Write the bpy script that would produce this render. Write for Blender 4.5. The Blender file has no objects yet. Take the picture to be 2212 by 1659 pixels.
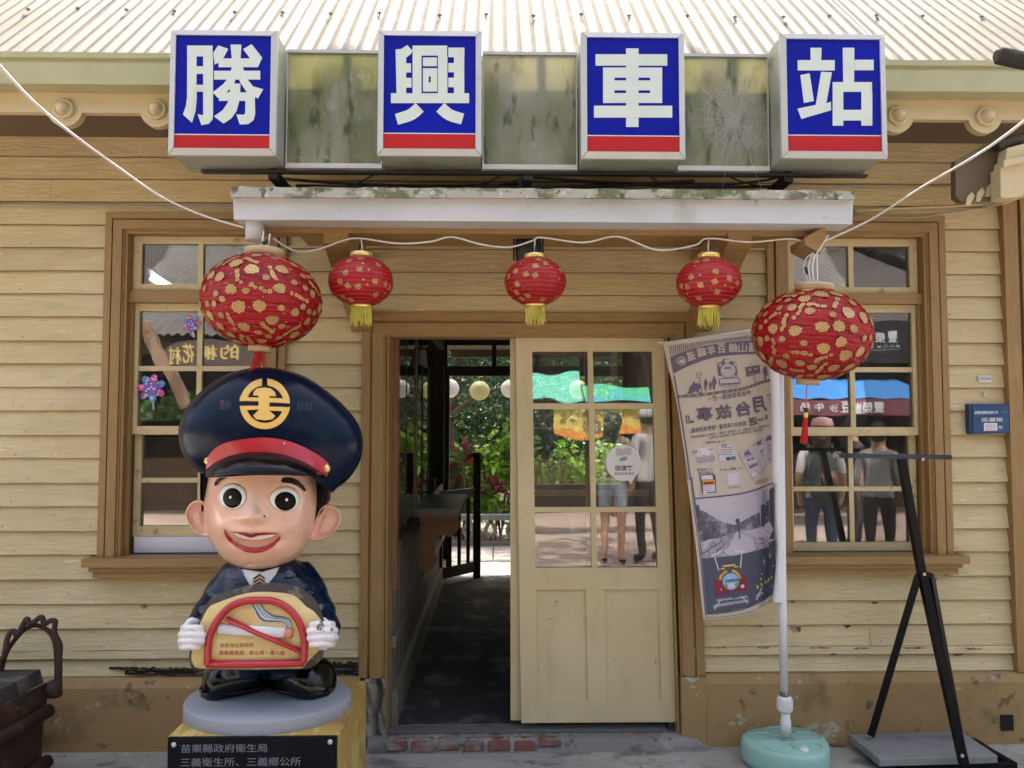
import bpy, bmesh, math, random
from math import sin, cos, pi, radians, sqrt, atan2
from mathutils import Vector, Matrix, geometry
from mathutils.bvhtree import BVHTree
random.seed(7)
SC = bpy.context.scene
COL = SC.collection

# ------------------------------------------------------------------ camera
F = 1640.0                      # focal length in units of a 2212 px wide picture
CAM = Vector((0.0, -3.9, 1.615))
PITCH, YAW = radians(2.82), radians(1.15)
cam_d = bpy.data.cameras.new('camera')
cam = bpy.data.objects.new('camera', cam_d)
COL.objects.link(cam)
cam.location = CAM
cam.rotation_euler = (radians(90) + PITCH, 0, -YAW)
cam_d.sensor_width = 36.0
cam_d.lens = 36.0 * F / 2212.0
cam_d.clip_start, cam_d.clip_end = 0.05, 500
SC.camera = cam

# ------------------------------------------------------------------ light
SUN_EL, SUN_AZ = radians(64), radians(3)      # the sun stands high behind the station
world = bpy.data.worlds.new('World')
SC.world = world
world.use_nodes = True
wn = world.node_tree
sky = wn.nodes.new('ShaderNodeTexSky')
sky.sky_type = 'NISHITA'
sky.sun_disc = False
sky.sun_elevation = SUN_EL
sky.sun_rotation = SUN_AZ
sky.dust_density = 10.0
sky.air_density = 0.8
sky.ozone_density = 0.3
bgn = wn.nodes['Background']
bgn.inputs['Strength'].default_value = 0.15
wn.links.new(sky.outputs[0], bgn.inputs['Color'])
sun_d = bpy.data.lights.new('sun', 'SUN')
sun_d.energy = 3.0
sun_d.angle = radians(0.5)
sun_d.color = (1.0, 0.955, 0.89)
sun = bpy.data.objects.new('sun', sun_d)
COL.objects.link(sun)
sun.rotation_euler = (-(pi / 2 - SUN_EL), 0, -SUN_AZ)
sun.location = (0, 10, 20)
SC.view_settings.view_transform = 'Standard'
SC.view_settings.look = 'None'
SC.view_settings.gamma = 1
SC.view_settings.exposure = 2.36
SC.cycles.max_bounces = 8
SC.cycles.diffuse_bounces = 4
SC.cycles.glossy_bounces = 4
SC.cycles.transparent_max_bounces = 12
SC.cycles.caustics_reflective = False
SC.cycles.caustics_refractive = False
SC.cycles.sample_clamp_indirect = 6
SC.cycles.use_denoising = True

# ------------------------------------------------------------------ measuring
def ray(px, py):
    u, v = (px - 1106) / F, (829.5 - py) / F
    x, y, z = u, cos(PITCH) - v * sin(PITCH), sin(PITCH) + v * cos(PITCH)
    return Vector((x * cos(YAW) + y * sin(YAW), -x * sin(YAW) + y * cos(YAW), z))
def at(px, py, Y):
    d = ray(px, py)
    return CAM + d * ((Y - CAM.y) / d.y)
def X(px, py, Y=0.0): return at(px, py, Y).x
def Z(px, py, Y=0.0): return at(px, py, Y).z
def pxm(Y): return F / (Y - CAM.y)              # picture units per metre at depth Y
def zoomer(x0, y0, k):                           # crop coordinates -> picture units
    return lambda x, y: ((x0 + x / k) * 0.548611, (y0 + y / k) * 0.548611)

# ------------------------------------------------------------------ meshes
class MB:
    def __init__(self): self.v, self.f, self.m, self.s = [], [], [], []
    def add(self, vs, fs, mi=0, smooth=False):
        b = len(self.v)
        self.v += [Vector(p) for p in vs]
        for f in fs:
            self.f.append([b + i for i in f]); self.m.append(mi); self.s.append(smooth)
        return b
    def box(self, x0, x1, y0, y1, z0, z1, mi=0):
        self.add([(x0,y0,z0),(x1,y0,z0),(x1,y1,z0),(x0,y1,z0),(x0,y0,z1),(x1,y0,z1),(x1,y1,z1),(x0,y1,z1)],
                 [(0,3,2,1),(4,5,6,7),(0,1,5,4),(1,2,6,5),(2,3,7,6),(3,0,4,7)], mi)
    def hexa(self, p, mi=0):                    # 8 points, bottom ring then top ring
        self.add(p, [(0,3,2,1),(4,5,6,7),(0,1,5,4),(1,2,6,5),(2,3,7,6),(3,0,4,7)], mi)
    def bar(self, a, b, w, h=None, mi=0, up=(0,0,1)):
        a, b = Vector(a), Vector(b); h = h or w
        d = (b - a).normalized(); u = Vector(up)
        if abs(d.dot(u)) > .98: u = Vector((0,1,0))
        s = d.cross(u).normalized(); t = s.cross(d).normalized()
        q = [(-1,-1),(1,-1),(1,1),(-1,1)]
        self.hexa([a + s*(i*w/2) + t*(j*h/2) for i,j in q] + [b + s*(i*w/2) + t*(j*h/2) for i,j in q], mi)
    def tube(self, pts, r, n=10, mi=0, smooth=True, cap=True, sq=1.0, ref=None):
        pts = [Vector(p) for p in pts]; k = len(pts)
        rs = r if hasattr(r, '__len__') else [r] * k
        b0 = len(self.v); prev = None
        for i, p in enumerate(pts):
            d = (pts[min(i+1,k-1)] - pts[max(i-1,0)]).normalized()
            if prev is None:
                u = Vector(ref) if ref else (Vector((0,0,1)) if abs(d.z) < .9 else Vector((0,1,0)))
            else: u = prev
            s = d.cross(u)
            if s.length < 1e-6: s = d.cross(Vector((1,0,0)))
            s.normalize(); t = s.cross(d).normalized(); prev = t
            for j in range(n):
                a = 2*pi*j/n
                self.v.append(p + s*(rs[i]*cos(a)) + t*(rs[i]*sq*sin(a)))
        for i in range(k-1):
            for j in range(n):
                a, b = b0+i*n+j, b0+i*n+(j+1)%n
                self.f.append([a,b,b+n,a+n]); self.m.append(mi); self.s.append(smooth)
        if cap:
            self.f.append([b0+j for j in range(n)][::-1]); self.m.append(mi); self.s.append(False)
            self.f.append([b0+(k-1)*n+j for j in range(n)]); self.m.append(mi); self.s.append(False)
    def lathe(self, prof, c=(0,0,0), n=32, mi=0, smooth=True, sx=1, sy=1):
        c = Vector(c); b0 = len(self.v)
        for r, z in prof:
            for j in range(n):
                a = 2*pi*j/n
                self.v.append(c + Vector((r*sx*cos(a), r*sy*sin(a), z)))
        for i in range(len(prof)-1):
            for j in range(n):
                a, b = b0+i*n+j, b0+i*n+(j+1)%n
                self.f.append([a,b,b+n,a+n]); self.m.append(mi); self.s.append(smooth)
        self.f.append([b0+j for j in range(n)][::-1]); self.m.append(mi); self.s.append(False)
        e = b0+(len(prof)-1)*n
        self.f.append([e+j for j in range(n)]); self.m.append(mi); self.s.append(False)
    def prism(self, poly, d, mi=0):             # closed 3-D outline pushed along d
        n = len(poly); d = Vector(d); p = [Vector(q) for q in poly]
        self.add(p + [q + d for q in p],
                 [list(range(n)), list(range(2*n-1, n-1, -1))] + [[i, n+i, n+(i+1)%n, (i+1)%n] for i in range(n)], mi)
    def grid(self, fn, nu, nv, mi=0, smooth=True):
        b0 = len(self.v)
        for j in range(nv+1):
            for i in range(nu+1): self.v.append(Vector(fn(i/nu, j/nv)))
        for j in range(nv):
            for i in range(nu):
                a = b0 + j*(nu+1) + i
                self.f.append([a, a+1, a+nu+2, a+nu+1]); self.m.append(mi); self.s.append(smooth)
    def ball(self, c, rx, ry, rz, n=16, k=10, mi=0):
        pr = []
        b0 = len(self.v); c = Vector(c)
        for i in range(k+1):
            e = -pi/2 + pi*i/k
            for j in range(n):
                a = 2*pi*j/n
                self.v.append(c + Vector((rx*cos(e)*cos(a), ry*cos(e)*sin(a), rz*sin(e))))
        for i in range(k):
            for j in range(n):
                a, b = b0+i*n+j, b0+i*n+(j+1)%n
                self.f.append([a,b,b+n,a+n]); self.m.append(mi); self.s.append(True)
    def pillow(self, outline, centre, prof, surf, mi=0, smooth=True):
        # rings of an outline (picture units) shrunk about a centre; prof = [(scale, depth Y), ...]
        b0 = len(self.v); n = len(outline)
        for k, y in prof:
            for (x, z) in outline:
                self.v.append(surf(centre[0] + (x-centre[0])*k, centre[1] + (z-centre[1])*k, y))
        for i in range(len(prof)-1):
            for j in range(n):
                a, b = b0+i*n+j, b0+i*n+(j+1)%n
                self.f.append([a,b,b+n,a+n]); self.m.append(mi); self.s.append(smooth)
        self.f.append([b0+j for j in range(n)]); self.m.append(mi); self.s.append(False)
        e = b0+(len(prof)-1)*n
        self.f.append([e+j for j in range(n)]); self.m.append(mi); self.s.append(smooth)
    def build(self, name, mats, parent=None, fix=True):
        me = bpy.data.meshes.new(name)
        off = parent['_o'] if parent is not None and '_o' in parent.keys() else (0,0,0)
        off = Vector(off)
        me.from_pydata([tuple(p - off) for p in self.v], [], self.f)
        mats = mats if isinstance(mats, (list, tuple)) else [mats]
        for m in mats: me.materials.append(m)
        me.polygons.foreach_set('material_index', self.m)
        me.polygons.foreach_set('use_smooth', self.s)
        me.update()
        if fix:
            bm = bmesh.new(); bm.from_mesh(me)
            bmesh.ops.recalc_face_normals(bm, faces=bm.faces[:])
            bm.to_mesh(me); bm.free()
        o = bpy.data.objects.new(name, me)
        COL.objects.link(o)
        if parent is not None:
            o.parent = parent
            o['_o'] = tuple(off)
        return o
def tag(o, label=None, cat=None, group=None, kind=None):
    if label: o['label'] = label
    if cat: o['category'] = cat
    if group: o['group'] = group
    if kind: o['kind'] = kind
    return o
def thing(name, loc, label, cat, group=None):
    o = bpy.data.objects.new(name, None)
    o.empty_display_size = 0.1
    o.location = loc
    o['_o'] = tuple(loc)
    COL.objects.link(o)
    return tag(o, label, cat, group)
def copy_tree(o, parent=None):
    c = o.copy(); COL.objects.link(c)
    if parent is not None: c.parent = parent
    for ch in list(o.children): copy_tree(ch, c)
    return c
def spline(pts, n=8, closed=False):              # Catmull-Rom through the points
    pts = [Vector(p) for p in pts]; k = len(pts); out = []
    for i in range(k if closed else k-1):
        g = (lambda j: pts[j % k]) if closed else (lambda j: pts[min(max(j,0),k-1)])
        p0, p1, p2, p3 = g(i-1), g(i), g(i+1), g(i+2)
        for s in range(n):
            t = s/n
            out.append(0.5*((2*p1)+(p2-p0)*t+(2*p0-5*p1+4*p2-p3)*t*t+(3*p1-p0-3*p2+p3)*t**3))
    if not closed: out.append(pts[-1])
    return out
def sag(a, b, drop, n=14):
    a, b = Vector(a), Vector(b)
    return [a.lerp(b, i/n) - Vector((0,0,drop*4*(i/n)*(1-i/n))) for i in range(n+1)]

# ------------------------------------------------------------------ flat shapes laid on surfaces
_T = {}
def glyphs(s, bold=0.0):
    k = (s, bold)
    if k not in _T:
        c = bpy.data.curves.new('t', 'FONT')
        c.body = s; c.size = 1; c.offset = bold; c.resolution_u = 2; c.fill_mode = 'FRONT'
        o = bpy.data.objects.new('t', c); COL.objects.link(o)
        dg = bpy.context.evaluated_depsgraph_get()
        me = bpy.data.meshes.new_from_object(o.evaluated_get(dg))
        vs = [(v.co.x, v.co.y) for v in me.vertices]; fs = [list(p.vertices) for p in me.polygons]
        bpy.data.objects.remove(o); bpy.data.curves.remove(c); bpy.data.meshes.remove(me)
        x0, x1 = min(v[0] for v in vs), max(v[0] for v in vs)
        y0, y1 = min(v[1] for v in vs), max(v[1] for v in vs)
        _T[k] = ([((x-x0)/(x1-x0), (y-y0)/(y1-y0)) for x, y in vs], fs)
    return _T[k]
def lay_text(mb, s, fn, mi=0, bold=0.0):         # fn(a, b) -> 3-D point, a and b in 0..1 over the text
    if bold <= .012:
        vs, fs = glyphs(s, bold)
        mb.add([fn(a, b) for a, b in vs], fs, mi)
        return
    vs, fs = glyphs(s, 0.0)                      # a heavy face: the strokes thickened by shifted layers
    n = max(1, len(s))
    for k in range(7):
        t = 2*pi*k/6; da, db = (bold*cos(t)*.8/n, bold*sin(t)*.8) if k < 6 else (0, 0)
        pts = []
        for a, b in vs:
            p = fn(a*(1-1.6*bold/n)+.8*bold/n+da, b*(1-1.6*bold)+.8*bold+db)
            pts.append(p + (CAM-p).normalized()*(.00012*(k+1)))
        mb.add(pts, fs, mi)
def quad(p0, p1, p2, p3):                        # bottom-left, bottom-right, top-right, top-left
    p0, p1, p2, p3 = map(Vector, (p0, p1, p2, p3))
    return lambda a, b: p0.lerp(p1, a).lerp(p3.lerp(p2, a), b)
def tris(poly, cuts=0):
    vs = [Vector((p[0], p[1], 0)) for p in poly]
    bm = bmesh.new()
    f = bm.faces.new([bm.verts.new(v) for v in vs])
    f.normal_update()
    bmesh.ops.triangulate(bm, faces=[f])
    for _ in range(cuts):
        bmesh.ops.subdivide_edges(bm, edges=bm.edges[:], cuts=1)
        bmesh.ops.triangulate(bm, faces=[q for q in bm.faces if len(q.verts) > 3])
    bm.verts.index_update()
    out = [(v.co.x, v.co.y) for v in bm.verts], [[v.index for v in q.verts] for q in bm.faces]
    bm.free()
    return out
def lay_poly(mb, poly, surf, mi=0, cuts=0, smooth=False):
    vs, fs = tris(poly, cuts)
    mb.add([surf(x, y) for x, y in vs], fs, mi, smooth)
def lay_line(mb, pts, w, surf, mi=0, closed=False):   # a painted stroke of width w
    pts = [Vector((p[0], p[1])) for p in pts]; n = len(pts)
    l, r = [], []
    for i, p in enumerate(pts):
        a = pts[(i-1) % n] if closed else pts[max(i-1,0)]
        b = pts[(i+1) % n] if closed else pts[min(i+1,n-1)]
        d = (b-a).normalized(); q = Vector((-d.y, d.x))
        ww = w[i] if hasattr(w, '__len__') else w
        l.append(p+q*ww/2); r.append(p-q*ww/2)
    vs = [surf(*p) for p in l] + [surf(*p) for p in r]
    mb.add(vs, [[i, (i+1) % n, n+(i+1) % n, n+i] for i in range(n if closed else n-1)], mi)
def on_plane(Y):
    return lambda x, y: at(x, y, Y)
class Hit:                                        # lay shapes on a curved mesh, seen along the measuring ray
    def __init__(self, *objs):
        vs, fs = [], []
        for o in objs:
            b = len(vs); off = Vector(o['_o']) if '_o' in o.keys() else Vector()
            vs += [v.co + off for v in o.data.vertices]
            fs += [[b+i for i in p.vertices] for p in o.data.polygons]
        self.t = BVHTree.FromPolygons(vs, fs); self.last = None
    def surf(self, off):
        def fn(x, y):
            d = ray(x, y).normalized()
            h, n, i, s = self.t.ray_cast(CAM, d)
            if h is None:
                q = CAM + d * (self.last or 3.0)
                h, n, i, s = self.t.find_nearest(q)
                s = (h - CAM).length
            self.last = s
            if n.dot(d) > 0: n = -n
            return h + n * off
        return fn

# ------------------------------------------------------------------ materials
_M = {}
def M(name, col, rough=.55, metal=0.0, spec=.5, layers=(), bumps=(), island=0.0, coat=0.0, trans=0.0, sheen=0.0, emit=0.0, hue=0.0, tcol=None):
    """layers: (colour, scale, stretch, low, high, amount); bumps: (scale, stretch, strength, distance)"""
    if name in _M: return _M[name]
    m = bpy.data.materials.new(name); m.use_nodes = True
    t = m.node_tree; N, L = t.nodes, t.links
    b = N['Principled BSDF']
    b.inputs['Roughness'].default_value = rough
    b.inputs['Metallic'].default_value = metal
    b.inputs['Specular IOR Level'].default_value = spec
    b.inputs['Coat Weight'].default_value = coat
    b.inputs['Coat Roughness'].default_value = .06
    b.inputs['Sheen Weight'].default_value = sheen
    tc = N.new('ShaderNodeTexCoord')
    def noise(scale, stretch, detail=5.0, w=0.6):
        mp = N.new('ShaderNodeMapping'); mp.inputs['Scale'].default_value = stretch
        mp.inputs['Location'].default_value = (random.uniform(0,9), random.uniform(0,9), random.uniform(0,9))
        L.new(tc.outputs['Object'], mp.inputs['Vector'])
        n = N.new('ShaderNodeTexNoise'); n.inputs['Scale'].default_value = scale
        n.inputs['Detail'].default_value = detail; n.inputs['Roughness'].default_value = w
        L.new(mp.outputs[0], n.inputs['Vector'])
        return n.outputs['Fac']
    rgb = N.new('ShaderNodeRGB'); rgb.outputs[0].default_value = (*col, 1)
    cur = rgb.outputs[0]
    if island:
        g = N.new('ShaderNodeNewGeometry')
        mr = N.new('ShaderNodeMapRange'); mr.inputs['To Min'].default_value = 1-island; mr.inputs['To Max'].default_value = 1+island
        L.new(g.outputs['Random Per Island'], mr.inputs['Value'])
        hs = N.new('ShaderNodeHueSaturation')
        L.new(mr.outputs[0], hs.inputs['Value']); L.new(cur, hs.inputs['Color'])
        if hue:
            m2 = N.new('ShaderNodeMapRange'); m2.inputs['To Min'].default_value = .5-hue; m2.inputs['To Max'].default_value = .5+hue
            ml = N.new('ShaderNodeMath'); ml.operation = 'FRACT'
            mm = N.new('ShaderNodeMath'); mm.operation = 'MULTIPLY'; mm.inputs[1].default_value = 7.31
            L.new(g.outputs['Random Per Island'], mm.inputs[0]); L.new(mm.outputs[0], ml.inputs[0])
            L.new(ml.outputs[0], m2.inputs['Value']); L.new(m2.outputs[0], hs.inputs['Hue'])
        cur = hs.outputs[0]
    for (c, sc, st, lo, hi, amt) in layers:
        f = noise(sc, st)
        mr = N.new('ShaderNodeMapRange'); mr.interpolation_type = 'SMOOTHSTEP'
        mr.inputs['From Min'].default_value = lo; mr.inputs['From Max'].default_value = hi
        mr.inputs['To Max'].default_value = amt
        L.new(f, mr.inputs['Value'])
        mx = N.new('ShaderNodeMix'); mx.data_type = 'RGBA'
        L.new(mr.outputs[0], mx.inputs['Factor']); L.new(cur, mx.inputs['A']); mx.inputs['B'].default_value = (*c, 1)
        cur = mx.outputs['Result']
    L.new(cur, b.inputs['Base Color'])
    prev = None
    for (sc, st, strength, dist) in bumps:
        bp = N.new('ShaderNodeBump'); bp.inputs['Strength'].default_value = strength; bp.inputs['Distance'].default_value = dist
        L.new(noise(sc, st), bp.inputs['Height'])
        if prev is not None: L.new(prev, bp.inputs['Normal'])
        prev = bp.outputs[0]
    if prev is not None: L.new(prev, b.inputs['Normal'])
    if emit:
        L.new(cur, b.inputs['Emission Color']); b.inputs['Emission Strength'].default_value = emit
    if trans:
        tr = N.new('ShaderNodeBsdfTranslucent')
        if tcol: tr.inputs['Color'].default_value = (*tcol, 1)
        else: L.new(cur, tr.inputs['Color'])
        ms = N.new('ShaderNodeMixShader'); ms.inputs[0].default_value = trans
        L.new(b.outputs[0], ms.inputs[1]); L.new(tr.outputs[0], ms.inputs[2])
        L.new(ms.outputs[0], N['Material Output'].inputs['Surface'])
    _M[name] = m
    return m
def glass(name, ior=1.75, tint=(.93,.96,.95), wave=0.25, wscale=3.0, dust=.05):
    if name in _M: return _M[name]
    m = bpy.data.materials.new(name); m.use_nodes = True
    t = m.node_tree; N, L = t.nodes, t.links
    N.remove(N['Principled BSDF'])
    tr = N.new('ShaderNodeBsdfTransparent'); tr.inputs[0].default_value = (*tint, 1)
    gl = N.new('ShaderNodeBsdfGlossy'); gl.inputs['Roughness'].default_value = 0.012
    fr = N.new('ShaderNodeFresnel'); fr.inputs['IOR'].default_value = ior
    tc = N.new('ShaderNodeTexCoord')
    mp = N.new('ShaderNodeMapping'); mp.inputs['Scale'].default_value = (1, 1, 2.2)
    n = N.new('ShaderNodeTexNoise'); n.inputs['Scale'].default_value = wscale; n.inputs['Detail'].default_value = 1.0
    bp = N.new('ShaderNodeBump'); bp.inputs['Strength'].default_value = wave; bp.inputs['Distance'].default_value = .01
    L.new(tc.outputs['Object'], mp.inputs[0]); L.new(mp.outputs[0], n.inputs['Vector'])
    L.new(n.outputs['Fac'], bp.inputs['Height']); L.new(bp.outputs[0], gl.inputs['Normal'])
    ms = N.new('ShaderNodeMixShader')
    L.new(fr.outputs[0], ms.inputs[0]); L.new(tr.outputs[0], ms.inputs[1]); L.new(gl.outputs[0], ms.inputs[2])
    df = N.new('ShaderNodeBsdfDiffuse'); df.inputs[0].default_value = (.55,.52,.47,1)
    n2 = N.new('ShaderNodeTexNoise'); n2.inputs['Scale'].default_value = 4.0; n2.inputs['Detail'].default_value = 4
    mp2 = N.new('ShaderNodeMapping'); mp2.inputs['Scale'].default_value = (2.5,1,.8)
    L.new(tc.outputs['Object'], mp2.inputs[0]); L.new(mp2.outputs[0], n2.inputs['Vector'])
    mr = N.new('ShaderNodeMapRange'); mr.inputs['From Min'].default_value = .3; mr.inputs['From Max'].default_value = .75
    mr.inputs['To Min'].default_value = dust*.4; mr.inputs['To Max'].default_value = dust*2
    L.new(n2.outputs['Fac'], mr.inputs['Value'])
    m3 = N.new('ShaderNodeMixShader')
    L.new(mr.outputs[0], m3.inputs[0]); L.new(ms.outputs[0], m3.inputs[1]); L.new(df.outputs[0], m3.inputs[2])
    L.new(m3.outputs[0], N['Material Output'].inputs['Surface'])
    _M[name] = m
    return m

S1 = (1,1,1); SH = (1.2,6,22); SV = (22,6,1.2)
m_board = M('board_paint', (.59,.475,.25), .62, island=.07,
    layers=[((.66,.55,.33), 1.5, (1,1,2.5), .42,.66,.75), ((.47,.385,.235), 4.5, (1,1,4), .50,.70,.45), ((.44,.33,.18), 6, (.6,1,20), .56,.70,.45),
            ((.70,.61,.42), 12, (1,1,2.6), .635,.67,.6), ((.27,.20,.115), 10, (.8,1,17), .665,.70,.75), ((.13,.10,.07), 26, (1,1,3), .70,.73,.7)],
    bumps=[(9, (1,5,7), .8, .009), (30, (.6,1,7), .6, .004)])
m_brown = M('brown_paint', (.30,.180,.062), .55,
    layers=[((.38,.235,.095), 5, SV, .45,.68,.65), ((.15,.085,.035), 9, SV, .56,.70,.65), ((.36,.27,.16), 26, S1, .70,.76,.5)],
    bumps=[(12, SV, .3, .003)])
m_brown_h = M('brown_paint_level', (.30,.180,.062), .55,
    layers=[((.38,.235,.095), 5, SH, .45,.68,.65), ((.15,.085,.035), 9, SH, .56,.70,.65), ((.42,.33,.22), 26, S1, .72,.77,.5)],
    bumps=[(12, SH, .3, .003)])
m_cream = M('cream_paint', (.58,.47,.255), .5,
    layers=[((.65,.55,.33), 4, S1, .45,.68,.6), ((.42,.33,.18), 9, (2,1,2), .55,.70,.5), ((.24,.17,.09), 16, S1, .62,.70,.7), ((.12,.09,.05), 34, S1, .66,.71,.8)],
    bumps=[(20, S1, .25, .002)])
m_door = M('door_paint', (.60,.49,.275), .42,
    layers=[((.66,.56,.34), 2.2, S1, .42,.68,.6), ((.48,.38,.21), 4, (2,1,.7), .52,.72,.5), ((.36,.27,.15), 12, SV, .64,.74,.4), ((.22,.16,.09), 36, S1, .67,.71,.75)],
    bumps=[(30, (1,1,1), .12, .001), (9, SV, .12, .002)])
m_step = M('step_concrete', (.20,.187,.165), .9, layers=[((.29,.275,.25), 5, S1, .48,.62,.8), ((.09,.08,.07), 7, S1, .52,.64,.8), ((.20,.11,.09), 6, (1,1,3), .60,.68,.7), ((.05,.045,.04), 24, S1, .6,.68,.8)], bumps=[(24, S1, .9, .012)])
m_eave = M('eave_paint', (.56,.46,.27), .6, layers=[((.46,.37,.22), 5, SH, .5,.75,.5)], bumps=[(14, SH, .2, .002)])
m_gutter = M('gutter_metal', (.41,.395,.23), .5, layers=[((.36,.355,.18), 2, (1,1,1), .4,.7,.7), ((.46,.445,.30), 7, (2,1,1), .55,.75,.5), ((.25,.25,.1), 16, (1,1,2), .66,.8,.5)])
m_plinth = M('plinth_render', (.33,.205,.082), .7,
    layers=[((.37,.24,.10), 3, S1, .45,.7,.6), ((.36,.40,.31), 6.5, (1,1,1.4), .63,.65,.85), ((.10,.075,.045), 3.2, S1, .52,.70,.75), ((.06,.045,.03), 12, S1, .60,.70,.7), ((.40,.19,.05), 14, S1, .66,.70,.6)],
    bumps=[(26, S1, .35, .004)])
m_conc = M('concrete', (.295,.278,.245), .8,
    layers=[((.36,.34,.30), 2.6, (1,2,1), .45,.62,.8), ((.10,.094,.082), 3.8, (1,1.8,1), .50,.66,.8), ((.42,.40,.36), 13, S1, .60,.70,.6), ((.05,.046,.04), 26, S1, .62,.70,.8), ((.30,.27,.22), 60, S1, .60,.68,.5)],
    bumps=[(40, S1, .3, .004)])
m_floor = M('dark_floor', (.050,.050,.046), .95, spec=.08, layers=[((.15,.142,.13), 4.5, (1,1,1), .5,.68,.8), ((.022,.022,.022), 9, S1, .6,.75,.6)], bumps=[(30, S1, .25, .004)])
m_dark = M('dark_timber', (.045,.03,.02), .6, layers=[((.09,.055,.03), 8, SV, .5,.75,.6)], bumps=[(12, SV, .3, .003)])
m_wood = M('red_timber', (.25,.09,.045), .5, layers=[((.38,.16,.08), 5, SV, .45,.7,.7), ((.1,.04,.025), 12, SV, .6,.8,.6)], bumps=[(12, SV, .2, .002)])
m_roof = M('roof_sheet', (.170,.158,.134), .7, spec=.12,
    layers=[((.20,.19,.165), 2.0, (1,1,1), .45,.65,.8), ((.135,.135,.07), 3.2, (1.6,1,.8), .55,.72,.6), ((.42,.36,.28), 22, (3,1,1), .6,.75,.55)], bumps=[(50, S1, .2, .003)])
m_steel = M('steel_frame', (.50,.49,.46), .4, metal=.35, layers=[((.42,.42,.40), 6, (1,1,1), .5,.75,.6), ((.14,.10,.08), 22, S1, .69,.75,.8)])
m_panel = M('mossy_panel', (.38,.385,.32), .33, trans=.42, tcol=(.66,.62,.38),
    layers=[((.20,.23,.10), 2.2, (1,1,.8), .40,.60,.9), ((.38,.38,.33), 4, (2,1,.6), .52,.66,.7), ((.045,.065,.018), 18, (1,1,.30), .53,.66,.8), ((.05,.06,.03), 7, (1,1,.5), .60,.70,.7), ((.47,.47,.42), 15, S1, .62,.66,.55)], bumps=[(30, S1, .1, .002)])
m_boxside = M('sign_box_side', (.34,.36,.31), .4, metal=.2, layers=[((.22,.25,.15), 4, (1,1,1.6), .45,.7,.8), ((.50,.50,.47), 9, (1,1,.5), .6,.75,.6)])
m_blue = M('sign_blue', (.002,.006,.26), .45, spec=.15, layers=[((.002,.008,.36), 1.6, S1, .45,.65,.8), ((.004,.010,.13), 5, (1.5,1,.35), .54,.70,.6), ((.10,.11,.20), 60, S1, .69,.73,.5)])
m_red = M('sign_red', (.40,.012,.016), .4, spec=.25, layers=[((.46,.022,.018), 2, S1, .45,.7,.7)])
m_white = M('sign_white', (.58,.65,.59), .45, spec=.25, layers=[((.53,.60,.55), 3, S1, .4,.7,.6), ((.50,.53,.46), 6, (2,1,.4), .54,.70,.5)])
m_black = M('black_iron', (.018,.018,.02), .5, layers=[((.05,.04,.035), 14, S1, .6,.75,.7)], bumps=[(40, S1, .2, .002)])
m_gwhite = M('gutter_white', (.52,.53,.54), .5, layers=[((.43,.44,.43), 1.6, (1,1,3), .45,.65,.7), ((.36,.35,.29), 3.0, (1.5,1,.5), .58,.72,.6), ((.24,.24,.19), 14, (1,1,1), .64,.72,.6), ((.55,.5,.46), 6, S1, .7,.76,.5)])
m_moss = M('weathered_edge', (.36,.36,.30), .85, layers=[((.11,.12,.06), 6, (1.2,1,2.5), .44,.56,.9), ((.52,.52,.47), 28, S1, .56,.64,.8), ((.05,.06,.03), 20, (1,1,.6), .56,.64,.85)], bumps=[(50, S1, .5, .004)])
m_wire = M('grey_cable', (.33,.32,.29), .6)
m_string = M('white_cord', (.66,.66,.64), .55)
m_soot = M('rotten_wood', (.022,.017,.013), .95, layers=[((.09,.065,.045), 12, (1,1,6), .55,.7,.8)], bumps=[(22, (1,1,6), .9, .01)])
m_glass = glass('window_glass', 2.25, (.82,.85,.84), wave=.035, dust=.03)
m_glass_d = glass('door_glass', 2.3, (.88,.91,.90), wave=.10, wscale=2.2, dust=.045)
m_valley = M('roof_valley', (.105,.092,.072), .85, spec=.1, layers=[((.155,.143,.12), 9, (1,1,1), .5,.7,.8), ((.075,.075,.035), 3, S1, .55,.7,.7)])  # valley dirt and the shade between ribs, both put into this colour
# ================================================================== SETTING
g = MB(); g.grid(lambda u, v: (-90+180*u, -90+180*v, 0), 8, 8)
tag(g.build('ground', m_conc), kind='structure')
m_pave = M('pink_paving', (.34,.26,.215), .8, layers=[((.40,.33,.285), 1.2, S1, .45,.7,.6), ((.24,.19,.16), 5, S1, .6,.8,.5)], bumps=[(30, S1, .2, .004)])
g = MB(); g.grid(lambda u, v: (-30+60*u, -14+10.2*v, .004), 4, 2)
tag(g.build('street_paving', m_pave), kind='structure')

# ------------------------------------------------------------------ station building
B = thing('station_building', (0,0,0), 'old cream weatherboarded timber station building with brown trim and corrugated roof', 'building')
XL, XR = -4.2, 5.0                       # how far the front runs past the picture
zp = 0                                    # helper
ZPL = Z(100,1459)                         # top of the plinth
WL0, WL1 = X(229,767), X(620,767)         # left window, outer trim
WR0, WR1 = X(1655,760), X(2039,760)
DR0, DR1 = X(785,715), X(1494,700)
ZWT_L, ZWT_R = Z(240,462), Z(2020,470)    # trim tops
ZWB = Z(230,1204)
ZDT = Z(1106,678)
rows = [182,236,290,341,389,438,488,537,587,636,686,738,787,837,888,941,990,1044,1094,1147,1198,1251,1304,1357,1404,1421,1459]
zs = [Z(100,y) for y in rows]
TW = .0975                                # window trim width
m_back = M('wall_lining', (.07,.055,.04), .8)
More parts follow.
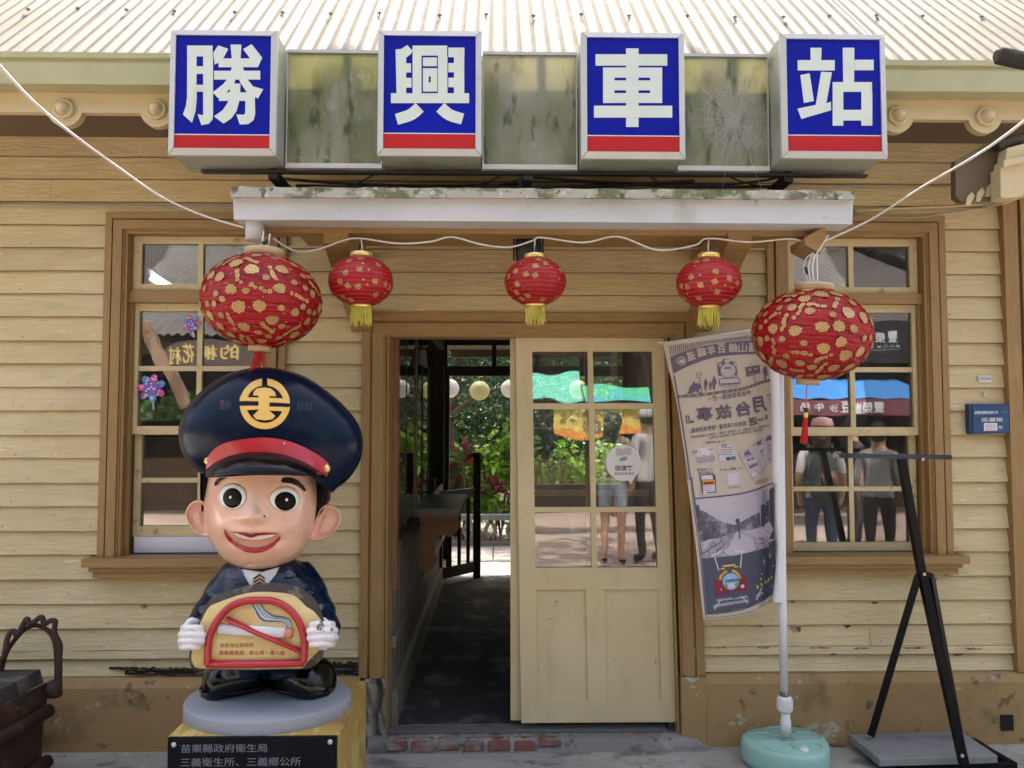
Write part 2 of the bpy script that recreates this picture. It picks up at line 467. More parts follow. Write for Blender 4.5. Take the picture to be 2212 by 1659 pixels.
# boards ---------------------------------------------------------------
bd = MB()
XP = X(2163,455)                          # corner post
holes = [(WL0+.03, WL1-.03, ZWB-.06, ZWT_L-.03), (WR0+.03, WR1-.03, ZWB-.06, ZWT_R-.03), (DR0+.03, DR1-.03, -1, ZDT-.03)]
for i in range(len(zs)-1):
    zt, zb = zs[i], zs[i+1]
    ivs = [(XL, XP+.02)]; extra = []
    for (a, b, c, d) in holes:
        if zb < d and zt > c:
            nv = []
            if zt > d+.012 and zb < d: extra.append((a-.02, b+.02, max(zb, d-.012)))
            for (p, q) in ivs:
                if b <= p or a >= q: nv.append((p,q)); continue
                if a > p: nv.append((p,a))
                if b < q: nv.append((b,q))
            ivs = nv
    for (p, q, zb) in [(p, q, zs[i+1]) for p, q in ivs] + extra:
        cuts = [p]                        # butt joints
        x = p + random.uniform(.4, 2.4)
        while x < q - .4:
            cuts.append(x); x += random.uniform(1.2, 2.8)
        cuts.append(q)
        for k in range(len(cuts)-1):
            a, b = cuts[k] + (.0012 if k else 0), cuts[k+1]
            ragged = abs(b-(XP+.02)) < 1e-3
            if ragged: b = XP - .012 + random.uniform(-.006,.014)
            n = max(1, int((b-a)/.11)); ring = []
            proud = .023 + random.uniform(-.003,.003)
            narrow = (zt - zb) < .075 and i > 20
            if narrow: proud = .032
            ph = random.uniform(0,6); amp = random.uniform(.0006,.002)
            wob = [(random.uniform(-1,1)*.0012 + amp*sin(ph+j*.45), random.uniform(-1,1)*.0011) for j in range(n+1)]
            vs = []
            for j in range(n+1):
                xx = a + (b-a)*j/n
                dy, dz = wob[j]
                vs += [(xx, .03, zb+dz), (xx, -proud+dy+.002, zb+dz), (xx, -proud+dy, zb+.003+dz), (xx, -.004 if not narrow else -proud+.004, zt+(.012 if not narrow else 0)+dz), (xx, .03, zt+(.012 if not narrow else 0))]
            fs = []
            for j in range(n):
                o = j*5
                for c in range(5):
                    fs.append((o+c, o+(c+1)%5, o+5+(c+1)%5, o+5+c))
            fs += [(4,3,2,1,0), tuple(n*5+c for c in range(5))]
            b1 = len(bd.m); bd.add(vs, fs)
            for j in range(n): bd.m[b1+j*5] = 2; bd.m[b1+j*5+1] = 2     # grimy underside, coloured darker to stand for the lap shadow
            xn = a + random.uniform(.02,.06)
            while xn < b-.02 and not narrow:       # nail heads
                zn = zb + .022 + random.uniform(-.004,.004); yn = -proud*(1-.022/(zt-zb))-.0022
                bd.add([(xn+.0042*cos(t), yn, zn+.0042*sin(t)) for t in [2*pi*k_/7 for k_ in range(7)]], [tuple(range(7))], 1)
                xn += random.uniform(.42,.47)
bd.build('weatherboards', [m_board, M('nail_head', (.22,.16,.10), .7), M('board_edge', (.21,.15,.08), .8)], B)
# wall core behind the boards (openings left free) ------------------------
wc = MB()
Y0, Y1 = .031, .11
OL0, OL1 = WL0+TW, WL1-TW; OR0, OR1 = WR0+TW, WR1-TW
OD0, OD1 = X(838,725), X(1438,725)
ZO = Z(300,512); ZS = Z(300,1200); ZOD = Z(1000,724)
ZC = zs[0] + .02
xs = [XL, OL0, OL1, OD0, OD1, OR0, OR1, XR]
for i in range(7):
    a, b = xs[i], xs[i+1]
    if i % 2 == 0: wc.box(a, b, Y0, Y1, -.05, ZC)
    elif i == 3: wc.box(a, b, Y0, Y1, ZOD, ZC)
    else:
        wc.box(a, b, Y0, Y1, -.05, ZS); wc.box(a, b, Y0, Y1, ZO, ZC)
wc.build('wall', m_back, B)
# plinth -----------------------------------------------------------------
XD0, XD1 = X(781,1500), X(1520,1500)
pl = MB()
for (a, b) in ((XL, XD0), (XD1, XR)):
    for k in (0,):
        pts = [(-.012, ZPL), (-.045, ZPL-.004), (-.062, ZPL-.045), (-.066, -.02), (.03,-.02), (.03, ZPL)]
        n = 40; vs = []; fs = []
        for j in range(n+1):
            x = a + (b-a)*j/n
            w = random.uniform(-.0015,.0015)
            vs += [(x, y+(w if 0 < q < 4 else 0), z) for q, (y, z) in enumerate(pts)]
        for j in range(n):
            for c in range(6): fs.append((j*6+c, j*6+(c+1)%6, j*6+6+(c+1)%6, j*6+6+c))
        fs += [tuple(range(5,-1,-1)), tuple(n*6+c for c in range(6))]
        pl.add(vs, fs)
pl.build('plinth', m_plinth, B)
vh = MB()
a, b = at(2162,1545,-.07), at(2190,1578,-.07)
vh.box(a.x, b.x, -.0705, -.05, b.z, a.z)
vh.build('vent_hole', M('hole_black', (.008,.008,.008), .95), B)
# roof -----------------------------------------------------------------
YE, ZE = -.55, Z(100,108,-.60)
PIT = tan45 = math.tan(radians(45.5))
rf = MB()
NX = int((XR-XL+1.6)/.0068)
RIDGE = 2.05
def roofpt(u, v):
    x = XL-.8 + (XR-XL+1.6)*u
    y = YE + (RIDGE-YE)*v
    c = cos(2*pi*x/.068)
    z = ZE + (y-YE)*PIT
    return (x, y - .008*c*.7, z + .008*c*.7)
rf.grid(roofpt, NX, 6)
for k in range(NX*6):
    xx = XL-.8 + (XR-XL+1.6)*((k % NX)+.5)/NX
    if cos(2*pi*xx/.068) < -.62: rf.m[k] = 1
rf.grid(lambda u, v: (XL-.8+(XR-XL+1.6)*u, RIDGE+(4.6-RIDGE)*v, ZE+(RIDGE-YE)*PIT-(4.6-RIDGE)*1.02*v), 8, 1)
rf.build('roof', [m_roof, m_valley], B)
m_scr = M('rust_screw', (.20,.165,.13), .7)
for (px, py) in ((63,26),(170,24),(275,27),(378,30),(508,32),(612,33),(715,35),(820,34),(950,39),(1050,37),(1152,40),(1255,37),(1358,40),(1484,40),(1586,43),(1691,42),(1790,40),(1891,39),(1991,40),(2118,42)):
    # meet the roof slope along the measuring ray
    d = ray(px, py); t = (ZE - YE*PIT - CAM.z + CAM.y*PIT)/(d.z - d.y*PIT); p = CAM + d*t
    sc = MB(); sc.box(p.x-.011, p.x+.011, p.y-.012, p.y-.007, p.z+.006, p.z+.013)
    sc.tube([(p.x, p.y-.004, p.z), (p.x, p.y-.016, p.z+.017)], .0035, 6)
    sc.build('roof_screw', m_scr, B)
for (px, py) in ((222,0), (1837,0), (668,68), (1475,30)):
    x = at(px, py, YE+.45).x
    for s in range(1):
        sm = MB(); sm.hexa([(x-.006, YE-.004, ZE+.004), (x+.006, YE-.004, ZE+.004), (x+.010, YE+.008, ZE-.004), (x-.010, YE+.008, ZE-.004)] +
                [(x-.006, YE+1.2-.018, ZE+1.2*PIT+.010), (x+.006, YE+1.2-.018, ZE+1.2*PIT+.010), (x+.006, YE+1.2, ZE+1.2*PIT-.004), (x-.006, YE+1.2, ZE+1.2*PIT-.004)])
        sm.build('sheet_seam', M('seam_dark', (.30,.27,.23), .7), B)
# eaves: gutter, fascia with scallops and bosses ------------------------
YG = -.60
zg = [Z(150,y,YG) for y in (114,126,133,181,201)]
gt = MB()
prof = [(YG-.010, zg[0]), (YG-.010, zg[1]), (YG+.004, zg[1]-.004), (YG+.004, zg[2]), (YG-.004, zg[2]-.004), (YG+.000, zg[3]), (YG+.088, zg[3]-.001), (YG+.088, zg[3]+.03), (YG+.012, zg[3]+.02), (YG+.012, zg[0])]
n = 60; vs = []; fs = []; k = len(prof)
for j in range(n+1):
    x = XL-.8 + (XR-XL+1.6)*j/n; w = random.uniform(-.0015,.0015)
    vs += [(x, y, z+w) for (y, z) in prof]
for j in range(n):
    for c in range(k): fs.append((j*k+c, j*k+(c+1)%k, j*k+k+(c+1)%k, j*k+k+c))
gt.add(vs, fs)
gt.build('gutter', m_gutter, B)
YF = -.51
zf0, zf1 = Z(150,198,YF), Z(150,243,YF)
bosses = [X(140,240,YF), X(340,243,YF)]
dx = bosses[1]-bosses[0]
bx_r = [X(1937,252,YF), X(2127,252,YF)]
bpos = [bosses[0]-dx*2, bosses[0]-dx] + bosses + [bosses[1]+dx*i for i in range(1,8)] + bx_r + [bx_r[1]+dx*i for i in range(1,5)]
fa = MB()
fa.box(XL-.8, XR+.8, YF, YF+.035, zf1, zf0+.06)
zb = Z(150,240,YF)
for x in bpos:
    pts = []
    for j in range(17):
        a = pi + pi*j/16
        pts.append((x+.077*cos(a), YF-.0005, zb+.004+.077*sin(a)*.95))
    fa.prism(pts + [(x+.077, YF-.0005, zf1+.01), (x-.077, YF-.0005, zf1+.01)], (0,.036,0))
fa.box(XL-.8, XR+.8, YF+.036, .03, zf0-.01, zf0+.02)      # soffit lining
fascia = fa.build('fascia', m_eave, B)
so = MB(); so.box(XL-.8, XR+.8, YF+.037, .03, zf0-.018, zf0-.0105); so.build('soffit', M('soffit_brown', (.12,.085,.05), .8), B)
for x in bpos:
    b = MB()
    for rr, yy in ((.042,0),):
        prof2 = [(.043,-.001),(.046,.016),(.040,.021),(.033,.017),(.029,.010),(.027,.024),(.022,.038),(.014,.047),(.005,.050)]
        vs = []; m_ = 20
        b0 = len(b.v)
        for r, h in prof2:
            b.v += [Vector((x + r*cos(2*pi*j/m_), YF - h, zb + .006 + r*sin(2*pi*j/m_))) for j in range(m_)]
        for i in range(len(prof2)-1):
            for j in range(m_):
                b.f.append([b0+i*m_+j, b0+i*m_+(j+1)%m_, b0+(i+1)*m_+(j+1)%m_, b0+(i+1)*m_+j]); b.m.append(0); b.s.append(True)
        b.f.append([b0+(len(prof2)-1)*m_+j for j in range(m_)]); b.m.append(0); b.s.append(True)
    o = b.build('turned_boss', m_eave, B)
    o.parent = fascia
# corner post and dark boarding on the right -----------------------------
cp = MB()
xa, xb = X(2166,900), X(2196,900)
cp.box(xa, xb, -.055, .03, ZPL+.003, ZC-.3)
cp.box(xb+.001, xb+.012, -.03, .03, ZPL+.003, ZC-.3)
cp.box(xb+.013, xb+.36, -.062, .03, ZPL+.003, ZC-.3)
cp.build('corner_post', m_brown, B)
rb = MB()
for i in range(len(zs)-4):
    rb.box(xb+.37, XR, -.022, .03, zs[i+1]+.003, zs[i])
rb.build('side_boards', m_board, B)

# ------------------------------------------------------------------ openings
def trim(mb, x0, x1, z0, z1, w, mi=0, mh=1, foot=True):
    """moulded surround: flat band, bead, inner band; x0..x1, z1 = outer edges; z0 = bottom"""
    for (a, b, p) in ((0, w*.34, -.040), (w*.34, w*.44, -.028), (w*.44, w*.90, -.046), (w*.90, w, -.034)):
        mb.box(x0+a, x0+b, p, .029, z0, z1-b, mi)
        mb.box(x1-b, x1-a, p, .029, z0, z1-b, mi)
        mb.box(x0+a, x1-a, p-.0012, .0285, z1-b, z1-a, mh)
def bars(mb, x0, x1, z0, z1, y0, y1, mi=0): mb.box(x0, x1, y0, y1, z0, z1, mi)
def sash(name, parent, x0, x1, z0, z1, y0, st, rt, rb_, mx=1, mz=1, mun=.020, gm=None, mat=None):
    """one sash: stiles, rails, glazing bars (sub-pieces share one mesh) and a pane child per light"""
    th = .036
    s = MB()
    s.box(x0, x0+st, y0, y0+th, z0, z1); s.box(x1-st, x1, y0, y0+th, z0, z1)
    s.box(x0+st, x1-st, y0+.0015, y0+th, z1-rt, z1); s.box(x0+st, x1-st, y0+.0015, y0+th, z0, z0+rb_)
    ix0, ix1, iz0, iz1 = x0+st, x1-st, z0+rb_, z1-rt
    for i in range(1, mx+1):
        c = ix0 + (ix1-ix0)*i/(mx+1); s.box(c-mun/2, c+mun/2, y0+.004, y0+th-.004, iz0, iz1)
    for j in range(1, mz+1):
        c = iz0 + (iz1-iz0)*j/(mz+1); s.box(ix0, ix1, y0+.006, y0+th-.006, c-mun/2, c+mun/2)
    o = s.build(name, mat or m_cream, parent)
    for i in range(mx+1):
        for j in range(mz+1):
            a = ix0+(ix1-ix0)*i/(mx+1)+(mun/2 if i else 0); b = ix0+(ix1-ix0)*(i+1)/(mx+1)-(mun/2 if i < mx else 0)
            c = iz0+(iz1-iz0)*j/(mz+1)+(mun/2 if j else 0); d = iz0+(iz1-iz0)*(j+1)/(mz+1)-(mun/2 if j < mz else 0)
            p = MB(); yy = y0+th*.5
            tl = random.uniform(-.0018,.0018)
            p.hexa([(a,yy,c),(b,yy+tl,c),(b,yy+tl+.004,c),(a,yy+.004,c),(a,yy,d),(b,yy+tl,d),(b,yy+tl+.004,d),(a,yy+.004,d)])
            q = p.build('pane', gm or m_glass, parent)
            if parent is not B: q.parent = parent
    return o
def window(x0, x1, zt, ztr0, ztr1, zm, zb, zsill_t, zsill_b, lx, label):
    fr = MB()
    trim(fr, x0, x1, ZWB, zt, TW)
    ox0, ox1, ozt = x0+TW, x1-TW, zt-TW
    # reveal linings
    fr.box(ox0+.001, ox0+.014, -.030, .12, zsill_t, ozt, 0); fr.box(ox1-.014, ox1-.001, -.030, .12, zsill_t, ozt, 0)
    fr.box(ox0+.014, ox1-.014, -.030, .12, ozt-.012, ozt-.001, 1)
    fr.box(ox0+.014, ox1-.014, -.004, .10, ztr0, ztr1, 1)         # transom bar
    for s in (ox0+.014, ox1-.030): fr.box(s, s+.016, .012, .03, zsill_t, ztr0, 0)   # parting beads
    w = fr.build('window', [m_brown, m_brown_h], B)
    a, b = ox0+.016, ox1-.016
    c = .012
    sash('transom_sash', w, a+.002, b-.002, ztr1+.001, ozt-.013, .022, .042, .038, .036, 1, 0, .026)
    sash('upper_sash', w, a+.001, b-.001, zm, ztr0-.001, .032, .034, .040, .042, 1, 1, .026)
    sash('lower_sash', w, a+.008, b-.008, zb, zm+.03, .072, .036, .034, .052, 1, 1, .024)
    s = MB()
    ex = lx
    s.box(x0-ex, x1+ex, -.098, .10, zsill_b+.058, zsill_t)         # sill board
    s.box(x0-ex+.026, x1+ex-.026, -.080, .02, zsill_b+.034, zsill_b+.056)
    s.box(x0-ex+.040, x1+ex-.040, -.064, .02, zsill_b, zsill_b+.032)
    # horns of the surround stand on the sill
    s.box(x0-.012, x0+TW+.006, -.062, .028, zsill_t+.001, ZWB-.001); s.box(x1-TW-.006, x1+.012, -.062, .028, zsill_t+.001, ZWB-.001)
    s.build('sill', m_brown_h, w)
    return w
zsT, zsB = Z(320,1207,-.09), Z(320,1249,-.07)
window(WL0, WL1, ZWT_L, Z(350,653), Z(350,627), Z(350,938,.04), Z(350,1158,.08), zsT, zsB, .045, '')
window(WR0, WR1, ZWT_R, Z(1850,656), Z(1850,634), Z(1850,940,.04), Z(1850,1193,.08), Z(1850,1202,-.09), Z(1850,1242,-.07), .045, '')

# door surround -----------------------------------------------------------
dw = OD0 - DR0
ds = MB()
trim(ds, DR0, DR1, ZPL-.01, ZDT, dw*.98)
ds.box(OD0+.001, OD0+.012, -.032, .105, .03, ZOD, 0); ds.box(OD1-.012, OD1-.001, -.032, .105, .03, ZOD, 0)
ds.box(OD0+.012, OD1-.012, -.032, .105, ZOD-.012, ZOD-.001, 1)
for v in ds.v:                                  # the right jamb leans with the sagging leaf
    if v.x > (OD0+OD1)/2: v.x += .046*max(0, 1-v.z/ZDT)
doorway = ds.build('doorway', [m_brown, m_brown_h], B)
pb = MB()
pb.box(X(1466,1500), X(1520,1500), -.062, .03, -.01, ZPL-.012)
pb.build('plinth_block', m_plinth, doorway)
m_broken = M('broken_mortar', (.22,.195,.16), .9, layers=[((.32,.30,.27), 8, S1, .5,.65,.8), ((.18,.085,.065), 9, S1, .62,.7,.8), ((.05,.04,.03), 6, (1.4,1,.6), .58,.66,.9)], bumps=[(24, S1, 1.0, .02)])
rot = MB()
xa, xb = X(789,1520), X(838,1520)
def rotpt(u, v):
    n = .009*sin(u*7+v*9+2*sin(v*5))+.005*sin(u*19-v*17)+random.uniform(-.003,.003)
    hole = -.05*math.exp(-((u-.55-.12*sin(v*7))**2/.018)) * (1 if .05 < v < .93 else .3)
    return (xa+(xb-xa)*u, -.040 - hole - n*.8, .0+(ZPL-.012)*(1-v))
rot.grid(rotpt, 22, 46)
rot.build('crumbling_block', m_broken, doorway)
# threshold with worn bricks
th = MB()
zt_ = .052
xt0, xt1 = X(800,1575), X(1522,1575)
th.grid(lambda u, v: (xt0+(xt1-xt0)*u, (-.115+.10*v) if v < 1 else -.01, (zt_*min(1, v*3.0) + .0015*sin(u*61)*(v < .6)+.0015*sin(u*143+2)) if v < 1 else zt_), 90, 6)
th.box(xt0, xt1-.13, -.0105, .125, -.02, zt_-.005)
for v in th.v[:91*7]:
    if v.z > .02: v.z += random.uniform(-.003,.002); v.y += random.uniform(-.004,.004)*(v.y < -.03)
    if v.x > xt1-.12: v.z *= max(.25, 1-(v.x-xt1+.12)*4.5); v.y += (v.x-xt1+.12)*.35*(v.y < -.03)
step = th.build('door_step', m_step, B)
m_brick = M('worn_brick', (.165,.060,.048), .9, layers=[((.22,.11,.09), 9, S1, .5,.7,.7), ((.235,.215,.19), 4.5, S1, .42,.58,.95), ((.08,.07,.06), 16, S1, .56,.66,.7)], bumps=[(30, S1, .8, .008)])
x = xt0 + .09
while x < xt1 - .1:
    w = random.uniform(.105,.118)
    far = x > X(1120,1575)
    b = MB()
    zl = random.uniform(.004,.016) if not far else random.uniform(.030,.036)
    zh = zt_ - .004 + random.uniform(-.004,.001)
    b.hexa([(x+.002,-.1175,zl),(x+w-.002,-.1175,zl+random.uniform(-.003,.003)),(x+w,-.06,zl),(x,-.06,zl),(x+.006,-.104,zh),(x+w-.006,-.104,zh-random.uniform(0,.004)),(x+w-.003,-.045,zt_+.002),(x+.003,-.045,zt_+.002)])
    o = b.build('brick', m_brick, step)
    bv = o.modifiers.new('b','BEVEL'); bv.width = .005; bv.segments = 2
    x += w + random.uniform(.010,.016)
    if far: break
tr = MB()
tr.box(OD0+.013, OD1-.013, -.005, .012, zt_, zt_+.010); tr.box(OD0+.013, OD1-.013, .030, .045, zt_, zt_+.010); tr.box(OD0+.013, OD1-.013, .062, .08, zt_, zt_+.010)
tr.build('door_track', M('grey_timber', (.15,.14,.125), .8, layers=[((.07,.06,.05), 10, SH, .5,.7,.7)]), B)
# sliding door leaf -------------------------------------------------------
def leaf(name, pxs, y0, th, glassy=True, extra=0.0):
    """pxs: picture corners TL, TR, BR, BL of the leaf; hangs slightly out of true like the real one"""
    P = [at(x, y, y0) for x, y in pxs]
    TL, TR, BR, BL = P
    def pt(u, v): return TL.lerp(TR, u).lerp(BL.lerp(BR, u), v)
    def blk(mb, u0, u1, v0, v1, ya, yb, mi=0):
        q = []
        for v in (v1, v0):
            for (u, y) in ((u0, ya), (u1, ya), (u1, yb), (u0, yb)):
                p = pt(u, v); q.append((p.x, y, p.z))
        mb.hexa(q, mi)
    return pt, blk
pt, blk = leaf('sliding_door', [(1114,728),(1437,728),(1461,1560),(1126,1562)], .004, .04)
dm = MB()
H = 1562-728.0
Vv = lambda y: (y-728)/H
ya, yb = .004, .038
us = [0, .108, 1-.092, 1]
gl_v = [Vv(760), Vv(873), Vv(886), Vv(985), Vv(985), Vv(1100), Vv(1110), Vv(1232)]
blk(dm, us[0], us[1], 0, 1, ya, yb); blk(dm, us[2], us[3], 0, 1, ya, yb)
blk(dm, us[1], us[2], 0, Vv(760), ya+.0015, yb)
blk(dm, us[1], us[2], Vv(1232), Vv(1279), ya+.0015, yb)
blk(dm, us[1], us[2], Vv(1515), 1, ya+.0015, yb)
um = .495
blk(dm, um-.062, um+.062, Vv(1279), Vv(1515), ya+.002, yb)            # lower mullion
blk(dm, us[1], um-.062, Vv(1279), Vv(1515), ya+.016, yb-.010)         # panels
blk(dm, um+.062, us[2], Vv(1279), Vv(1515), ya+.016, yb-.010)
blk(dm, um-.018, um+.018, Vv(760), Vv(1232), ya+.004, yb-.004)        # glazing bars
for y in (880, 992, 1105):
    pass
rowsv = [(760,874),(887,1101),(1112,1232)]
for y0_, y1_ in ((874,887),(1101,1112)): blk(dm, us[1], us[2], Vv(y0_), Vv(y1_), ya+.006, yb-.006)
door = dm.build('sliding_door', m_door, B)
for (y0_, y1_) in rowsv:
    for (u0, u1) in ((us[1], um-.018), (um+.018, us[2])):
        p = MB(); blk(p, u0, u1, Vv(y0_), Vv(y1_), ya+.015+random.uniform(0,.002), ya+.020)
        q = p.build('pane', m_glass_d, B); q.parent = door
# second leaf standing behind it
pt2, blk2 = leaf('rear', [(1102,727),(1430,727),(1446,1556),(1103,1556)], .046, .03)
dm = MB()
blk2(dm, 0, .10, 0, 1, .046, .076); blk2(dm, .91, 1, 0, 1, .046, .076)
blk2(dm, .10, .91, 0, Vv(756), .047, .076); blk2(dm, .10, .91, Vv(1236), 1, .047, .076)
blk2(dm, .49, .52, Vv(756), Vv(1236), .050, .072)
for y0_, y1_ in ((868,880),(1066,1080),): blk2(dm, .10, .91, Vv(y0_), Vv(y1_), .052, .070)
rear = dm.build('rear_sliding_door', m_door, B)
# round sticker on the door glass
m_sticker = M('sticker_white', (.74,.74,.72), .4)
m_ink = M('dark_ink', (.02,.02,.022), .5)
st = MB()
ysf = ya + .0142
cx, cy = 1347, 1000
zz = on_plane(ysf)
circ = [(cx+38*cos(t), cy+39*sin(t)) for t in [2*pi*i/48 for i in range(48)]]
i0 = 8
poly = circ[:7] + [(1366,1040), (1364,1047), (1357,1038)] + circ[11:]
lay_poly(st, [(x, y) for x, y in poly], zz, 0)
z2 = on_plane(ysf-.0006)
lay_poly(st, [(1330,970),(1334,967),(1346,970),(1360,966),(1364,969),(1363,984),(1352,983),(1345,985),(1331,985)], z2, 1)
lay_poly(st, [(1338,990),(1346,987),(1356,986),(1354,993),(1348,996),(1338,996)], z2, 2)
lay_text(st, '𠊎講客' if False else '偓講客', quad(z2(1328,1017), z2(1367,1017), z2(1367,1005), z2(1328,1005)), 3, .012)
lay_text(st, '客語友善環境', quad(z2(1327,1026), z2(1370,1026), z2(1370,1020), z2(1327,1020)), 3)
s_ = st.build('round_sticker', [m_sticker, M('sticker_grey', (.50,.50,.48), .5), M('sticker_teal', (.18,.36,.40), .5), m_ink], B, fix=False)
s_.parent = door
tag(s_, label='round white speech bubble sticker with black writing on the door glass')
# rotted board end by the statue and at the foot of the wall
m_rot2 = M('split_wood', (.16,.115,.07), .9, layers=[((.05,.038,.028), 10, (1,1,8), .45,.62,.9)], bumps=[(22, (1,1,8), .8, .006)])
for (x0, x1, yt, yb, am) in ((270,442,1442,1458,5), (700,779,1430,1458,4), (236,300,1441,1446,1.5)):
    rt = MB(); n = 30
    up_ = [(x0+(x1-x0)*k/n, yb-(yb-yt)*min(1, .25+1.6*sin(pi*min(1, .15+.85*k/n)))*random.uniform(.75,1.05)) for k in range(n+1)]
    lo_ = [(x1-(x1-x0)*k/n, yb+random.uniform(-1,.5)) for k in range(n+1)]
    p3 = [at(x, y, -.0235) for x, y in up_+lo_]
    rt.prism([(p.x, -.0250, p.z) for p in p3], (0,.012,0), 0)
    for _ in range(int((x1-x0)/4)):                # splinters and flakes left on the rotten face
        cx_, cy_ = random.uniform(x0, x1-8), random.uniform(yt+2, yb-1)
        w, h = random.uniform(10,46), random.uniform(1.2,3.4); y = -random.uniform(.027,.040)
        if cx_+w > x1: w = x1-cx_
        pts = [(cx_,cy_+h*.4),(cx_+w*.2,cy_-h*.3),(cx_+w*.7,cy_-h*.1),(cx_+w,cy_+h*.3),(cx_+w*.75,cy_+h),(cx_+w*.3,cy_+h*.8)]
        p3 = [at(a, b, y) for a, b in pts]; rt.prism([(p.x, y, p.z) for p in p3], (0,.008,0), random.choice([0,0,0,1]))
    rt.build('rotten_board', [m_soot, m_rot2, m_board], B)
# stains at board laps: mould patches, each a thin ragged film on the paint
m_stain = M('lap_mould', (.10,.075,.045), .9, layers=[((.40,.31,.18), 30, (1,1,.6), .46,.56,.95)])
hitb = Hit(bpy.data.objects['weatherboards'])
for (px, py, w, h) in ((312,1306,26,9),(2017,1248,20,9),(1712,1296,26,6),(1890,1299,20,5),(1720,1353,30,14),(1640,1349,16,5),(1830,1349,22,8),(1770,1397,60,3),(1860,1398,40,3),(1980,1397,60,3),(2100,1399,60,3),(270,814,16,12),(1545,1397,50,3),(1650,1397,40,3),(1940,1411,16,7),(2070,1411,30,5),(1800,1411,20,4)):
    pts = []
    for k in range(18):
        t = 2*pi*k/18; rr = random.uniform(.55,1)
        pts.append((px+w*.5*rr*cos(t), py+2+(h*rr*sin(t) if sin(t) > 0 else 1.5*sin(t))))
    stn = MB(); lay_poly(stn, pts, hitb.surf(.0012), 0, 1); stn.build('mould_stain', m_stain, B, fix=False)
# ================================================================== INTERIOR AND GARDEN SIDE
YB = 3.9
inn = MB()
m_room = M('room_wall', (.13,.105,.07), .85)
m_ceil = M('room_ceiling', (.12,.10,.075), .85)
XA = X(842,1540)                    # partition beside the passage
inn.box(XL, XR, .11, YB, 2.62, 2.66, 0)
EX1 = 1.35                           # far opening
ZH = 1.615 + (910-812)/210
inn.box(XL, XA-.02, YB, YB+.1, -.02, 2.7, 0); inn.box(EX1, XR, YB, YB+.1, -.02, 2.7, 0)
inn.box(XA-.02, EX1, YB, YB+.1, 2.50, 2.7, 0)
inn.box(XL-.05, XL, .0, YB+.1, -.02, 4.2, 0); inn.box(XR, XR+.05, .0, YB+.1, -.02, 4.2, 0)
inn.box(1.45, 1.5, .12, YB, -.02, 2.62, 0)
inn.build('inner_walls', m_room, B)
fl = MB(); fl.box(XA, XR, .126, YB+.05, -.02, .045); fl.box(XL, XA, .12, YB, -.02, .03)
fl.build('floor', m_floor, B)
# partition with beaded boarding below, ticket windows above
pa = MB()
ZK = .985                             # counter height
for i in range(38):
    y = .13 + i*.1
    pa.box(XA-.03, XA-.012+(.003 if i % 2 else 0), y+.003, y+.1, .03, ZK)
pa.box(XA-.012, XA+.022, .13, YB, .03, .22); pa.box(XA-.012, XA+.010, .13, YB, .44, .50)
pa.build('boarded_partition', M('bead_board', (.22,.18,.12), .6, layers=[((.12,.1,.07), 8, SV, .5,.75,.6)]), B)
tw = MB()
for (y, w, m_) in ((.13,.075,1), (1.13,.09,1), (2.05,.05,0), (3.80,.1,0)):
    tw.box(XA-.05, XA+(.012 if y < .2 else .004), y, y+w, ZK-.25 if y < .2 else ZK, 2.5, m_)
tw.box(XA-.05, XA+.003, .205, 3.8, 2.34, 2.5, 0)
for y in (.62, 1.55, 1.62): tw.box(XA-.03, XA+.001, y, y+.016, ZK+.02, 2.34, 0)
tw.box(XA-.06, XA+.03, .205, 1.129, ZK-.06, ZK, 0)
tk = tw.build('ticket_window', [m_dark, m_wood], B)
for (a, b) in ((.21,.61),(.64,1.12),(1.22,1.54),(1.64,2.04)):
    p = MB(); p.box(XA-.006, XA-.002, a, b, ZK+.01, 2.34)
    q = p.build('pane', m_glass, B); q.parent = tk
ct = MB()
ct.box(XA-.1, XA+.30, 1.15, 2.15, ZK+.01, ZK+.055, 0)
ct.box(XA+.0, XA+.28, 1.17, 2.13, ZK-.03, ZK+.009, 1)
ctr = ct.build('counter_shelf', [M('counter_green', (.16,.15,.10), .4), m_wood], B)
br = MB()
pr = []
for (x, z) in ((0,0),(.27,0),(.265,-.05),(.235,-.09),(.20,-.115),(.16,-.10),(.125,-.115),(.10,-.16),(.095,-.22),(.11,-.27),(.085,-.33),(.04,-.35),(0,-.34)):
    pr.append((XA+.023+x, 1.25, ZK-.032+z))
br.prism(pr, (0,.05,0))
q = br.build('bracket', M('bracket_paint', (.26,.13,.04), .5), B); q.parent = ctr
# transom and frame of the garden doorway
tf = MB()
z0, z1 = ZH, 2.52
tf.box(XA-.02, EX1, YB-.02, YB+.06, z0, z0+.10)
tf.box(XA-.02, EX1, YB-.02, YB+.06, 2.40, 2.52)
for x in (XA-.02, -.05, .40, .85, EX1-.05): tf.box(x, x+.045, YB-.018, YB+.058, z0+.1, 2.40)
tf.box(XA-.02, XA+.05, YB-.021, YB+.061, .03, z0); tf.box(EX1-.05, EX1, YB-.021, YB+.061, .03, z0)
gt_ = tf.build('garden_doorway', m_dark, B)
for (a, b) in ((XA+.025,-.05),(-.005,.40),(.445,.85),(.895,EX1-.05)):
    p = MB(); p.box(a, b, YB+.015, YB+.019, z0+.1, 2.40)
    q = p.build('pane', m_glass, B); q.parent = gt_
gc = MB(); gc.box(XL, XR, YB+.12, 5.0, 2.45, 2.49); gc.box(XA, EX1, 4.9, 4.98, 2.36, 2.45)
gc.build('rear_canopy', M('rear_canopy', (.22,.18,.13), .8), B)

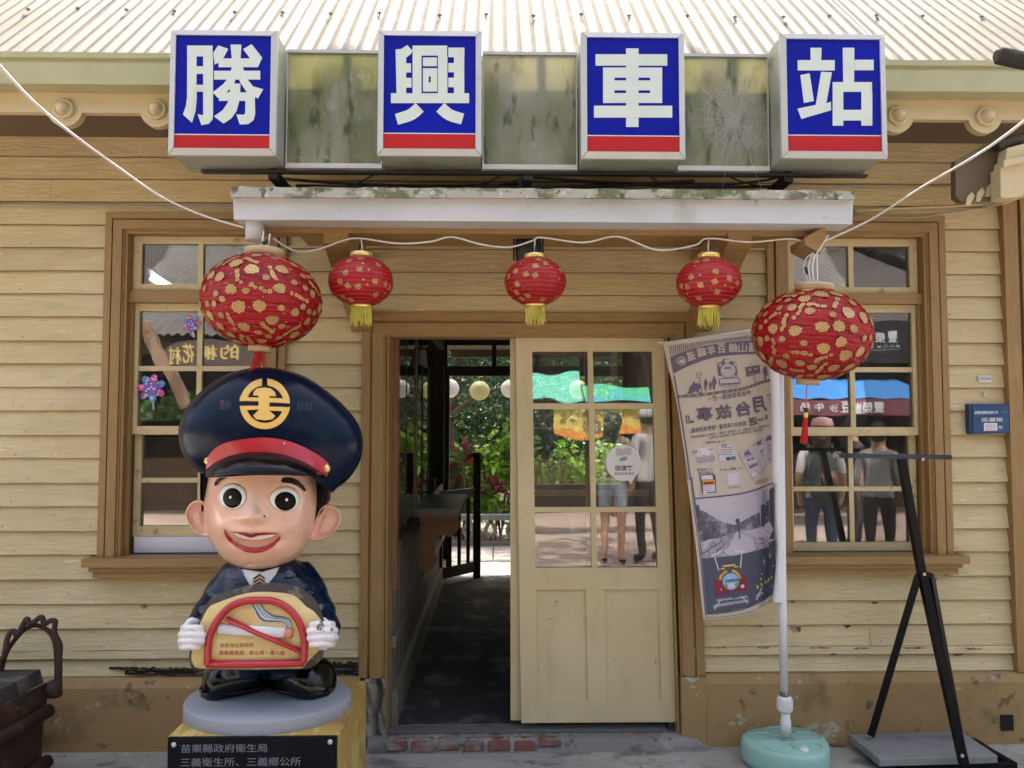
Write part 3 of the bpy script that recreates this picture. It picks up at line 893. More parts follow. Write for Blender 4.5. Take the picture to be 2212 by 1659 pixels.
dd = MB(); dd.box(.22, EX1-.051, YB-.01, YB+.03, .046, .92); dd.box(.20, EX1-.051, YB-.03, YB+.05, .921, .97)
for k in range(8): dd.box(.22+.135*k, .23+.135*k, YB-.018, YB-.0105, .046, .92)
dd.build('added_panelling', m_dark, B)  # added to keep the sunlit garden from brightening the lower door panes
# low wooden gate in the garden doorway
G = thing('wooden_gate', (X(1030,1245,YB-.06), YB-.06, .03), 'dark low wooden gate with upright bars at the far garden doorway', 'gate')
gx1 = X(1030,1240,YB-.06); gx0 = X(930,1245,YB-.55)
gd = lambda t: (gx0+(gx1-gx0)*t, (YB-.55)+(.49)*t)
for t, h, w in ((1, 1.28, .075), (0, 1.05, .07)):
    x, y = gd(t); q = MB(); q.box(x-w/2, x+w/2, y-w/2, y+w/2, .03, h); q.box(x-w*.55, x+w*.55, y-w*.55, y+w*.55, h+.001, h+.02); q.build('post', m_dark, G)
for z, w in ((.16,.10), (.90,.09)):
    a, b = gd(.06), gd(.94); q = MB(); q.bar((*a, z), (*b, z), .045, w); q.build('rail', m_dark, G)
for t in (.2,.4,.6,.8):
    x, y = gd(t); q = MB(); q.bar((x,y,.212),(x,y,.853), .035, .022); q.build('baluster', m_dark, G)

# swivel lamp over the ticket window
Lm = thing('floodlight', at(906,770,1.5), 'grey floodlight with glass front hanging inside beside the ticket window', 'light')
q = MB(); c = at(906,772,1.5)
q.hexa([c+Vector(v) for v in ((-.09,-.07,-.02),(.07,-.07,-.09),(.10,.09,-.05),(-.06,.09,.02),(-.10,-.05,.06),(.05,-.05,.06),(.07,.09,.08),(-.08,.09,.08))])
q.build('housing', m_black, Lm)
q = MB(); q.hexa([c+Vector(v) for v in ((-.085,-.073,-.015),(.066,-.073,-.083),(.066,-.071,-.083),(-.085,-.071,-.015),(-.09,-.058,.05),(.05,-.058,.05),(.05,-.054,.05),(-.09,-.054,.05))])
q.build('lens', M('lamp_lens', (.35,.36,.36), .2), Lm)
q = MB(); q.tube([c+Vector((0,.02,.07)), c+Vector((.01,.02,.22)), c+Vector((0,.02,.40))], .018, 8); q.build('arm', m_black, Lm)

# things seen through the left window
m_card = M('cardboard', (.40,.27,.15), .85, layers=[((.34,.22,.12), 5, S1, .5,.7,.6)])
def carton(name, x0, x1, y0, y1, z0, z1, label):
    T = thing(name, ((x0+x1)/2,(y0+y1)/2,z0), label, 'box')
    q = MB(); q.box(x0,x1,y0,y1,z0,z1); q.build('body', m_card, T)
    q = MB(); q.box((x0+x1)/2-.03,(x0+x1)/2+.03,y0-.002,y1+.002,z1+.0005,z1+.002); q.box((x0+x1)/2-.03,(x0+x1)/2+.03,y0-.003,y0-.0005,z1-.08,z1+.002); q.build('tape', M('parcel_tape', (.46,.36,.22), .3), T)
    return T
a = X(300,1000,.4); b = X(600,1000,.4)
carton('carton', a, a+.42, .30, .62, Z(300,1040,.3)-.30, Z(300,948,.3), 'cardboard carton on top behind the left window')
carton('carton', a-.02, a+.50, .28, .64, Z(300,1150,.28)-.2, Z(300,1040,.3)-.302, 'wider cardboard carton below the other behind the left window')
tb = thing('table', (a+.3,.5,.03), 'plain table behind the left window with cartons and white wrapping on it', 'table')
zt2 = Z(300,1150,.28)-.201
q = MB(); q.box(a-.2, a+1.0, .2, .9, zt2-.03, zt2-.001); q.build('tabletop', m_card, tb)
for (x, y) in ((a-.15,.25),(a+.95,.25),(a-.15,.85),(a+.95,.85)):
    q = MB(); q.box(x-.02,x+.02,y-.02,y+.02,.03,zt2-.031); q.build('leg', m_dark, tb)
q = MB()
def sheet(u, v):
    return (a+.02+.7*u, .15+.13*v, Z(300,1105,.2) + .035*sin(u*7+1)*(1-v) - .17*(1-v)**2 + .03*v)
q.grid(sheet, 20, 8)
tag(q.build('wrapping', M('bubble_wrap', (.66,.66,.66), .35), None), 'crumpled white wrapping sheet behind the lower left window pane', 'wrapping')
q = MB()
p0, p1 = at(288,1160,.055), at(600,1193,.055)
q.box(p0.x, p1.x, .062, .068, p1.z, p0.z)
tag(q.build('paper_board', M('white_board', (.68,.67,.72), .6), None), 'white board filling the gap under the raised left window sash', 'board')
T = thing('tube_lamp', at(345,600,.75), 'lit white fluorescent tube glimpsed behind the upper left window pane', 'light')
q = MB(); p0, p1 = at(308,588,.62), at(372,628,1.0); q.tube([p0, p1], .016, 10); q.build('tube', M('tube_glow', (.9,.95,1), .4, emit=5.0), T)
q = MB(); q.bar(p0+Vector((0,0,.04)), p1+Vector((0,0,.04)), .06, .035); q.build('housing', M('lamp_white', (.6,.6,.6), .5), T)
def pinwheel(px, py, s, rot, label, tilt=0):
    c = at(px, py, .024)
    T = thing('pinwheel', c, label, 'pinwheel', 'pinwheel flowers in the left window')
    cols = [M('petal_pink', (.62,.06,.25), .4), M('petal_blue', (.09,.26,.62), .4), M('petal_purple', (.20,.09,.42), .4)]
    mw = M('petal_white', (.75,.75,.78), .5)
    order = [1,0,1,0,2,1,0]
    for k in range(7):
        t = rot + 2*pi*k/7
        q = MB(); r = s*.62; pc = Vector((cos(t)*r, -.004*(k % 2), sin(t)*r))
        pts = [c + pc + Vector((s*.36*cos(w)*cos(t)-s*.25*sin(w)*sin(t), 0, s*.36*cos(w)*sin(t)+s*.25*sin(w)*cos(t))) for w in [2*pi*i/14 for i in range(14)]]
        q.prism(pts, (0,.002,0), 0)
        for _ in range(5):
            d = c + pc + Vector((random.uniform(-.18,.18)*s, -.0012, random.uniform(-.18,.18)*s))
            rr = s*.06
            q.add([d+Vector((rr*cos(w),0,rr*sin(w))) for w in [2*pi*i/6 for i in range(6)]], [tuple(range(6))], 1)
        q.build('petal', [cols[order[k]], mw], T)
    q = MB(); q.prism([c+Vector((s*.5*cos(w), -.009, s*.5*sin(w))) for w in [2*pi*i/16 for i in range(16)]], (0,.003,0), 0)
    for _ in range(9):
        d = c + Vector((random.uniform(-.3,.3)*s, -.0105, random.uniform(-.3,.3)*s)); rr = s*.06
        q.add([d+Vector((rr*cos(w),0,rr*sin(w))) for w in [2*pi*i/6 for i in range(6)]], [tuple(range(6))], 1)
    q.build('centre', [cols[2], mw], T)
    q = MB(); q.tube([c+Vector((0,.006,0)), c+Vector((.01,.008,-s*1.5))], .004, 6); q.build('stick', m_string, T)
pinwheel(327, 838, .075, .4, 'large blue pink and purple pinwheel flower low in the left window')
pinwheel(414, 699, .048, 1.0, 'small purple and blue pinwheel near the top of the left window')

# ------------------------------------------------------------------ garden behind
def paper_lantern(px, py, d, mat, label):
    Y = 6.0; c = at(px, py, Y); r = d/2/pxm(Y)
    T = thing('paper_lantern', c, label, 'lantern', 'round paper lanterns strung over the garden side')
    q = MB(); pr = []
    for i in range(25):
        e = -pi/2*.94 + pi*.94*i/24
        pr.append((r*cos(e)*(1+.012*(i % 2)), r*sin(e)*.97))
    q.lathe(pr, c, 24); q.build('shade', mat, T)
    q = MB(); q.tube([c+Vector((0,0,r*.95)), c+Vector((0,0,r*.95+.12))], .003, 5); q.build('cord', m_wire, T)
m_pw = M('paper_white', (.66,.64,.62), .8, trans=.45); m_py = M('paper_yellow', (.54,.51,.31), .8, trans=.45)
paper_lantern(881,843,44,m_py,'yellow paper lantern seen through the ticket window glass')
paper_lantern(940,838,38,m_pw,'white paper lantern half hidden behind the ticket window frame')
paper_lantern(971,839,42,m_pw,'white paper lantern hanging in full view beyond the passage')
paper_lantern(1036,844,43,m_py,'yellow paper lantern hanging in full view beyond the passage')
paper_lantern(1102,840,40,m_pw,'white paper lantern cut off by the cream sliding door')
paper_lantern(1250,842,42,m_py,'yellow paper lantern behind the sliding door glass')
q = MB(); q.tube(sag((X(700,815,6.0),6.0,Z(900,812,6.0)+.06), (X(1500,812,6.0),6.0,Z(900,812,6.0)+.06), .04), .004, 5)
tag(q.build('lantern_cord', m_wire, None), 'thin cord carrying the paper lanterns over the garden side', 'cord')
# pierced balustrade
Wb = thing('balustrade', (0,6.1,0), 'low pierced concrete balustrade with hexagon pattern and worn cap', 'balustrade')
q = MB(); zt3 = .40
q.box(-4, 4, 6.04, 6.18, zt3-.07, zt3); q.build('cap', M('balustrade_cap', (.22,.25,.24), .8, layers=[((.30,.10,.05), 4, (1,1,8), .55,.68,.8), ((.08,.16,.24), 2, S1, .55,.7,.7)]), Wb)
q = MB(); q.box(-4, 4, 6.05, 6.17, 0, .06)
x = -4
while x < 4:
    for (p, s_) in (((x,.061),(x+.07,.195)), ((x+.07,.195),(x,.329)), ((x+.28,.061),(x+.21,.195)), ((x+.21,.195),(x+.28,.329))):
        q.bar((p[0],6.1,p[1]), (s_[0],6.1,s_[1]), .03, .05)
    q.box(x+.135, x+.155, 6.075, 6.125, .061, .329)
    x += .28
q.build('lattice', M('old_concrete', (.26,.25,.22), .9), Wb)
q = MB(); q.box(-6, 6, 4.95, 4.97, .003, .006); q.box(-.05,-.035, 4.97, 6.04, .003, .006); q.box(.55,.565, 4.0, 6.04, .003, .0055)
tag(q.build('pavement_joints', M('joint_dark', (.05,.05,.045), .9), None), kind='structure')

def leafy(mb, pts, size, mi=0, flat=.6, long=1.6):
    """a small folded leaf face at every point"""
    for p in pts:
        d = Vector((random.gauss(0,1), random.gauss(0,1), random.gauss(0,flat))).normalized()
        u = d.cross(Vector((random.gauss(0,1), random.gauss(0,1), random.gauss(0,1)))).normalized()
        s = size*random.uniform(.6,1.3)
        a, b = d*s*long*.5, u*s*.5
        mb.add([p-a, p-b*.9+a*.1, p+a, p+b*.9+a*.1], [(0,1,2,3)], mi)
def clumps(c, r, n, per, rz=None, spread=.22):
    out = []; rz = rz or r
    for _ in range(n):
        while True:
            v = Vector((random.uniform(-1,1), random.uniform(-1,1), random.uniform(-1,1)))
            if .25 < v.length < 1: break
        cc = Vector(c) + Vector((v.x*r, v.y*r, v.z*rz))
        for _ in range(per):
            out.append(cc + Vector((random.gauss(0,spread*r), random.gauss(0,spread*r), random.gauss(0,spread*rz*.7))))
    return out
m_lf_d = M('leaf_dark', (.030,.060,.026), .55, island=.5, hue=.02, trans=.35)
m_lf_m = M('leaf_mid', (.075,.15,.038), .5, island=.45, hue=.03, trans=.4)
m_lf_b = M('leaf_bright', (.22,.38,.045), .5, island=.4, hue=.035, trans=.5)
m_lf_r = M('leaf_red', (.16,.030,.035), .45, island=.5, hue=.03, trans=.35)
m_bark = M('bark', (.16,.11,.075), .9, layers=[((.07,.05,.035), 9, SV, .5,.7,.8)], bumps=[(14, SV, .8, .02)])
def tree(x, y, h, trunk, crown, mat, label, leaf=.07):
    T = thing('tree', (x,y,0), label, 'tree', 'trees of the garden side')
    q = MB()
    for (pts, r0, r1) in trunk:
        s = spline(pts, 6); q.tube(s, [r0+(r1-r0)*i/(len(s)-1) for i in range(len(s))], 10)
    q.build('trunk', m_bark, T)
    q = MB()
    for (c, r, n, per, rz) in crown: leafy(q, clumps(c, r, n, per, rz), leaf)
    q.build('crown', mat, T, fix=False)
tx, ty = X(985,1050,7.0), 7.0
tree(tx, ty, 5, [([(tx-.05,ty,0),(tx-.1,ty,.5),(tx+.02,ty,.9),(tx-.12,ty,1.35),(tx-.06,ty+.1,1.9),(tx+.1,ty+.1,3.0)],.13,.05), ([(tx+.02,ty,.55),(tx+.22,ty-.1,.85),(tx+.42,ty-.1,1.02)],.08,.06), ([(tx-.08,ty,1.7),(tx+.35,ty,2.0),(tx+.9,ty-.1,2.15)],.045,.015)],
     [((tx+.5,ty+.3,2.6),1.3,46,75,.9), ((tx-.6,ty+.3,2.3),1.0,30,70,.8), ((tx+1.3,ty+.2,2.1),.9,26,70,.6), ((tx+.9,ty+.7,4.9),1.5,40,90,.5), ((tx+.2,ty-.2,4.6),1.1,22,70,.4)], m_lf_d, 'twisted old juniper with dark hanging foliage beyond the passage', .05)  # the two highest clumps are added out of sight to dapple the ground
for (x, y, r, mat, lab) in ((-2.6,10.5,2.3,m_lf_m,'mid green tree at the left behind the juniper'), (.9,11.5,2.6,m_lf_d,'broad dark tree straight behind the juniper'), (3.6,10.2,2.2,m_lf_m,'mid green tree at the right behind the bright shrubs'), (-.6,13.5,3.2,m_lf_m,'tall pale tree farthest back in the garden')):
    tree(x, y, 5, [([(x,y,0),(x+.1,y,1.2),(x-.05,y,2.6),(x+.1,y,4)],.18,.07)], [((x,y,2.6),r,60,70,1.9), ((x+.4,y-.4,1.2),r*.8,30,60,.9), ((x-.3,y,4.4),r*.9,30,60,1.2)], mat, lab, .11)
q = MB()
q.grid(lambda u, v: (-16+32*u, 15+5*v, -.1+5.2*v+.5*sin(u*19)*v), 30, 8)
tag(q.build('hillside', M('hill_green', (.035,.055,.025), .9, layers=[((.09,.13,.05), 3, S1, .5,.7,.7)]), None), kind='structure')
q = MB(); pts = []
for _ in range(9000):
    u, v = random.random(), random.random()
    pts.append(Vector((-12+24*u, 14.6+4.6*v+random.uniform(-.4,.2), .1+5*v+random.uniform(0,.9))))
leafy(q, pts, .24)
tag(q.build('woodland', m_lf_m, None, fix=False), 'green wooded slope filling the far background of the garden', 'woodland', kind='stuff')
def shrub(x, y, r, h, mat, label, n=26, per=42, leaf=.075):
    T = thing('shrub', (x,y,0), label, 'shrub', 'bright shrubs along the balustrade')
    q = MB()
    for k in range(6):
        t = 2*pi*k/6
        q.tube(spline([(x,y,0),(x+cos(t)*r*.3,y+sin(t)*r*.3,h*.4),(x+cos(t)*r*.7,y+sin(t)*r*.6,h*.85)],4), .012, 5)
    q.build('stem', m_bark, T)
    q = MB(); leafy(q, clumps((x,y,h*.58), r, n, per, h*.45, .2), leaf)
    q.build('foliage', mat, T, fix=False)
for (px, Y, r, h, lab) in ((1082,6.75,.42,1.55,'tall bright green shrub beside the cream sliding door'), (1010,7.3,.5,1.15,'bright green shrub behind the wooden gate'), (880,6.8,.45,1.45,'bright shrub seen through the ticket window'), (950,7.6,.5,1.2,'bright shrub left of the twisted trunk'), (1190,6.9,.55,1.3,'bright shrub seen through the door glass'), (1330,7.0,.55,1.2,'bright shrub at the right behind the door glass')):
    shrub(X(px,1000,Y), Y, r, h, m_lf_b, lab)
def cordyline(x, y, h, label, red):
    T = thing('cordyline', (x,y,0), label, 'plant', 'red leaved plants along the balustrade')
    q = MB(); q.tube(spline([(x,y,0),(x+.03,y,h*.5),(x,y,h)],4), .016, 6); q.build('stem', m_bark, T)
    q = MB()
    for k in range(26):
        t = k*2.4; e = random.uniform(.15,1.25); L_ = random.uniform(.28,.42); w = random.uniform(.035,.05)
        b = Vector((x,y,h-.10+.12*random.random()))
        d = Vector((cos(t)*cos(e), sin(t)*cos(e), sin(e))); s = d.cross(Vector((0,0,1))).normalized()
        m1 = b+d*L_*.45+Vector((0,0,.01)); tip = b+d*L_+Vector((0,0,-.16*L_-.05*cos(e)))
        q.add([b, m1-s*w, tip, m1+s*w], [(0,1,2),(0,2,3)], 0 if random.random() < red else 1)
    q.build('leaves', [m_lf_r, m_lf_m], T, fix=False)
for (px, py, Y, red, lab) in ((1000,985,6.5,.5,'upright red and green leaved plant behind the wooden gate'), (1025,1000,6.7,.4,'green and red leaved plant right of the gate post'), (1068,1060,6.35,.8,'dark red drooping plant beside the door edge'), (960,1020,6.6,.7,'red leaved plant left of the twisted trunk'), (880,1040,6.5,.6,'red leaved plant seen through the ticket window'), (1100,1000,6.6,.5,'tall red leaved plant cut off by the door')):
    p = at(px, py, Y); cordyline(p.x, Y, p.z, lab, red)
# ================================================================== STATION SIGN
YS = -.715                                # face of the mossy panels
YBF = -.86                                # face of the letter boxes
S = thing('station_sign', at(1140,365,YS), 'row of four blue lettered light boxes on a mossy panel above the door', 'sign')
zpt, zpb = Z(900,112,YS), Z(900,365,YS)
gaps = [(598,830,108,112,366), (1036,1262,109,113,366), (1476,1700,113,117,367)]
boxes = [  # picture corners of each face: TL, TR, BR, BL
    ((368,63),(594,65),(595,337),(370,333)),
    ((817,65),(1036,65),(1040,337),(817,335)),
    ((1257,67),(1478,71),(1479,340),(1256,345)),
    ((1691,71),(1912,74),(1915,340),(1690,343))]
bxw = []
for c in boxes:
    p = [at(x, y, YBF) for x, y in c]
    bxw.append((min(p[0].x,p[3].x), max(p[1].x,p[2].x), (p[2].z+p[3].z)/2, (p[0].z+p[1].z)/2))
for i in range(3):
    a, b = bxw[i][1], bxw[i+1][0]
    q = MB()
    q.box(a+.002, b-.002, YS, YS+.006, zpb+.022, zpt-.012, 0)
    q.build('panel', m_panel, S)
    q = MB()
    q.box(a+.001, b-.001, YS-.008, YS+.012, zpt-.011, zpt+.002)
    q.box(a+.001, b-.001, YS-.006, YS+.02, zpb, zpb+.021)
    q.box(a+.001, a+.006, YS-.004, YS+.008, zpb+.0215, zpt-.0115); q.box(b-.006, b-.001, YS-.004, YS+.008, zpb+.0215, zpt-.0115)
    q.box(a+(b-a)*.62-.015, a+(b-a)*.62+.02, YS+.007, YS+.04, zpb+.0215, zpt-.0115)
    q.build('panel_frame', m_steel, S)
def stroke_sheet(mb, polys, surf_y, tf, mi):
    for k, poly in enumerate(polys):
        pts = [tf(x, y) for x, y in poly]
        front = [at(x, y, surf_y) for x, y in pts]
        mb.prism([(p.x, surf_y - .0008 - .00013*k, p.z) for p in front], (0,.0006,0), mi)
R = lambda x0,y0,x1,y1: [(x0,y0),(x1,y0),(x1,y1),(x0,y1)]
def arcband(p, w):                         # polygon round a curved stroke
    p = [Vector((a,b)) for a,b in p]; s = [Vector((v.x,v.y)) for v in spline([(a.x,a.y,0) for a in p], 6)]
    n = len(s); l, r = [], []
    for i in range(n):
        d = (s[min(i+1,n-1)]-s[max(i-1,0)]).normalized(); q = Vector((-d.y,d.x))*(w[0]+(w[1]-w[0])*i/(n-1) if hasattr(w,'__len__') else w)/2
        l.append(s[i]+q); r.append(s[i]-q)
    return [tuple(v) for v in l+r[::-1]]
ch1 = [R(1213,295,1378,366), R(1213,367,1274,560), R(1317,367,1381,745), R(1274,430,1317,480), R(1274,550,1317,595),
       [(1213,555),(1274,555),(1276,640),(1268,720),(1245,797),(1186,742),(1205,690),(1213,630)],
       [(1281,740),(1316,748),(1318,730),(1381,740),(1378,775),(1355,803),(1306,812)],
       [(1382,345),(1415,295),(1480,318),(1450,375),(1420,405),(1392,420)], [(1495,290),(1565,290),(1560,380),(1503,380)], [(1576,320),(1632,288),(1700,375),(1672,437),(1618,375)],
       R(1418,380,1668,437), R(1388,460,1687,517),
       [(1503,437),(1575,437),(1600,510),(1640,560),(1707,580),(1672,640),(1600,600),(1555,530),(1540,470),(1520,540),(1470,600),(1415,638),(1380,600),(1450,545),(1490,490)],
       R(1420,600,1652,655), [(1492,543),(1560,543),(1556,640),(1535,720),(1500,770),(1450,802),(1388,756),(1445,715),(1478,665),(1490,610)],
       [(1592,640),(1652,600),(1655,740),(1645,780),(1610,806),(1555,808),(1533,742),(1580,746),(1590,735)]]
t1 = lambda x, y: (x/3.0, y/3.0)
ch2 = [[(352,320),(388,318),(428,292),(462,330),(452,350),(420,375),(420,605),(358,605)], R(420,411,452,470), R(420,505,455,568),
       R(462,296,686,361), R(462,361,520,610), R(626,361,688,610), R(529,373,620,430), R(529,443,622,496), R(529,496,567,594), R(580,496,622,594), R(567,536,580,594),
       R(694,310,798,372), R(730,372,797,608), R(694,410,730,470), R(694,505,730,567), R(322,606,828,670),
       arcband([(508,697),(450,745),(358,775)], (78,72)), arcband([(642,697),(700,745),(786,773)], (78,72))]
t2 = lambda x, y: (737.3+x/3.0, y/3.0)
ch3 = [R(1845,314,1926,823), R(1647,352,2112,426), R(1696,438,1770,668), R(2001,438,2079,668), R(1770,438,2001,504), R(1770,522,2001,586), R(1770,604,2001,668), R(1637,686,2144,763)]
t3 = t2
ch4 = [[(828,310),(900,310),(897,400),(830,400)], R(745,390,985,457), [(762,487),(822,475),(850,655),(785,668)], [(897,465),(967,470),(930,670),(960,660),(962,715),(790,765),(770,772),(743,705),(862,680)],
       [(1037,310),(1112,310),(1110,540),(1040,540)], R(1112,388,1237,456), R(971,533,1226,596), R(971,596,1040,815), R(1157,596,1228,815), R(1040,713,1157,782)]
t4 = lambda x, y: (1474.6+x/3.0, y/3.0)
insets = [((378,75),(583,76),(582,290),(379,289)), ((826,76),(1027,77),(1028,287),(826.5,286.5)), ((1269,79),(1468,81),(1468,291),(1267,292)), ((1704,83),(1902,84),(1903,291),(1704,290))]
reds = [((379,290.5),(582,291),(581,329),(378,327)), ((826.5,288),(1028,288.5),(1028,326),(826.5,325)), ((1267,293),(1467.5,293),(1467,330),(1266,332)), ((1704,292),(1903,292.5),(1903,329),(1704,329))]
for i in range(4):
    x0, x1, z0, z1 = bxw[i]
    L_ = MB()
    L_.box(x0+.006, x1-.006, YBF+.02, YS+.10, z0+.006, z1-.006)
    bo = L_.build('letter_box', m_boxside, S)
    # mitred steel frame round the face
    fw = .024
    q = MB()
    o_ = [(x0,z0),(x1,z0),(x1,z1),(x0,z1)]; n_ = [(x0+fw,z0+fw*1.15),(x1-fw,z0+fw*1.15),(x1-fw,z1-fw),(x0+fw,z1-fw)]
    for k in range(4):
        a, b = o_[k], o_[(k+1)%4]; c, d = n_[(k+1)%4], n_[k]
        ux, uz = (b[0]-a[0]), (b[1]-a[1]); ul = sqrt(ux*ux+uz*uz); ux, uz = ux/ul*.0016, uz/ul*.0016
        a, b, c, d = (a[0]+ux,a[1]+uz), (b[0]-ux,b[1]-uz), (c[0]-ux,c[1]-uz), (d[0]+ux,d[1]+uz)
        q.hexa([(a[0],YBF+.022,a[1]),(b[0],YBF+.022,b[1]),(c[0],YBF+.022,c[1]),(d[0],YBF+.022,d[1]),(a[0],YBF+.004,a[1]),(b[0],YBF+.004,b[1]),(c[0],YBF-.003,c[1]),(d[0],YBF-.003,d[1])])
    q.build('frame', m_steel, S).parent = bo
    q = MB(); q.box(x0+fw-.002, x1-fw+.002, YBF+.004, YBF+.019, z0+fw, z1-fw+.002)
    q.build('face', m_blue, S).parent = bo
    q = MB()
    for poly, dy in ((reds[i], .0004),):
        p = [at(x, y, YBF) for x, y in poly]
        xa_, xb_ = x0+fw, x1-fw
        q.box(xa_, xb_, YBF+.0032, YBF+.0038, z0+fw*1.15, p[0].z)
        q.box(xa_, xb_, YBF+.0030, YBF+.0036, p[0].z, p[0].z+.004, 1)
    q.build('red_band', [m_red, m_white], S).parent = bo
    q = MB()
    stroke_sheet(q, (ch1, ch2, ch3, ch4)[i], YBF+.0036, (t1, t2, t3, t4)[i], 0)
    q.build('character', m_white, S).parent = bo
# steel struts and rails that carry the sign
q = MB()
for px in (592, 1140, 1700):
    x = X(px, 385, YS+.05)
    q.bar((x, YS+.03, zpb+.001), (x+(.05 if px < 1000 else -.05 if px > 1500 else 0), -.30, zpb-.16), .03, .03)
    q.box(x-.02, x+.02, YS+.03, -.02, zpb-.035, zpb-.002)
q.box(X(560,395,-.45), X(1700,395,-.45), -.46, -.42, zpb-.10, zpb-.07)
q.box(X(430,371,YS), X(1880,371,YS), YS+.02, YS+.05, zpb-.012, zpb-.001)
for (a, b, c, d) in ((720,404,815,372),(1000,402,1090,373),(1010,402,1150,376),(1475,404,1395,374),(1680,402,1560,374)):
    q.tube(sag(at(a,b,-.6), at(c,d,-.55), .02, 6), .004, 5)
for (x0_, y0_, x1_, y1_, r_) in ((600,385,1120,398,.007),(640,402,1500,392,.009),(1130,380,1700,402,.007),(1450,398,1700,380,.006)):
    q.tube(sag(at(x0_,y0_,-.5), at(x1_,y1_,-.5), .02, 10), r_, 6)
q.build('mounting_frame', m_black, S)

# ================================================================== DOOR CANOPY
YC = -.80
Cn = thing('door_canopy', (X(1170,490,0),0,Z(1170,600,0)), 'small canopy with white gutter and mossy edge over the station door', 'canopy')
def flatbox(mb, pts, y0, y1, mi=0):        # picture quad at depth y0 pushed back to y1
    p = [at(x, y, y0) for x, y in pts]
    mb.prism([(a.x, y0, a.z) for a in p], (0, y1-y0, 0), mi)
cx0, cx1 = X(499,402,YC-.03), X(1846,412,YC-.03)
zt_l, zt_r = Z(499,403,YC-.03), Z(1846,412,YC-.03)
zb_l, zb_r = Z(499,426,YC-.03), Z(1846,430,YC-.03)
q = MB()
n = 60; vs = []; fs = []
for j in range(n+1):
    t = j/n; x = cx0+(cx1-cx0)*t; w = random.uniform(-.002,.002)
    a, b = zt_l+(zt_r-zt_l)*t, zb_l+(zb_r-zb_l)*t
    vs += [(x, YC-.03+w, b+w), (x, YC-.03-w, a+w), (x, -.03, a+.17), (x, -.03, b+.15)]
for j in range(n):
    for c in range(4): fs.append((j*4+c, j*4+(c+1)%4, j*4+4+(c+1)%4, j*4+4+c))
fs += [(3,2,1,0), tuple(n*4+c for c in range(4))]
q.add(vs, fs)
q.build('roof_slab', m_moss, Cn)
q = MB(); flatbox(q, ((503,426),(1843,431),(1841,484),(505,474)), YC, YC+.12, 0)
gtr = q.build('gutter', m_gwhite, Cn)
q = MB(); p0 = at(550,474,YC+.06); q.tube([p0+Vector((0,0,.01)), p0-Vector((0,0,.09))], .036, 18); q.build('outlet_pipe', m_gwhite, Cn).parent = gtr
q = MB(); flatbox(q, ((572,478),(1786,486),(1784,511),(570,502)), YC+.125, YC+.20, 0)
q.box(cx0+.12, cx1-.1, YC+.21, -.03, zb_l-.012, zb_l-.003)
beam = q.build('beam', m_brown_h, Cn)
q = MB(); pr = [(1740,512),(1786,486),(1786,522),(1776,546),(1742,528)]
p = [at(x, y, YC+.05) for x, y in pr]; q.prism([(a.x, YC+.06, a.z) for a in p], (0,.16,0)); q.build('beam_end', m_brown_h, Cn)
for px in (730, 1592):
    q = MB(); x = X(px, 505, YC+.16)
    zb_ = Z(px, 503, YC+.16)
    q.hexa([(x-.052,YC+.12,zb_-.055),(x+.052,YC+.12,zb_-.055),(x+.052,-.03,zb_-.36),(x-.052,-.03,zb_-.36),(x-.052,YC+.12,zb_-.001),(x+.052,YC+.12,zb_-.001),(x+.052,-.03,zb_-.22),(x-.052,-.03,zb_-.22)])
    q.box(x-.05, x+.05, YC+.21, -.03, zb_+.005, zb_+.035)
    q.build('bracket', m_brown_h, Cn)

# black floodlight under the canopy
Fl = thing('floodlight', at(1140,530,-.45), 'black floodlight under the canopy behind the middle small red lantern', 'light')
c = at(1141,533,-.45)
q = MB(); q.lathe([(.03,-.09),(.055,-.085),(.06,0),(.055,.05),(.03,.06)], c, 16); q.build('housing', m_black, Fl)
q = MB(); q.box(c.x-.07, c.x-.062, c.y-.02, c.y+.02, c.z-.06, c.z+.1); q.box(c.x+.062, c.x+.07, c.y-.02, c.y+.02, c.z-.06, c.z+.1); q.box(c.x-.07, c.x+.07, c.y-.02, c.y+.02, c.z+.1, c.z+.112); q.build('yoke', m_black, Fl)

# log end poking in at the top right, and the porch gable beside it
Lg = MB(); a = at(2158,120,-1.1); b = at(2900,300,-1.25)
Lg.tube([a-Vector((.012,0,0)), a, a.lerp(b,.12)+Vector((0,0,.006)), b], [.020,.032,.033,.036], 14)
Lg.tube([b+Vector((-.01,.01,.05)), Vector((b.x-.01, b.y, 0))], .05, 12)
tag(Lg.build('log', M('dark_bark', (.03,.026,.022), .9, layers=[((.08,.085,.06), 8, (1,1,3), .55,.7,.7)], bumps=[(20, S1, .8, .01)]), None), 'dark weathered log end poking in below the roof at upper right', 'log')
Pg = thing('porch_gable', at(2150,380,-.42), 'dark brown porch gable end with pale notched boards at right edge', 'gable')
yp = -.42
def slab(pts, y0, y1, name, mat):
    q = MB(); p = [at(x, y, y0) for x, y in pts]; q.prism([(a.x, y0, a.z) for a in p], (0, y1-y0, 0)); return q.build(name, mat, Pg)
m_gable = M('gable_brown', (.15,.11,.06), .7, bumps=[(14, SH, .3, .003)])
slab([(2064,352),(2160,300),(2163,425),(2150,431),(2120,429),(2088,437),(2076,434),(2065,425)], yp, yp+.04, 'gable_board', m_gable)
slab([(2062,347),(2175,285),(2178,296),(2064,358)], yp-.03, yp-.002, 'coping', m_gable)
for (x, y) in ((2090,432),(2112,423),(2133,412)):
    slab([(x,y-8),(x+10,y-18),(x+16,y-8),(x+5,y+12),(x-4,y+12)], yp-.012, yp-.004, 'pale_tooth', m_eave)
slab([(2161,362),(2230,345),(2235,408),(2214,414),(2206,424),(2176,428),(2162,426)], yp-.10, yp-.03, 'barge_board', m_eave)
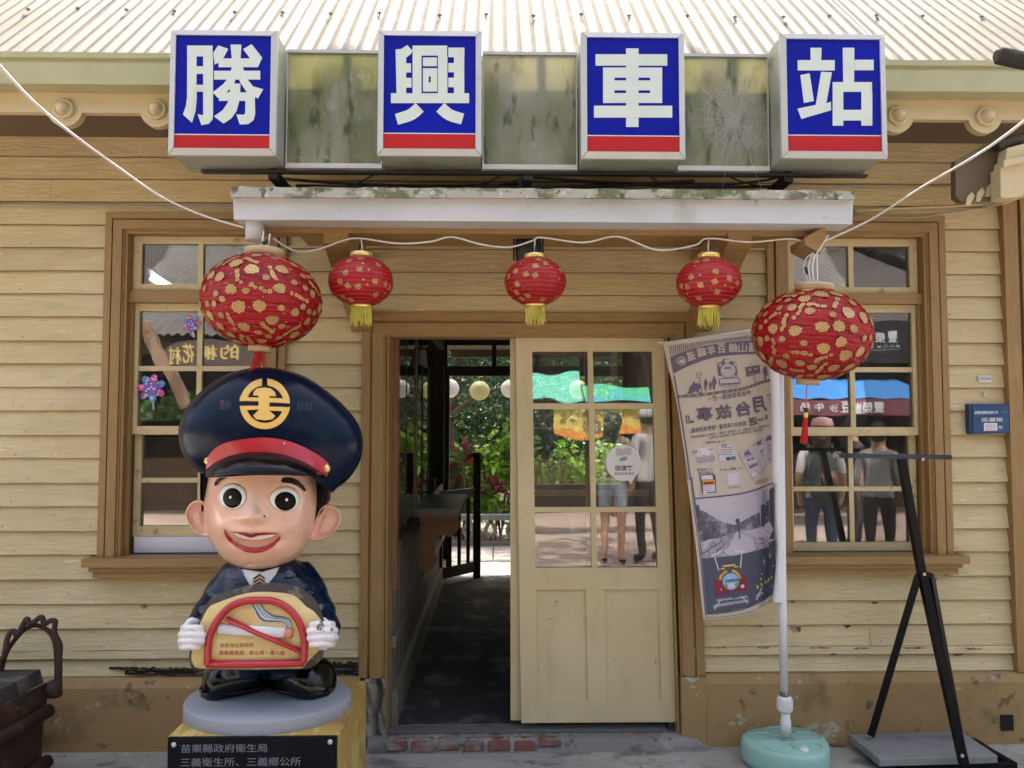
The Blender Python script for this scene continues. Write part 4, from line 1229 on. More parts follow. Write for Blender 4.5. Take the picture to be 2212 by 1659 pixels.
slab([(2169,346),(2232,330),(2232,344),(2168,361)], yp-.12, yp-.05, 'barge_cap', m_eave)
slab([(2176,320),(2232,305),(2232,329),(2172,345)], yp-.10, yp-.04, 'barge_cap', m_eave)
q = MB(); q.tube([at(2150,318,yp-.05), at(2190,303,yp-.05), at(2260,290,yp-.05)], [.028,.026,.026], 12); q.build('roof_pole', m_dark, Pg)
q = MB(); q.tube(spline([at(2130,437,-.10), at(2165,436,-.2), at(2195,425,-.25), at(2260,405,-.3)], 6), .016, 8); q.build('pipe', m_eave, Pg)

# ================================================================== CABLES
def cable(pts, r, mat, label, cat='cable', name='cable', n=8):
    q = MB(); q.tube(spline(pts, n), r, 6); return tag(q.build(name, mat, None), label, cat)
cable([at(-60,60,-2.3), at(0,143,-2.22), at(110,253,-1.95), at(260,365,-1.5), at(352,427,-1.25), at(440,466,-1.0), at(527,492,-.82)], .0038, m_string, 'white cord falling from the upper left to the canopy gutter', 'cord', 'cord')
cable([at(2290,195,-2.1), at(2212,262,-1.98), at(2110,335,-1.75), at(1990,405,-1.35), at(1880,475,-.95), at(1780,522,-.74)], .0038, m_string, 'white cord rising from the canopy beam to the upper right', 'cord', 'cord')
yw = YC+.10
cable([at(590,515,yw), at(640,543,yw), at(690,538,yw), at(740,520,yw), at(778,515,yw), at(860,526,yw), at(930,522,yw), at(976,512,yw), at(1040,528,yw), at(1100,534,yw), at(1150,520,yw), at(1170,513,yw), at(1260,524,yw), at(1335,511,yw), at(1420,540,yw), at(1500,530,yw), at(1530,515,yw), at(1620,523,yw), at(1700,516,yw), at(1730,520,yw)], .0042, m_string, 'pale wavy lamp wire looped along under the canopy beam', 'wire', 'wire', 6)
cable([at(-40,441,-.03), at(120,443,-.03), at(255,444,-.03), at(400,446,-.03), at(505,447,-.03)], .005, m_wire, 'thin grey cable clipped along the boards above left window')
cable([at(1680,398,-.03), at(1900,404,-.03), at(2060,402,-.03), at(2075,380,-.04)], .004, m_wire, 'thin grey cable clipped high on the boards at upper right')
cable([at(1845,455,-.03), at(1950,450,-.03), at(2050,446,-.03), at(2140,440,-.04)], .006, m_eave, 'cream painted cable running to the porch gable', 'cable')
cable([at(1845,462,-.03), at(1900,469,-.04), at(1980,470,-.04), at(2060,458,-.04), at(2150,446,-.05)], .004, m_wire, 'sagging grey cable below the cream cable at right')

# ================================================================== SPIDER WEB
W_ = MB(); cw = (1587,258); yw0, yw1 = -.80, -.76
def wp(a, r): 
    px, py = cw[0]+cos(a)*r*1.0, cw[1]+sin(a)*r
    return at(px, py, -.80+.0003*(px-1500))
rad = [(2*pi*k/26+random.uniform(-.06,.06)) for k in range(26)]
ext = [random.uniform(72,92) for _ in rad]
for a, e in zip(rad, ext):
    W_.tube([wp(a,3), wp(a,e)], .0004, 3, cap=False)
for r in [9+3.6*k+random.uniform(-.8,.8) for k in range(20)]:
    for k in range(26):
        a, b = rad[k], rad[(k+1)%26] + (2*pi if k == 25 else 0)
        if r > min(ext[k], ext[(k+1)%26])-4: continue
        if random.random() < .16 + .3*(sin(k*1.3+1) > .45) + .25*(r > 62) or (r > 40 and -1.2 < ((a+pi) % (2*pi))-pi < -.2 and random.random() < .5): continue
        W_.tube([wp(a, r+random.uniform(-1,1)), wp(b, r+random.uniform(-1,1))], .0004, 3, cap=False)
for (x, y) in ((1490,165),(1664,150),(1660,210),(1500,345),(1560,410),(1515,320),(1690,330),(1650,420)):
    a = atan2(y-cw[1], x-cw[0]); W_.tube([wp(a,80), at(x, y, -.74)], .0006, 3, cap=False)
tag(W_.build('spider_web', M('web_silk', (.8,.8,.76), .35, trans=.5), None, fix=False), 'round spider web strung across the mossy panel between the last two letter boxes', 'spider web')
# ================================================================== LANTERNS
m_silk = M('red_silk', (.52,.010,.016), .30, spec=.6, trans=.38,
    layers=[((.34,.006,.014), 2.4, (1,1,2.5), .44,.62,.75), ((.66,.035,.02), 4, (1,1,5), .52,.68,.7)], bumps=[(5, (1.0,1.0,9), .9, .03), (18, (1,1,5), .4, .008)])
m_plred = M('red_plastic', (.50,.010,.018), .36, trans=.38, layers=[((.34,.008,.016), 4, S1, .4,.65,.6)], bumps=[(9, (1,1,3), .15, .004)])
m_gold = M('gold_print', (.54,.345,.13), .35, metal=.15, layers=[((.44,.27,.095), 30, S1, .5,.65,.7)])
m_goldm = M('gold_foil', (.82,.60,.20), .25, metal=.6)
m_gold2 = M('gold_shade', (.50,.29,.11), .4, metal=.1)
m_petal_line = M('petal_line', (.16,.02,.015), .5)
m_capwood = M('lantern_cap', (.46,.34,.205), .5, layers=[((.32,.21,.11), 9, (1,1,14), .5,.65,.8)])
m_tassel = M('red_tassel', (.52,.010,.012), .6)
m_fringe = M('yellow_fringe', (.66,.60,.10), .6, layers=[((.40,.34,.03), 40, (1,1,.2), .5,.65,.7)])
def ellipsoid_pt(a, b, az, el, off=0.0, p=2.0):
    ce, se = cos(el), sin(el)
    q = Vector((a*ce*sin(az), -a*ce*cos(az), b*se))
    n = Vector((q.x/a**2, q.y/a**2, q.z/b**2)).normalized()
    return q + n*off
def shade(a, b, ribs, elmax, wr=0.0, n=64):
    q = MB(); prof = []
    K = ribs*4
    b0 = 0
    for i in range(K+1):
        el = -elmax + 2*elmax*i/K
        for j in range(n):
            az = 2*pi*j/n
            ph = (i % 4)/4
            bul = .006*a*(1-abs(2*ph-1)) + wr*random.uniform(-1,1) + wr*1.5*sin(az*11+i*.9)*(1 if i % 4 else 0)
            if wr > .001 and j % 8 == 0: bul -= .003     # panel seams
            q.v.append(ellipsoid_pt(a, b, az, el, bul))
    for i in range(K):
        for j in range(n):
            x, y = i*n+j, i*n+(j+1) % n
            q.f.append([x,y,y+n,x+n]); q.m.append(0); q.s.append(True)
    return q
def big_lantern(loc, rz, tilt, label, variant):
    a, b = .237, .190
    T = thing('big_lantern', loc, label, 'lantern', 'big flowered red lanterns at the canopy ends')
    T['_o'] = (0,0,0)
    q = shade(a, b, 26, radians(77), .0016)
    rr = random.Random(5)
    def blob(az, el, R, lobes, rot):
        out = []; ph = rr.uniform(0,6)
        for i in range(40):
            t = 2*pi*i/40
            r = R*(.80 + .20*abs(sin(lobes*t/2+ph)) + .05*sin(3*t+ph))
            x, y = r*cos(t), r*sin(t)*.92
            out.append((x*cos(rot)-y*sin(rot), x*sin(rot)+y*cos(rot)))
        return out
    def put(az, el, pts, off, mi):
        c = max(.25, cos(el))
        k = len(pts)
        vs = [ellipsoid_pt(a, b, az, el, off)] + [ellipsoid_pt(a, b, az + x/(a*c), el + y/(b*.75+a*.25), off) for x, y in pts]
        q.add(vs, [(0, 1+i, 1+(i+1) % k) for i in range(k)], mi, True)
    def arc(az, el, cx, cy, r, t0, t1, off):
        c = max(.25, cos(el)); n_ = 9; vs = []
        for i in range(n_+1):
            t = t0+(t1-t0)*i/n_
            for rr_ in (r-.00075, r+.00075):
                vs.append(ellipsoid_pt(a, b, az+(cx+rr_*cos(t))/(a*c), el+(cy+rr_*sin(t))/(b*.75+a*.25), off))
        q.add(vs, [(2*i, 2*i+1, 2*i+3, 2*i+2) for i in range(n_)], 2)
    spots = []
    tries = 0
    while len(spots) < 120 and tries < 9000:
        tries += 1
        az, el = rr.uniform(-pi, pi), math.asin(rr.uniform(-.93,.93))
        R = rr.choice([.031,.028,.026,.021,.016])
        p = ellipsoid_pt(a, b, az, el)
        if all((p-s).length > (R+r)*1.10 for s, r in spots): spots.append((p, R))
        else: continue
        rot = rr.uniform(0,6)
        put(az, el, [(x*1.0, y*rr.uniform(.86,.9)) for x, y in blob(az, el, R, rr.choice([7,8,9]), rot)], .0042, 1 if rr.random() < .8 else 3)
        for k in range(7):
            t = 2*pi*k/7+rot+rr.uniform(-.2,.2); arc(az, el, R*.62*cos(t), R*.55*sin(t), R*.26, t-1.3, t+1.3, .0050)
        for k in range(5):
            t = 2*pi*k/5+rot*1.7; arc(az, el, R*.30*cos(t), R*.27*sin(t), R*.22, t-1.4, t+1.2, .0050)
        arc(az, el, 0, 0, R*.12, rot, rot+4.5, .0052)
        continue
        for k in range(6):
            t = 2*pi*k/6+rot; arc(az, el, R*.46*cos(t), R*.46*sin(t), R*.36, t-1.25, t+1.25, .0052)
        for k in range(3):
            t = 2*pi*k/3+rot; arc(az, el, R*.16*cos(t), R*.16*sin(t), R*.2, t-1.5, t+1.5, .0054)
    nsm = 0; tries = 0; small = []
    while nsm < 60 and tries < 4000:
        tries += 1
        az, el = rr.uniform(-pi, pi), math.asin(rr.uniform(-.9,.9))
        d = rr.uniform(0,6)
        ch = []
        for k in range(5):
            ch.append((az+.075*k*cos(d)+rr.uniform(-.02,.02), el+.075*k*sin(d)+rr.uniform(-.02,.02)))
        ps = [ellipsoid_pt(a, b, x, y) for x, y in ch]
        if any((p-s).length < r+.011 for p in ps for s, r in spots) or any((p-s).length < .019 for p in ps for s in small): continue
        nsm += 1
        for (x, y), p in zip(ch, ps):
            small.append(p)
            if abs(y) > 1.25: continue
            R = rr.uniform(.0075,.011)
            put(x, y, blob(x, y, R, 5, rr.uniform(0,6)), .0042, 1)
            arc(x, y, 0, 0, R*.3, 0, 6.28, .0052)
    for _ in range(170):                       # loose petals between the flowers
        az, el = rr.uniform(-pi, pi), math.asin(rr.uniform(-.9,.9)); p = ellipsoid_pt(a, b, az, el)
        if any((p-s).length < r+.006 for s, r in spots) or any((p-s).length < .014 for s in small): continue
        R = rr.uniform(.003,.006); an = rr.uniform(0,6)
        put(az, el, [(R*cos(t)*cos(an)-R*.45*sin(t)*sin(an), R*cos(t)*sin(an)+R*.45*sin(t)*cos(an)) for t in [2*pi*i/7 for i in range(7)]], .0042, 1 if rr.random() < .6 else 3)
    sh = q.build('shade', [m_silk, m_gold, m_petal_line, m_gold2], T)
    q = MB(); q.lathe([(.070,b*.955),(.078,b*.955),(.078,b*.955+.032),(.066,b*.955+.034)], n=32); q.build('top_ring', m_capwood, T)
    q = MB(); q.lathe([(.040,-b*.96-.026),(.046,-b*.96-.028),(.046,-b*.96+.004),(.040,-b*.96+.004)], n=28); q.build('bottom_ring', m_capwood, T)
    q = MB()
    zb_ = -b*.96-.026
    if variant == 0:
        for k in range(46):
            t = random.uniform(0,6.28); r = random.uniform(0,.022)
            p = Vector((r*cos(t), r*sin(t), zb_+.01)); l = random.uniform(.05,.085)
            if k < 8: l = .10; p.x = -.012+random.uniform(-.004,.004)
            q.tube([p, p+Vector((random.uniform(-.008,.008)-(.012 if k < 8 else 0), random.uniform(-.008,.008), -l*.5)), p+Vector((random.uniform(-.014,.014)-(.018 if k < 8 else 0), random.uniform(-.01,.01), -l))], .0014, 4, cap=False)
        q.build('tassel', m_tassel, T)
        h = MB(); h.tube([(-.01,0,b*.955+.03),(-.006,.0,b+.10)], .003, 6); h.tube([(.012,0,b*.955+.03),(.02,.0,b+.09)], .003, 6); h.tube([(-.008,-.004,b+.045),(.012,-.004,b+.06)], .008, 8, 1)
        h.build('hanger', [m_string, m_black], T)
    else:
        q.tube(spline([(-.015,0,zb_+.012),(0,0,zb_+.002),(.004,0,zb_-.03),(0,0,zb_-.10)],5), .0022, 6)
        for k in range(70):
            t = random.uniform(0,6.28); r = random.uniform(0,.007)
            p = Vector((r*cos(t), r*sin(t), zb_-.135)); l = random.uniform(.10,.115)
            q.tube([p, p+Vector((r*cos(t)*.6, r*sin(t)*.6, -l*.4)), p+Vector((r*cos(t)*1.1+random.uniform(-.002,.002), r*sin(t)*1.1, -l))], .0014, 4, cap=False)
        ts = q.build('tassel', m_tassel, T)
        h = MB(); h.ball((0,0,zb_-.108), .011, .011, .011, 14, 8); h.build('bead', M('dark_bead', (.05,.02,.015), .25), T)
        h = MB(); h.lathe([(.008,zb_-.138),(.0085,zb_-.137),(.0085,zb_-.118),(.007,zb_-.117)], n=14); h.build('collar', m_goldm, T)
        h = MB()
        for s_ in ((-.02,.0,-.028),(-.005,.01,-.012),(.006,-.01,.0),(.018,0,.02)):
            h.tube(spline([(s_[0]*.7,s_[1],b*.955+.03),(s_[0]+.012,s_[1],b*.955+.10),(s_[2]*.5+.010,0,b*.955+.155)],5), .0027, 6, 0)
        h.tube(spline([(.02,0,b*.955+.03),(.05,-.004,b*.955+.09),(.045,-.004,b*.955+.14),(.012,0,b*.955+.16)],6), .0027, 6, 0)
        h.tube([(.035,-.004,b*.955+.075),(.046,-.004,b*.955+.105)], .006, 8, 1)
        h.tube(spline([(0,0,b*.955+.155),(-.03,.01,b*.955+.19),(-.055,.02,b*.955+.225)],4), .003, 6, 0)
        h.build('hanger', [m_string, m_black], T)
    for ch in T.children: ch.parent = T
    T.rotation_euler = (0, tilt, rz)
    T['_o'] = tuple(loc)
    return T
YLn = -.80
big_lantern(at(566,650,YLn), .3, radians(1.5), 'big red silk lantern with gold flowers hanging over the statue cap', 0)
big_lantern(at(1752,723,YLn+.03), 2.3, radians(-5), 'big red silk lantern with gold flowers hanging before the right window', 1)
# small printed lanterns
def small_lantern():
    a, b = .134, .106
    T = thing('small_lantern', (0,0,0), None, 'lantern', 'small red printed lanterns under the canopy')
    q = shade(a, b, 14, radians(70), .0003, 48)
    for i in range(15):                       # wire ribs
        el = radians(-70 + 140*i/14)
        pts = [ellipsoid_pt(a, b, 2*pi*j/40, el, .0012) for j in range(41)]
        q.tube(pts, .0009, 4, 2, cap=False)
    rr = random.Random(11); used = []
    tries = 0
    while len(used) < 74 and tries < 6000:
        tries += 1
        az, el = rr.uniform(-pi,pi), math.asin(rr.uniform(-.85,.85))
        big = len(used) < 40
        p = ellipsoid_pt(a, b, az, el); R = .0175 if big else .010
        if any((p-s).length < R+r for s, r in used): continue
        used.append((p, R))
        rot = rr.uniform(-.5,.5) + rr.choice([0,0,3.14,1.57]) ; s = .0125 if big else .006
        c = max(.3, cos(el))
        def fn(u, v):
            x, y = (u-.5)*2*s, (v-.5)*2*s
            x, y = x*cos(rot)-y*sin(rot), x*sin(rot)+y*cos(rot)
            return ellipsoid_pt(a, b, az+x/(a*c), el+y/b*.9, .0022)
        if big: lay_text(q, '福', fn, 1, .018)
        elif rr.random() < .5:
            k = 8; vs = [fn(.5+.35*cos(2*pi*i/k), .5+.35*sin(2*pi*i/k)) for i in range(k)]; q.add(vs, [tuple(range(k))], 1)
        else:
            for o in (-.25,.05,.35): q.add([fn(.42,.5+o), fn(.58,.5+o), fn(.58,.7+o), fn(.42,.7+o)], [(0,1,2,3)], 1)
    q.build('shade', [m_plred, m_gold, M('rib_pink', (.55,.10,.08), .5)], T)
    q = MB(); q.lathe([(.036,b*.93),(.047,b*.93),(.048,b*.93+.022),(.044,b*.93+.024)], n=28); q.build('top_ring', m_goldm, T)
    q = MB(); q.lathe([(.040,-b*.93-.014),(.046,-b*.93-.014),(.047,-b*.93),(.038,-b*.93+.002)], n=28); q.build('bottom_ring', m_goldm, T)
    q = MB()
    for k in range(84):
        t = 2*pi*k/84; r = .043*random.uniform(.86,1.0); l = random.uniform(.052,.082)
        p = Vector((r*cos(t), r*sin(t), -b*.93-.012)); w = Vector((random.uniform(-.006,.006), random.uniform(-.006,.006), 0))
        q.tube([p, p+w*.4+Vector((0,0,-l*.5)), p+w+Vector((0,0,-l))], .0013, 4, cap=False)
    q.build('fringe', m_fringe, T)
    q = MB(); q.tube([(0,0,b*.93+.02),(.003,0,b*.93+.05),(-.002,0,b*.93+.085)], .0028, 6); q.tube([(-.012,0,b*.93+.022),(-.008,.0,b*.93+.058)], .004, 6, 1); q.tube([(-.02,.004,b*.93+.022),(-.016,.004,b*.93+.04)], .004, 6, 1)
    q.build('hanger', [m_string, m_black], T)
    return T
sl = small_lantern()
for i, (px, py, rz, sc_, lab) in enumerate(((780,608,0,1.0,'small red lantern with yellow fringe next to the big lantern over the statue'), (1156,609,1.9,.965,'small red lantern with yellow fringe hanging above the middle of the doorway'), (1531,611,4.0,1.01,'small red lantern with yellow fringe above the printed flag'))):
    o = sl if i == 0 else copy_tree(sl)
    o.location = at(px, py, -.72); o.rotation_euler = (0, radians((0,1,-1)[i]), rz); o.scale = (sc_,)*3
    o['label'] = lab
# ================================================================== STATUE
YST = -.74
T = St = thing('statue', at(575,1530,YST), 'painted cartoon stationmaster statue in navy cap and suit holding a no smoking board', 'statue')
zs_ = zoomer(680, 1420, 1452/770)          # statue head crop
zb2 = zoomer(0, 2016, 2212/1344)           # lower left crop
def HP(x, y, Y): p = zs_(x, y); return at(p[0], p[1], Y)
def LP(x, y, Y): p = zb2(x, y); return at(p[0], p[1], Y)
m_skin = M('skin_paint', (.77,.475,.335), .25, coat=.45, layers=[((.72,.34,.27), 3.0, S1, .46,.68,.6), ((.62,.36,.26), 9, S1, .55,.75,.5), ((.45,.24,.17), 30, S1, .68,.72,.5)], bumps=[(7, S1, .10, .005), (60, S1, .06, .001)])
m_navy = M('navy_paint', (.002,.008,.024), .25, spec=.18, coat=.03, layers=[((.012,.020,.034), 18, S1, .60,.70,.4), ((.004,.012,.034), 4, S1, .5,.7,.7)], bumps=[(6, S1, .10, .008)])
m_suit = M('suit_gloss', (.002,.008,.024), .17, spec=.38, coat=.10, layers=[((.006,.020,.055), 4, S1, .5,.7,.7), ((.03,.035,.05), 40, S1, .69,.72,.6)], bumps=[(4.5, S1, .45, .03)])
m_shoe = M('shoe_gloss', (.003,.003,.0035), .16, spec=.35, coat=.06, bumps=[(6, S1, .15, .01)])
m_blk = M('black_gloss', (.0025,.0025,.003), .2, spec=.2, coat=.03, bumps=[(8, S1, .08, .006)])
m_redp = M('red_gloss', (.42,.014,.024), .28, coat=.3, layers=[((.52,.05,.05), 8, S1, .58,.72,.6), ((.62,.50,.42), 34, S1, .69,.715,.8)], bumps=[(10, S1, .12, .004)])
m_eyew = M('eye_white', (.88,.85,.79), .3, coat=.2)
m_glove = M('glove_white', (.74,.72,.70), .45, layers=[((.60,.57,.54), 8, S1, .5,.7,.5), ((.05,.05,.05), 16, S1, .645,.665,.9)], bumps=[(16, S1, .25, .004)])
m_emb = M('emblem_gold', (.74,.47,.11), .35, layers=[((.66,.40,.09), 5, S1, .5,.7,.6)])
m_lip = M('lip_red', (.33,.014,.018), .3, coat=.2)
# ---- head
YH = -.70                                    # depth of the ears / widest ring
outl = [(660,275,1050),(760,272,1060),(860,264,1067),(960,248,1071),(1060,230,1072),(1150,227,1062),(1240,240,1046),(1320,265,1022),(1390,304,988),(1450,356,938),(1500,418,870),(1535,486,800),(1555,545,735),(1563,600,668)]
def headrow(t):
    k = t*(len(outl)-1); i = min(int(k), len(outl)-2); f = k-i
    # smooth
    g = lambda j: outl[min(max(j,0), len(outl)-1)]
    r = []
    for c in range(3):
        p0,p1,p2,p3 = g(i-1)[c], g(i)[c], g(i+1)[c], g(i+2)[c]
        r.append(.5*((2*p1)+(p2-p0)*f+(2*p0-5*p1+4*p2-p3)*f*f+(3*p1-p0-3*p2+p3)*f**3))
    return r
def gauss(x, y, cx, cy, sx, sy): return math.exp(-((x-cx)/sx)**2-((y-cy)/sy)**2)
def bump_face(x, y):
    d = .036*gauss(x,y,598,1160,70,58) + .018*gauss(x,y,594,1080,50,90) + .011*gauss(x,y,524,1172,44,36) + .011*gauss(x,y,674,1176,44,36)
    d += .014*gauss(x,y,345,1215,95,90) + .016*gauss(x,y,905,1235,100,95) + .018*gauss(x,y,610,1490,130,60)
    d -= .014*gauss(x,y,446,1020,85,85) + .014*gauss(x,y,834,1040,95,85)
    d += .018*gauss(x,y,600,1270,170,45) - .020*gauss(x,y,600,1335,150,32) + .012*gauss(x,y,600,1405,150,34)
    d -= .008*gauss(x,y,400,1180,30,40)*0 
    return d
q = MB(); NT, NA = 64, 96
b0 = 0
for i in range(NT+1):
    t = i/NT
    zy, xl, xr = headrow(t)
    xc = (xl+xr)/2; hw = (xr-xl)/2
    W = hw*.2909/pxm(YH)
    dep = W*1.02 if zy < 1300 else W*1.02
    for j in range(NA):
        a = 2*pi*j/NA
        ca, sa = cos(a), sin(a)
        e = .86
        px = xc + hw*math.copysign(abs(ca)**e, ca)
        shift = -.055*max(0, (zy-1250)/313)**1.6          # chin pushed forward of the neck
        y = YH + shift + dep*math.copysign(abs(sa)**.95, sa)
        if sa < 0:
            y -= bump_face(px + (px-xc)*.0, zy)*min(1, -sa*2.2)
        # keep the seen outline: project along the measuring ray
        q.v.append(HP(px, zy, y))
for i in range(NT):
    for j in range(NA):
        x, y = i*NA+j, i*NA+(j+1) % NA
        q.f.append([x,y,y+NA,x+NA]); q.m.append(0); q.s.append(True)
q.f.append([NT*NA+j for j in range(NA)]); q.m.append(0); q.s.append(True)
q.f.append([j for j in range(NA)]); q.m.append(0); q.s.append(False)
head = q.build('head', m_skin, St)
hh = Hit(head)
def hs(off):
    f = hh.surf(off)
    return lambda x, y: f(*zs_(x, y))
# ---- ears
def ear(out, cen, inner, y0, name='ear'):
    e = MB(); o = [tuple(p)[:2] for p in spline([(a,b,0) for a,b in out], 5, True)]
    e.pillow(o, cen, [(.55, y0+.055), (.9, y0+.045), (1.0, y0+.02), (1.0, y0), (.95, y0-.012), (.88, y0-.010), (.76, y0+.008), (.5, y0+.016), (.30, y0+.004), (.12, y0+.006)], lambda x, y, Y: HP(x, y, Y))
    e.build(name, m_skin, St)
ear([(240,1060),(185,1035),(125,1065),(95,1130),(110,1200),(150,1255),(200,1292),(262,1303),(262,1180)], (180,1165), None, -.715)
ear([(1060,1180),(1092,1105),(1140,1066),(1205,1082),(1250,1135),(1245,1200),(1212,1265),(1150,1315),(1085,1338),(1015,1335),(1035,1260)], (1140,1200), None, -.705)
# ---- hair: a cap round the back with sideburns
q = MB(); NA2 = 60
rows_ = [(650,205,1150),(760,203,1160),(900,202,1162),(1000,203,1160),(1060,206,1150),(1110,214,1120),(1165,232,1085),(1230,262,1050),(1300,300,1000),(1360,340,950)]
for (zy, xl, xr) in rows_:
    xc, hw = (xl+xr)/2, (xr-xl)/2; W = hw*.2909/pxm(YH)
    for j in range(NA2+1):
        a = -.18 + (pi+.36)*j/NA2
        q.v.append(HP(xc+hw*cos(a), zy, YH+.028+W*1.02*sin(a)))
m_ = NA2+1
for i in range(len(rows_)-1):
    for j in range(NA2):
        q.f.append([i*m_+j, i*m_+j+1, (i+1)*m_+j+1, (i+1)*m_+j]); q.m.append(0); q.s.append(True)
q.build('hair', m_blk, St)
q = MB()                                      # painted sideburns on the temples
for pts in ([(266,850),(260,940),(246,1030),(228,1112),(216,1122),(204,1000),(206,850)], [(1066,850),(1070,960),(1072,1060),(1072,1164),(1110,1120),(1150,1040),(1160,850)]):
    q = MB(); q.prism([HP(x, y, YH-.012) for x, y in pts], (0,.05,0)); q.build('sideburn', m_blk, St)
# ---- eyes
def ring_pts(cx, cy, rx, ry, rot=0, n=32):
    return [(cx+rx*cos(t)*cos(rot)-ry*sin(t)*sin(rot), cy+rx*cos(t)*sin(rot)+ry*sin(t)*cos(rot)) for t in [2*pi*i/n for i in range(n)]]
def dome(mb, ring, c, h0, h, mi, n=4, base=.0):
    f = []
    for k in range(n+1):
        s = 1-k/n
        hgt = h0 + h*(1-s*s)
        sf = hs(hgt)
        f.append([sf(c[0]+(x-c[0])*max(s,.02), c[1]+(y-c[1])*max(s,.02)) for x, y in ring])
    sk = hs(base)
    f = [[sk(x, y) for x, y in ring]] + f
    m2 = len(ring); vs = [p for r in f for p in r]
    fs = [(i*m2+j, i*m2+(j+1) % m2, (i+1)*m2+(j+1) % m2, (i+1)*m2+j) for i in range(len(f)-1) for j in range(m2)] + [tuple(range((len(f)-1)*m2, len(f)*m2))]
    mb.add(vs, fs, mi, True)
for (c, rx, ry, pc, prx, pry, gl, gr) in (((446,1006),101,97,(444,1020),70,74,(436,1014),9), ((834,1026),112,92,(836,1044),79,70,(844,1032),10)):
    q = MB(); dome(q, ring_pts(*c, rx+2.5, ry+2.5), c, .001, .001, 0); q.build('eye_outline', m_lip if False else M('eye_line', (.10,.05,.03), .5), St)
    q = MB(); dome(q, ring_pts(*c, rx, ry), c, .004, .009, 0)
    ey = q.build('eye', m_eyew, St)
    he = Hit(ey, head)
    old = hh.t; hh.t = he.t
    q = MB(); dome(q, ring_pts(*pc, prx, pry), pc, .0015, .002, 0); q.build('pupil', M('pupil_black', (.003,.003,.003), .3, spec=.12), St).parent = ey
    q = MB(); lay_poly(q, ring_pts(*gl, gr, gr*1.2, 0, 12), hs(.0062), 0); q.build('glint', m_eyew, St, fix=False).parent = ey
    hh.t = old
# ---- brows, mouth, mole
q = MB(); lay_poly(q, [(318,926),(322,905),(340,880),(368,868),(400,872),(430,866),(456,856),(420,868),(380,884),(352,898),(334,928),(324,930)], hs(.006), 0, 2, True); q.build('eyebrow', m_blk, St, fix=False)
q = MB(); lay_poly(q, [(804,890),(812,872),(840,866),(890,872),(930,892),(962,925),(982,958),(980,968),(968,970),(945,946),(915,926),(870,910),(820,906),(806,900)], hs(.006), 0, 2, True); q.build('eyebrow', m_blk, St, fix=False)
q = MB()
up = [(390,1240),(440,1270),(500,1274),(550,1276),(582,1290),(612,1277),(680,1276),(740,1276),(800,1280)]
lo_o = [(803,1290),(790,1330),(745,1380),(690,1410),(620,1422),(550,1415),(480,1385),(425,1335),(392,1275),(386,1244)]
lay_poly(q, [(396,1262),(440,1272),(500,1276),(582,1292),(680,1280),(800,1284),(770,1330),(700,1372),(620,1386),(540,1378),(470,1348),(420,1302)], hs(.0012), 2, 3, True)
lay_poly(q, [(455,1272),(520,1280),(582,1296),(640,1290),(765,1284),(735,1305),(670,1320),(590,1325),(520,1315),(478,1298)], hs(.0034), 1, 2, True)
lay_poly(q, [(440,1268),(500,1272),(555,1277),(583,1286),(612,1277),(680,1275),(740,1276),(800,1280),(745,1284),(640,1290),(582,1308),(530,1290),(480,1278)], hs(.0056), 0, 2, True)
lay_poly(q, [(803,1288),(796,1325),(752,1378),(692,1409),(620,1422),(548,1415),(478,1385),(424,1336),(394,1280),(386,1242),(396,1250),(412,1285),(450,1332),(500,1364),(560,1384),(620,1390),(690,1380),(745,1346),(780,1310)], hs(.0062), 0, 2, True)
q.build('mouth', [m_lip, m_eyew, M('mouth_inside', (.62,.31,.20), .35)], St, fix=False)
q = MB(); lay_poly(q, ring_pts(679,1156,8,6,0,10), hs(.003), 0); q.build('mole', m_blk, St, fix=False)
# ---- cap crown
crown = [(585,52),(480,76),(400,106),(330,142),(250,196),(185,250),(130,308),(88,370),(58,435),(42,510),(42,580),(52,640),(76,705),(115,760),(170,808),(240,842),(420,760),(650,680),(900,720),(1090,820),(1168,976),(1225,945),(1285,900),(1340,838),(1385,760),(1408,690),(1416,620),(1408,550),(1385,485),(1350,425),(1300,365),(1240,302),(1160,235),(1060,162),(960,108),(860,74),(760,54),(660,47)]
co = [tuple(p)[:2] for p in spline([(a,b,0) for a,b in crown], 4, True)]
q = MB()
b0 = len(q.v); n = len(co); C0 = (668,560)
def crown_y(x, y, k):
    # front face domes towards the viewer, lower edge goes in to the band
    return 0
layers_ = [(.30,-.45),(.62,-.47),(.86,-.54),(.96,-.63),(.995,-.72),(1.0,-.755),(.992,-.785),(.97,-.812),(.93,-.835),(.86,-.858),(.75,-.881),(.60,-.899),(.44,-.911),(.26,-.918),(.08,-.921)]
q.pillow(co, C0, layers_, lambda x, y, Y: HP(x, y, Y))
cap = q.build('cap', m_navy, St)
hc = Hit(cap)
def cs(off):
    f = hc.surf(off)
    return lambda x, y: f(*zs_(x, y))
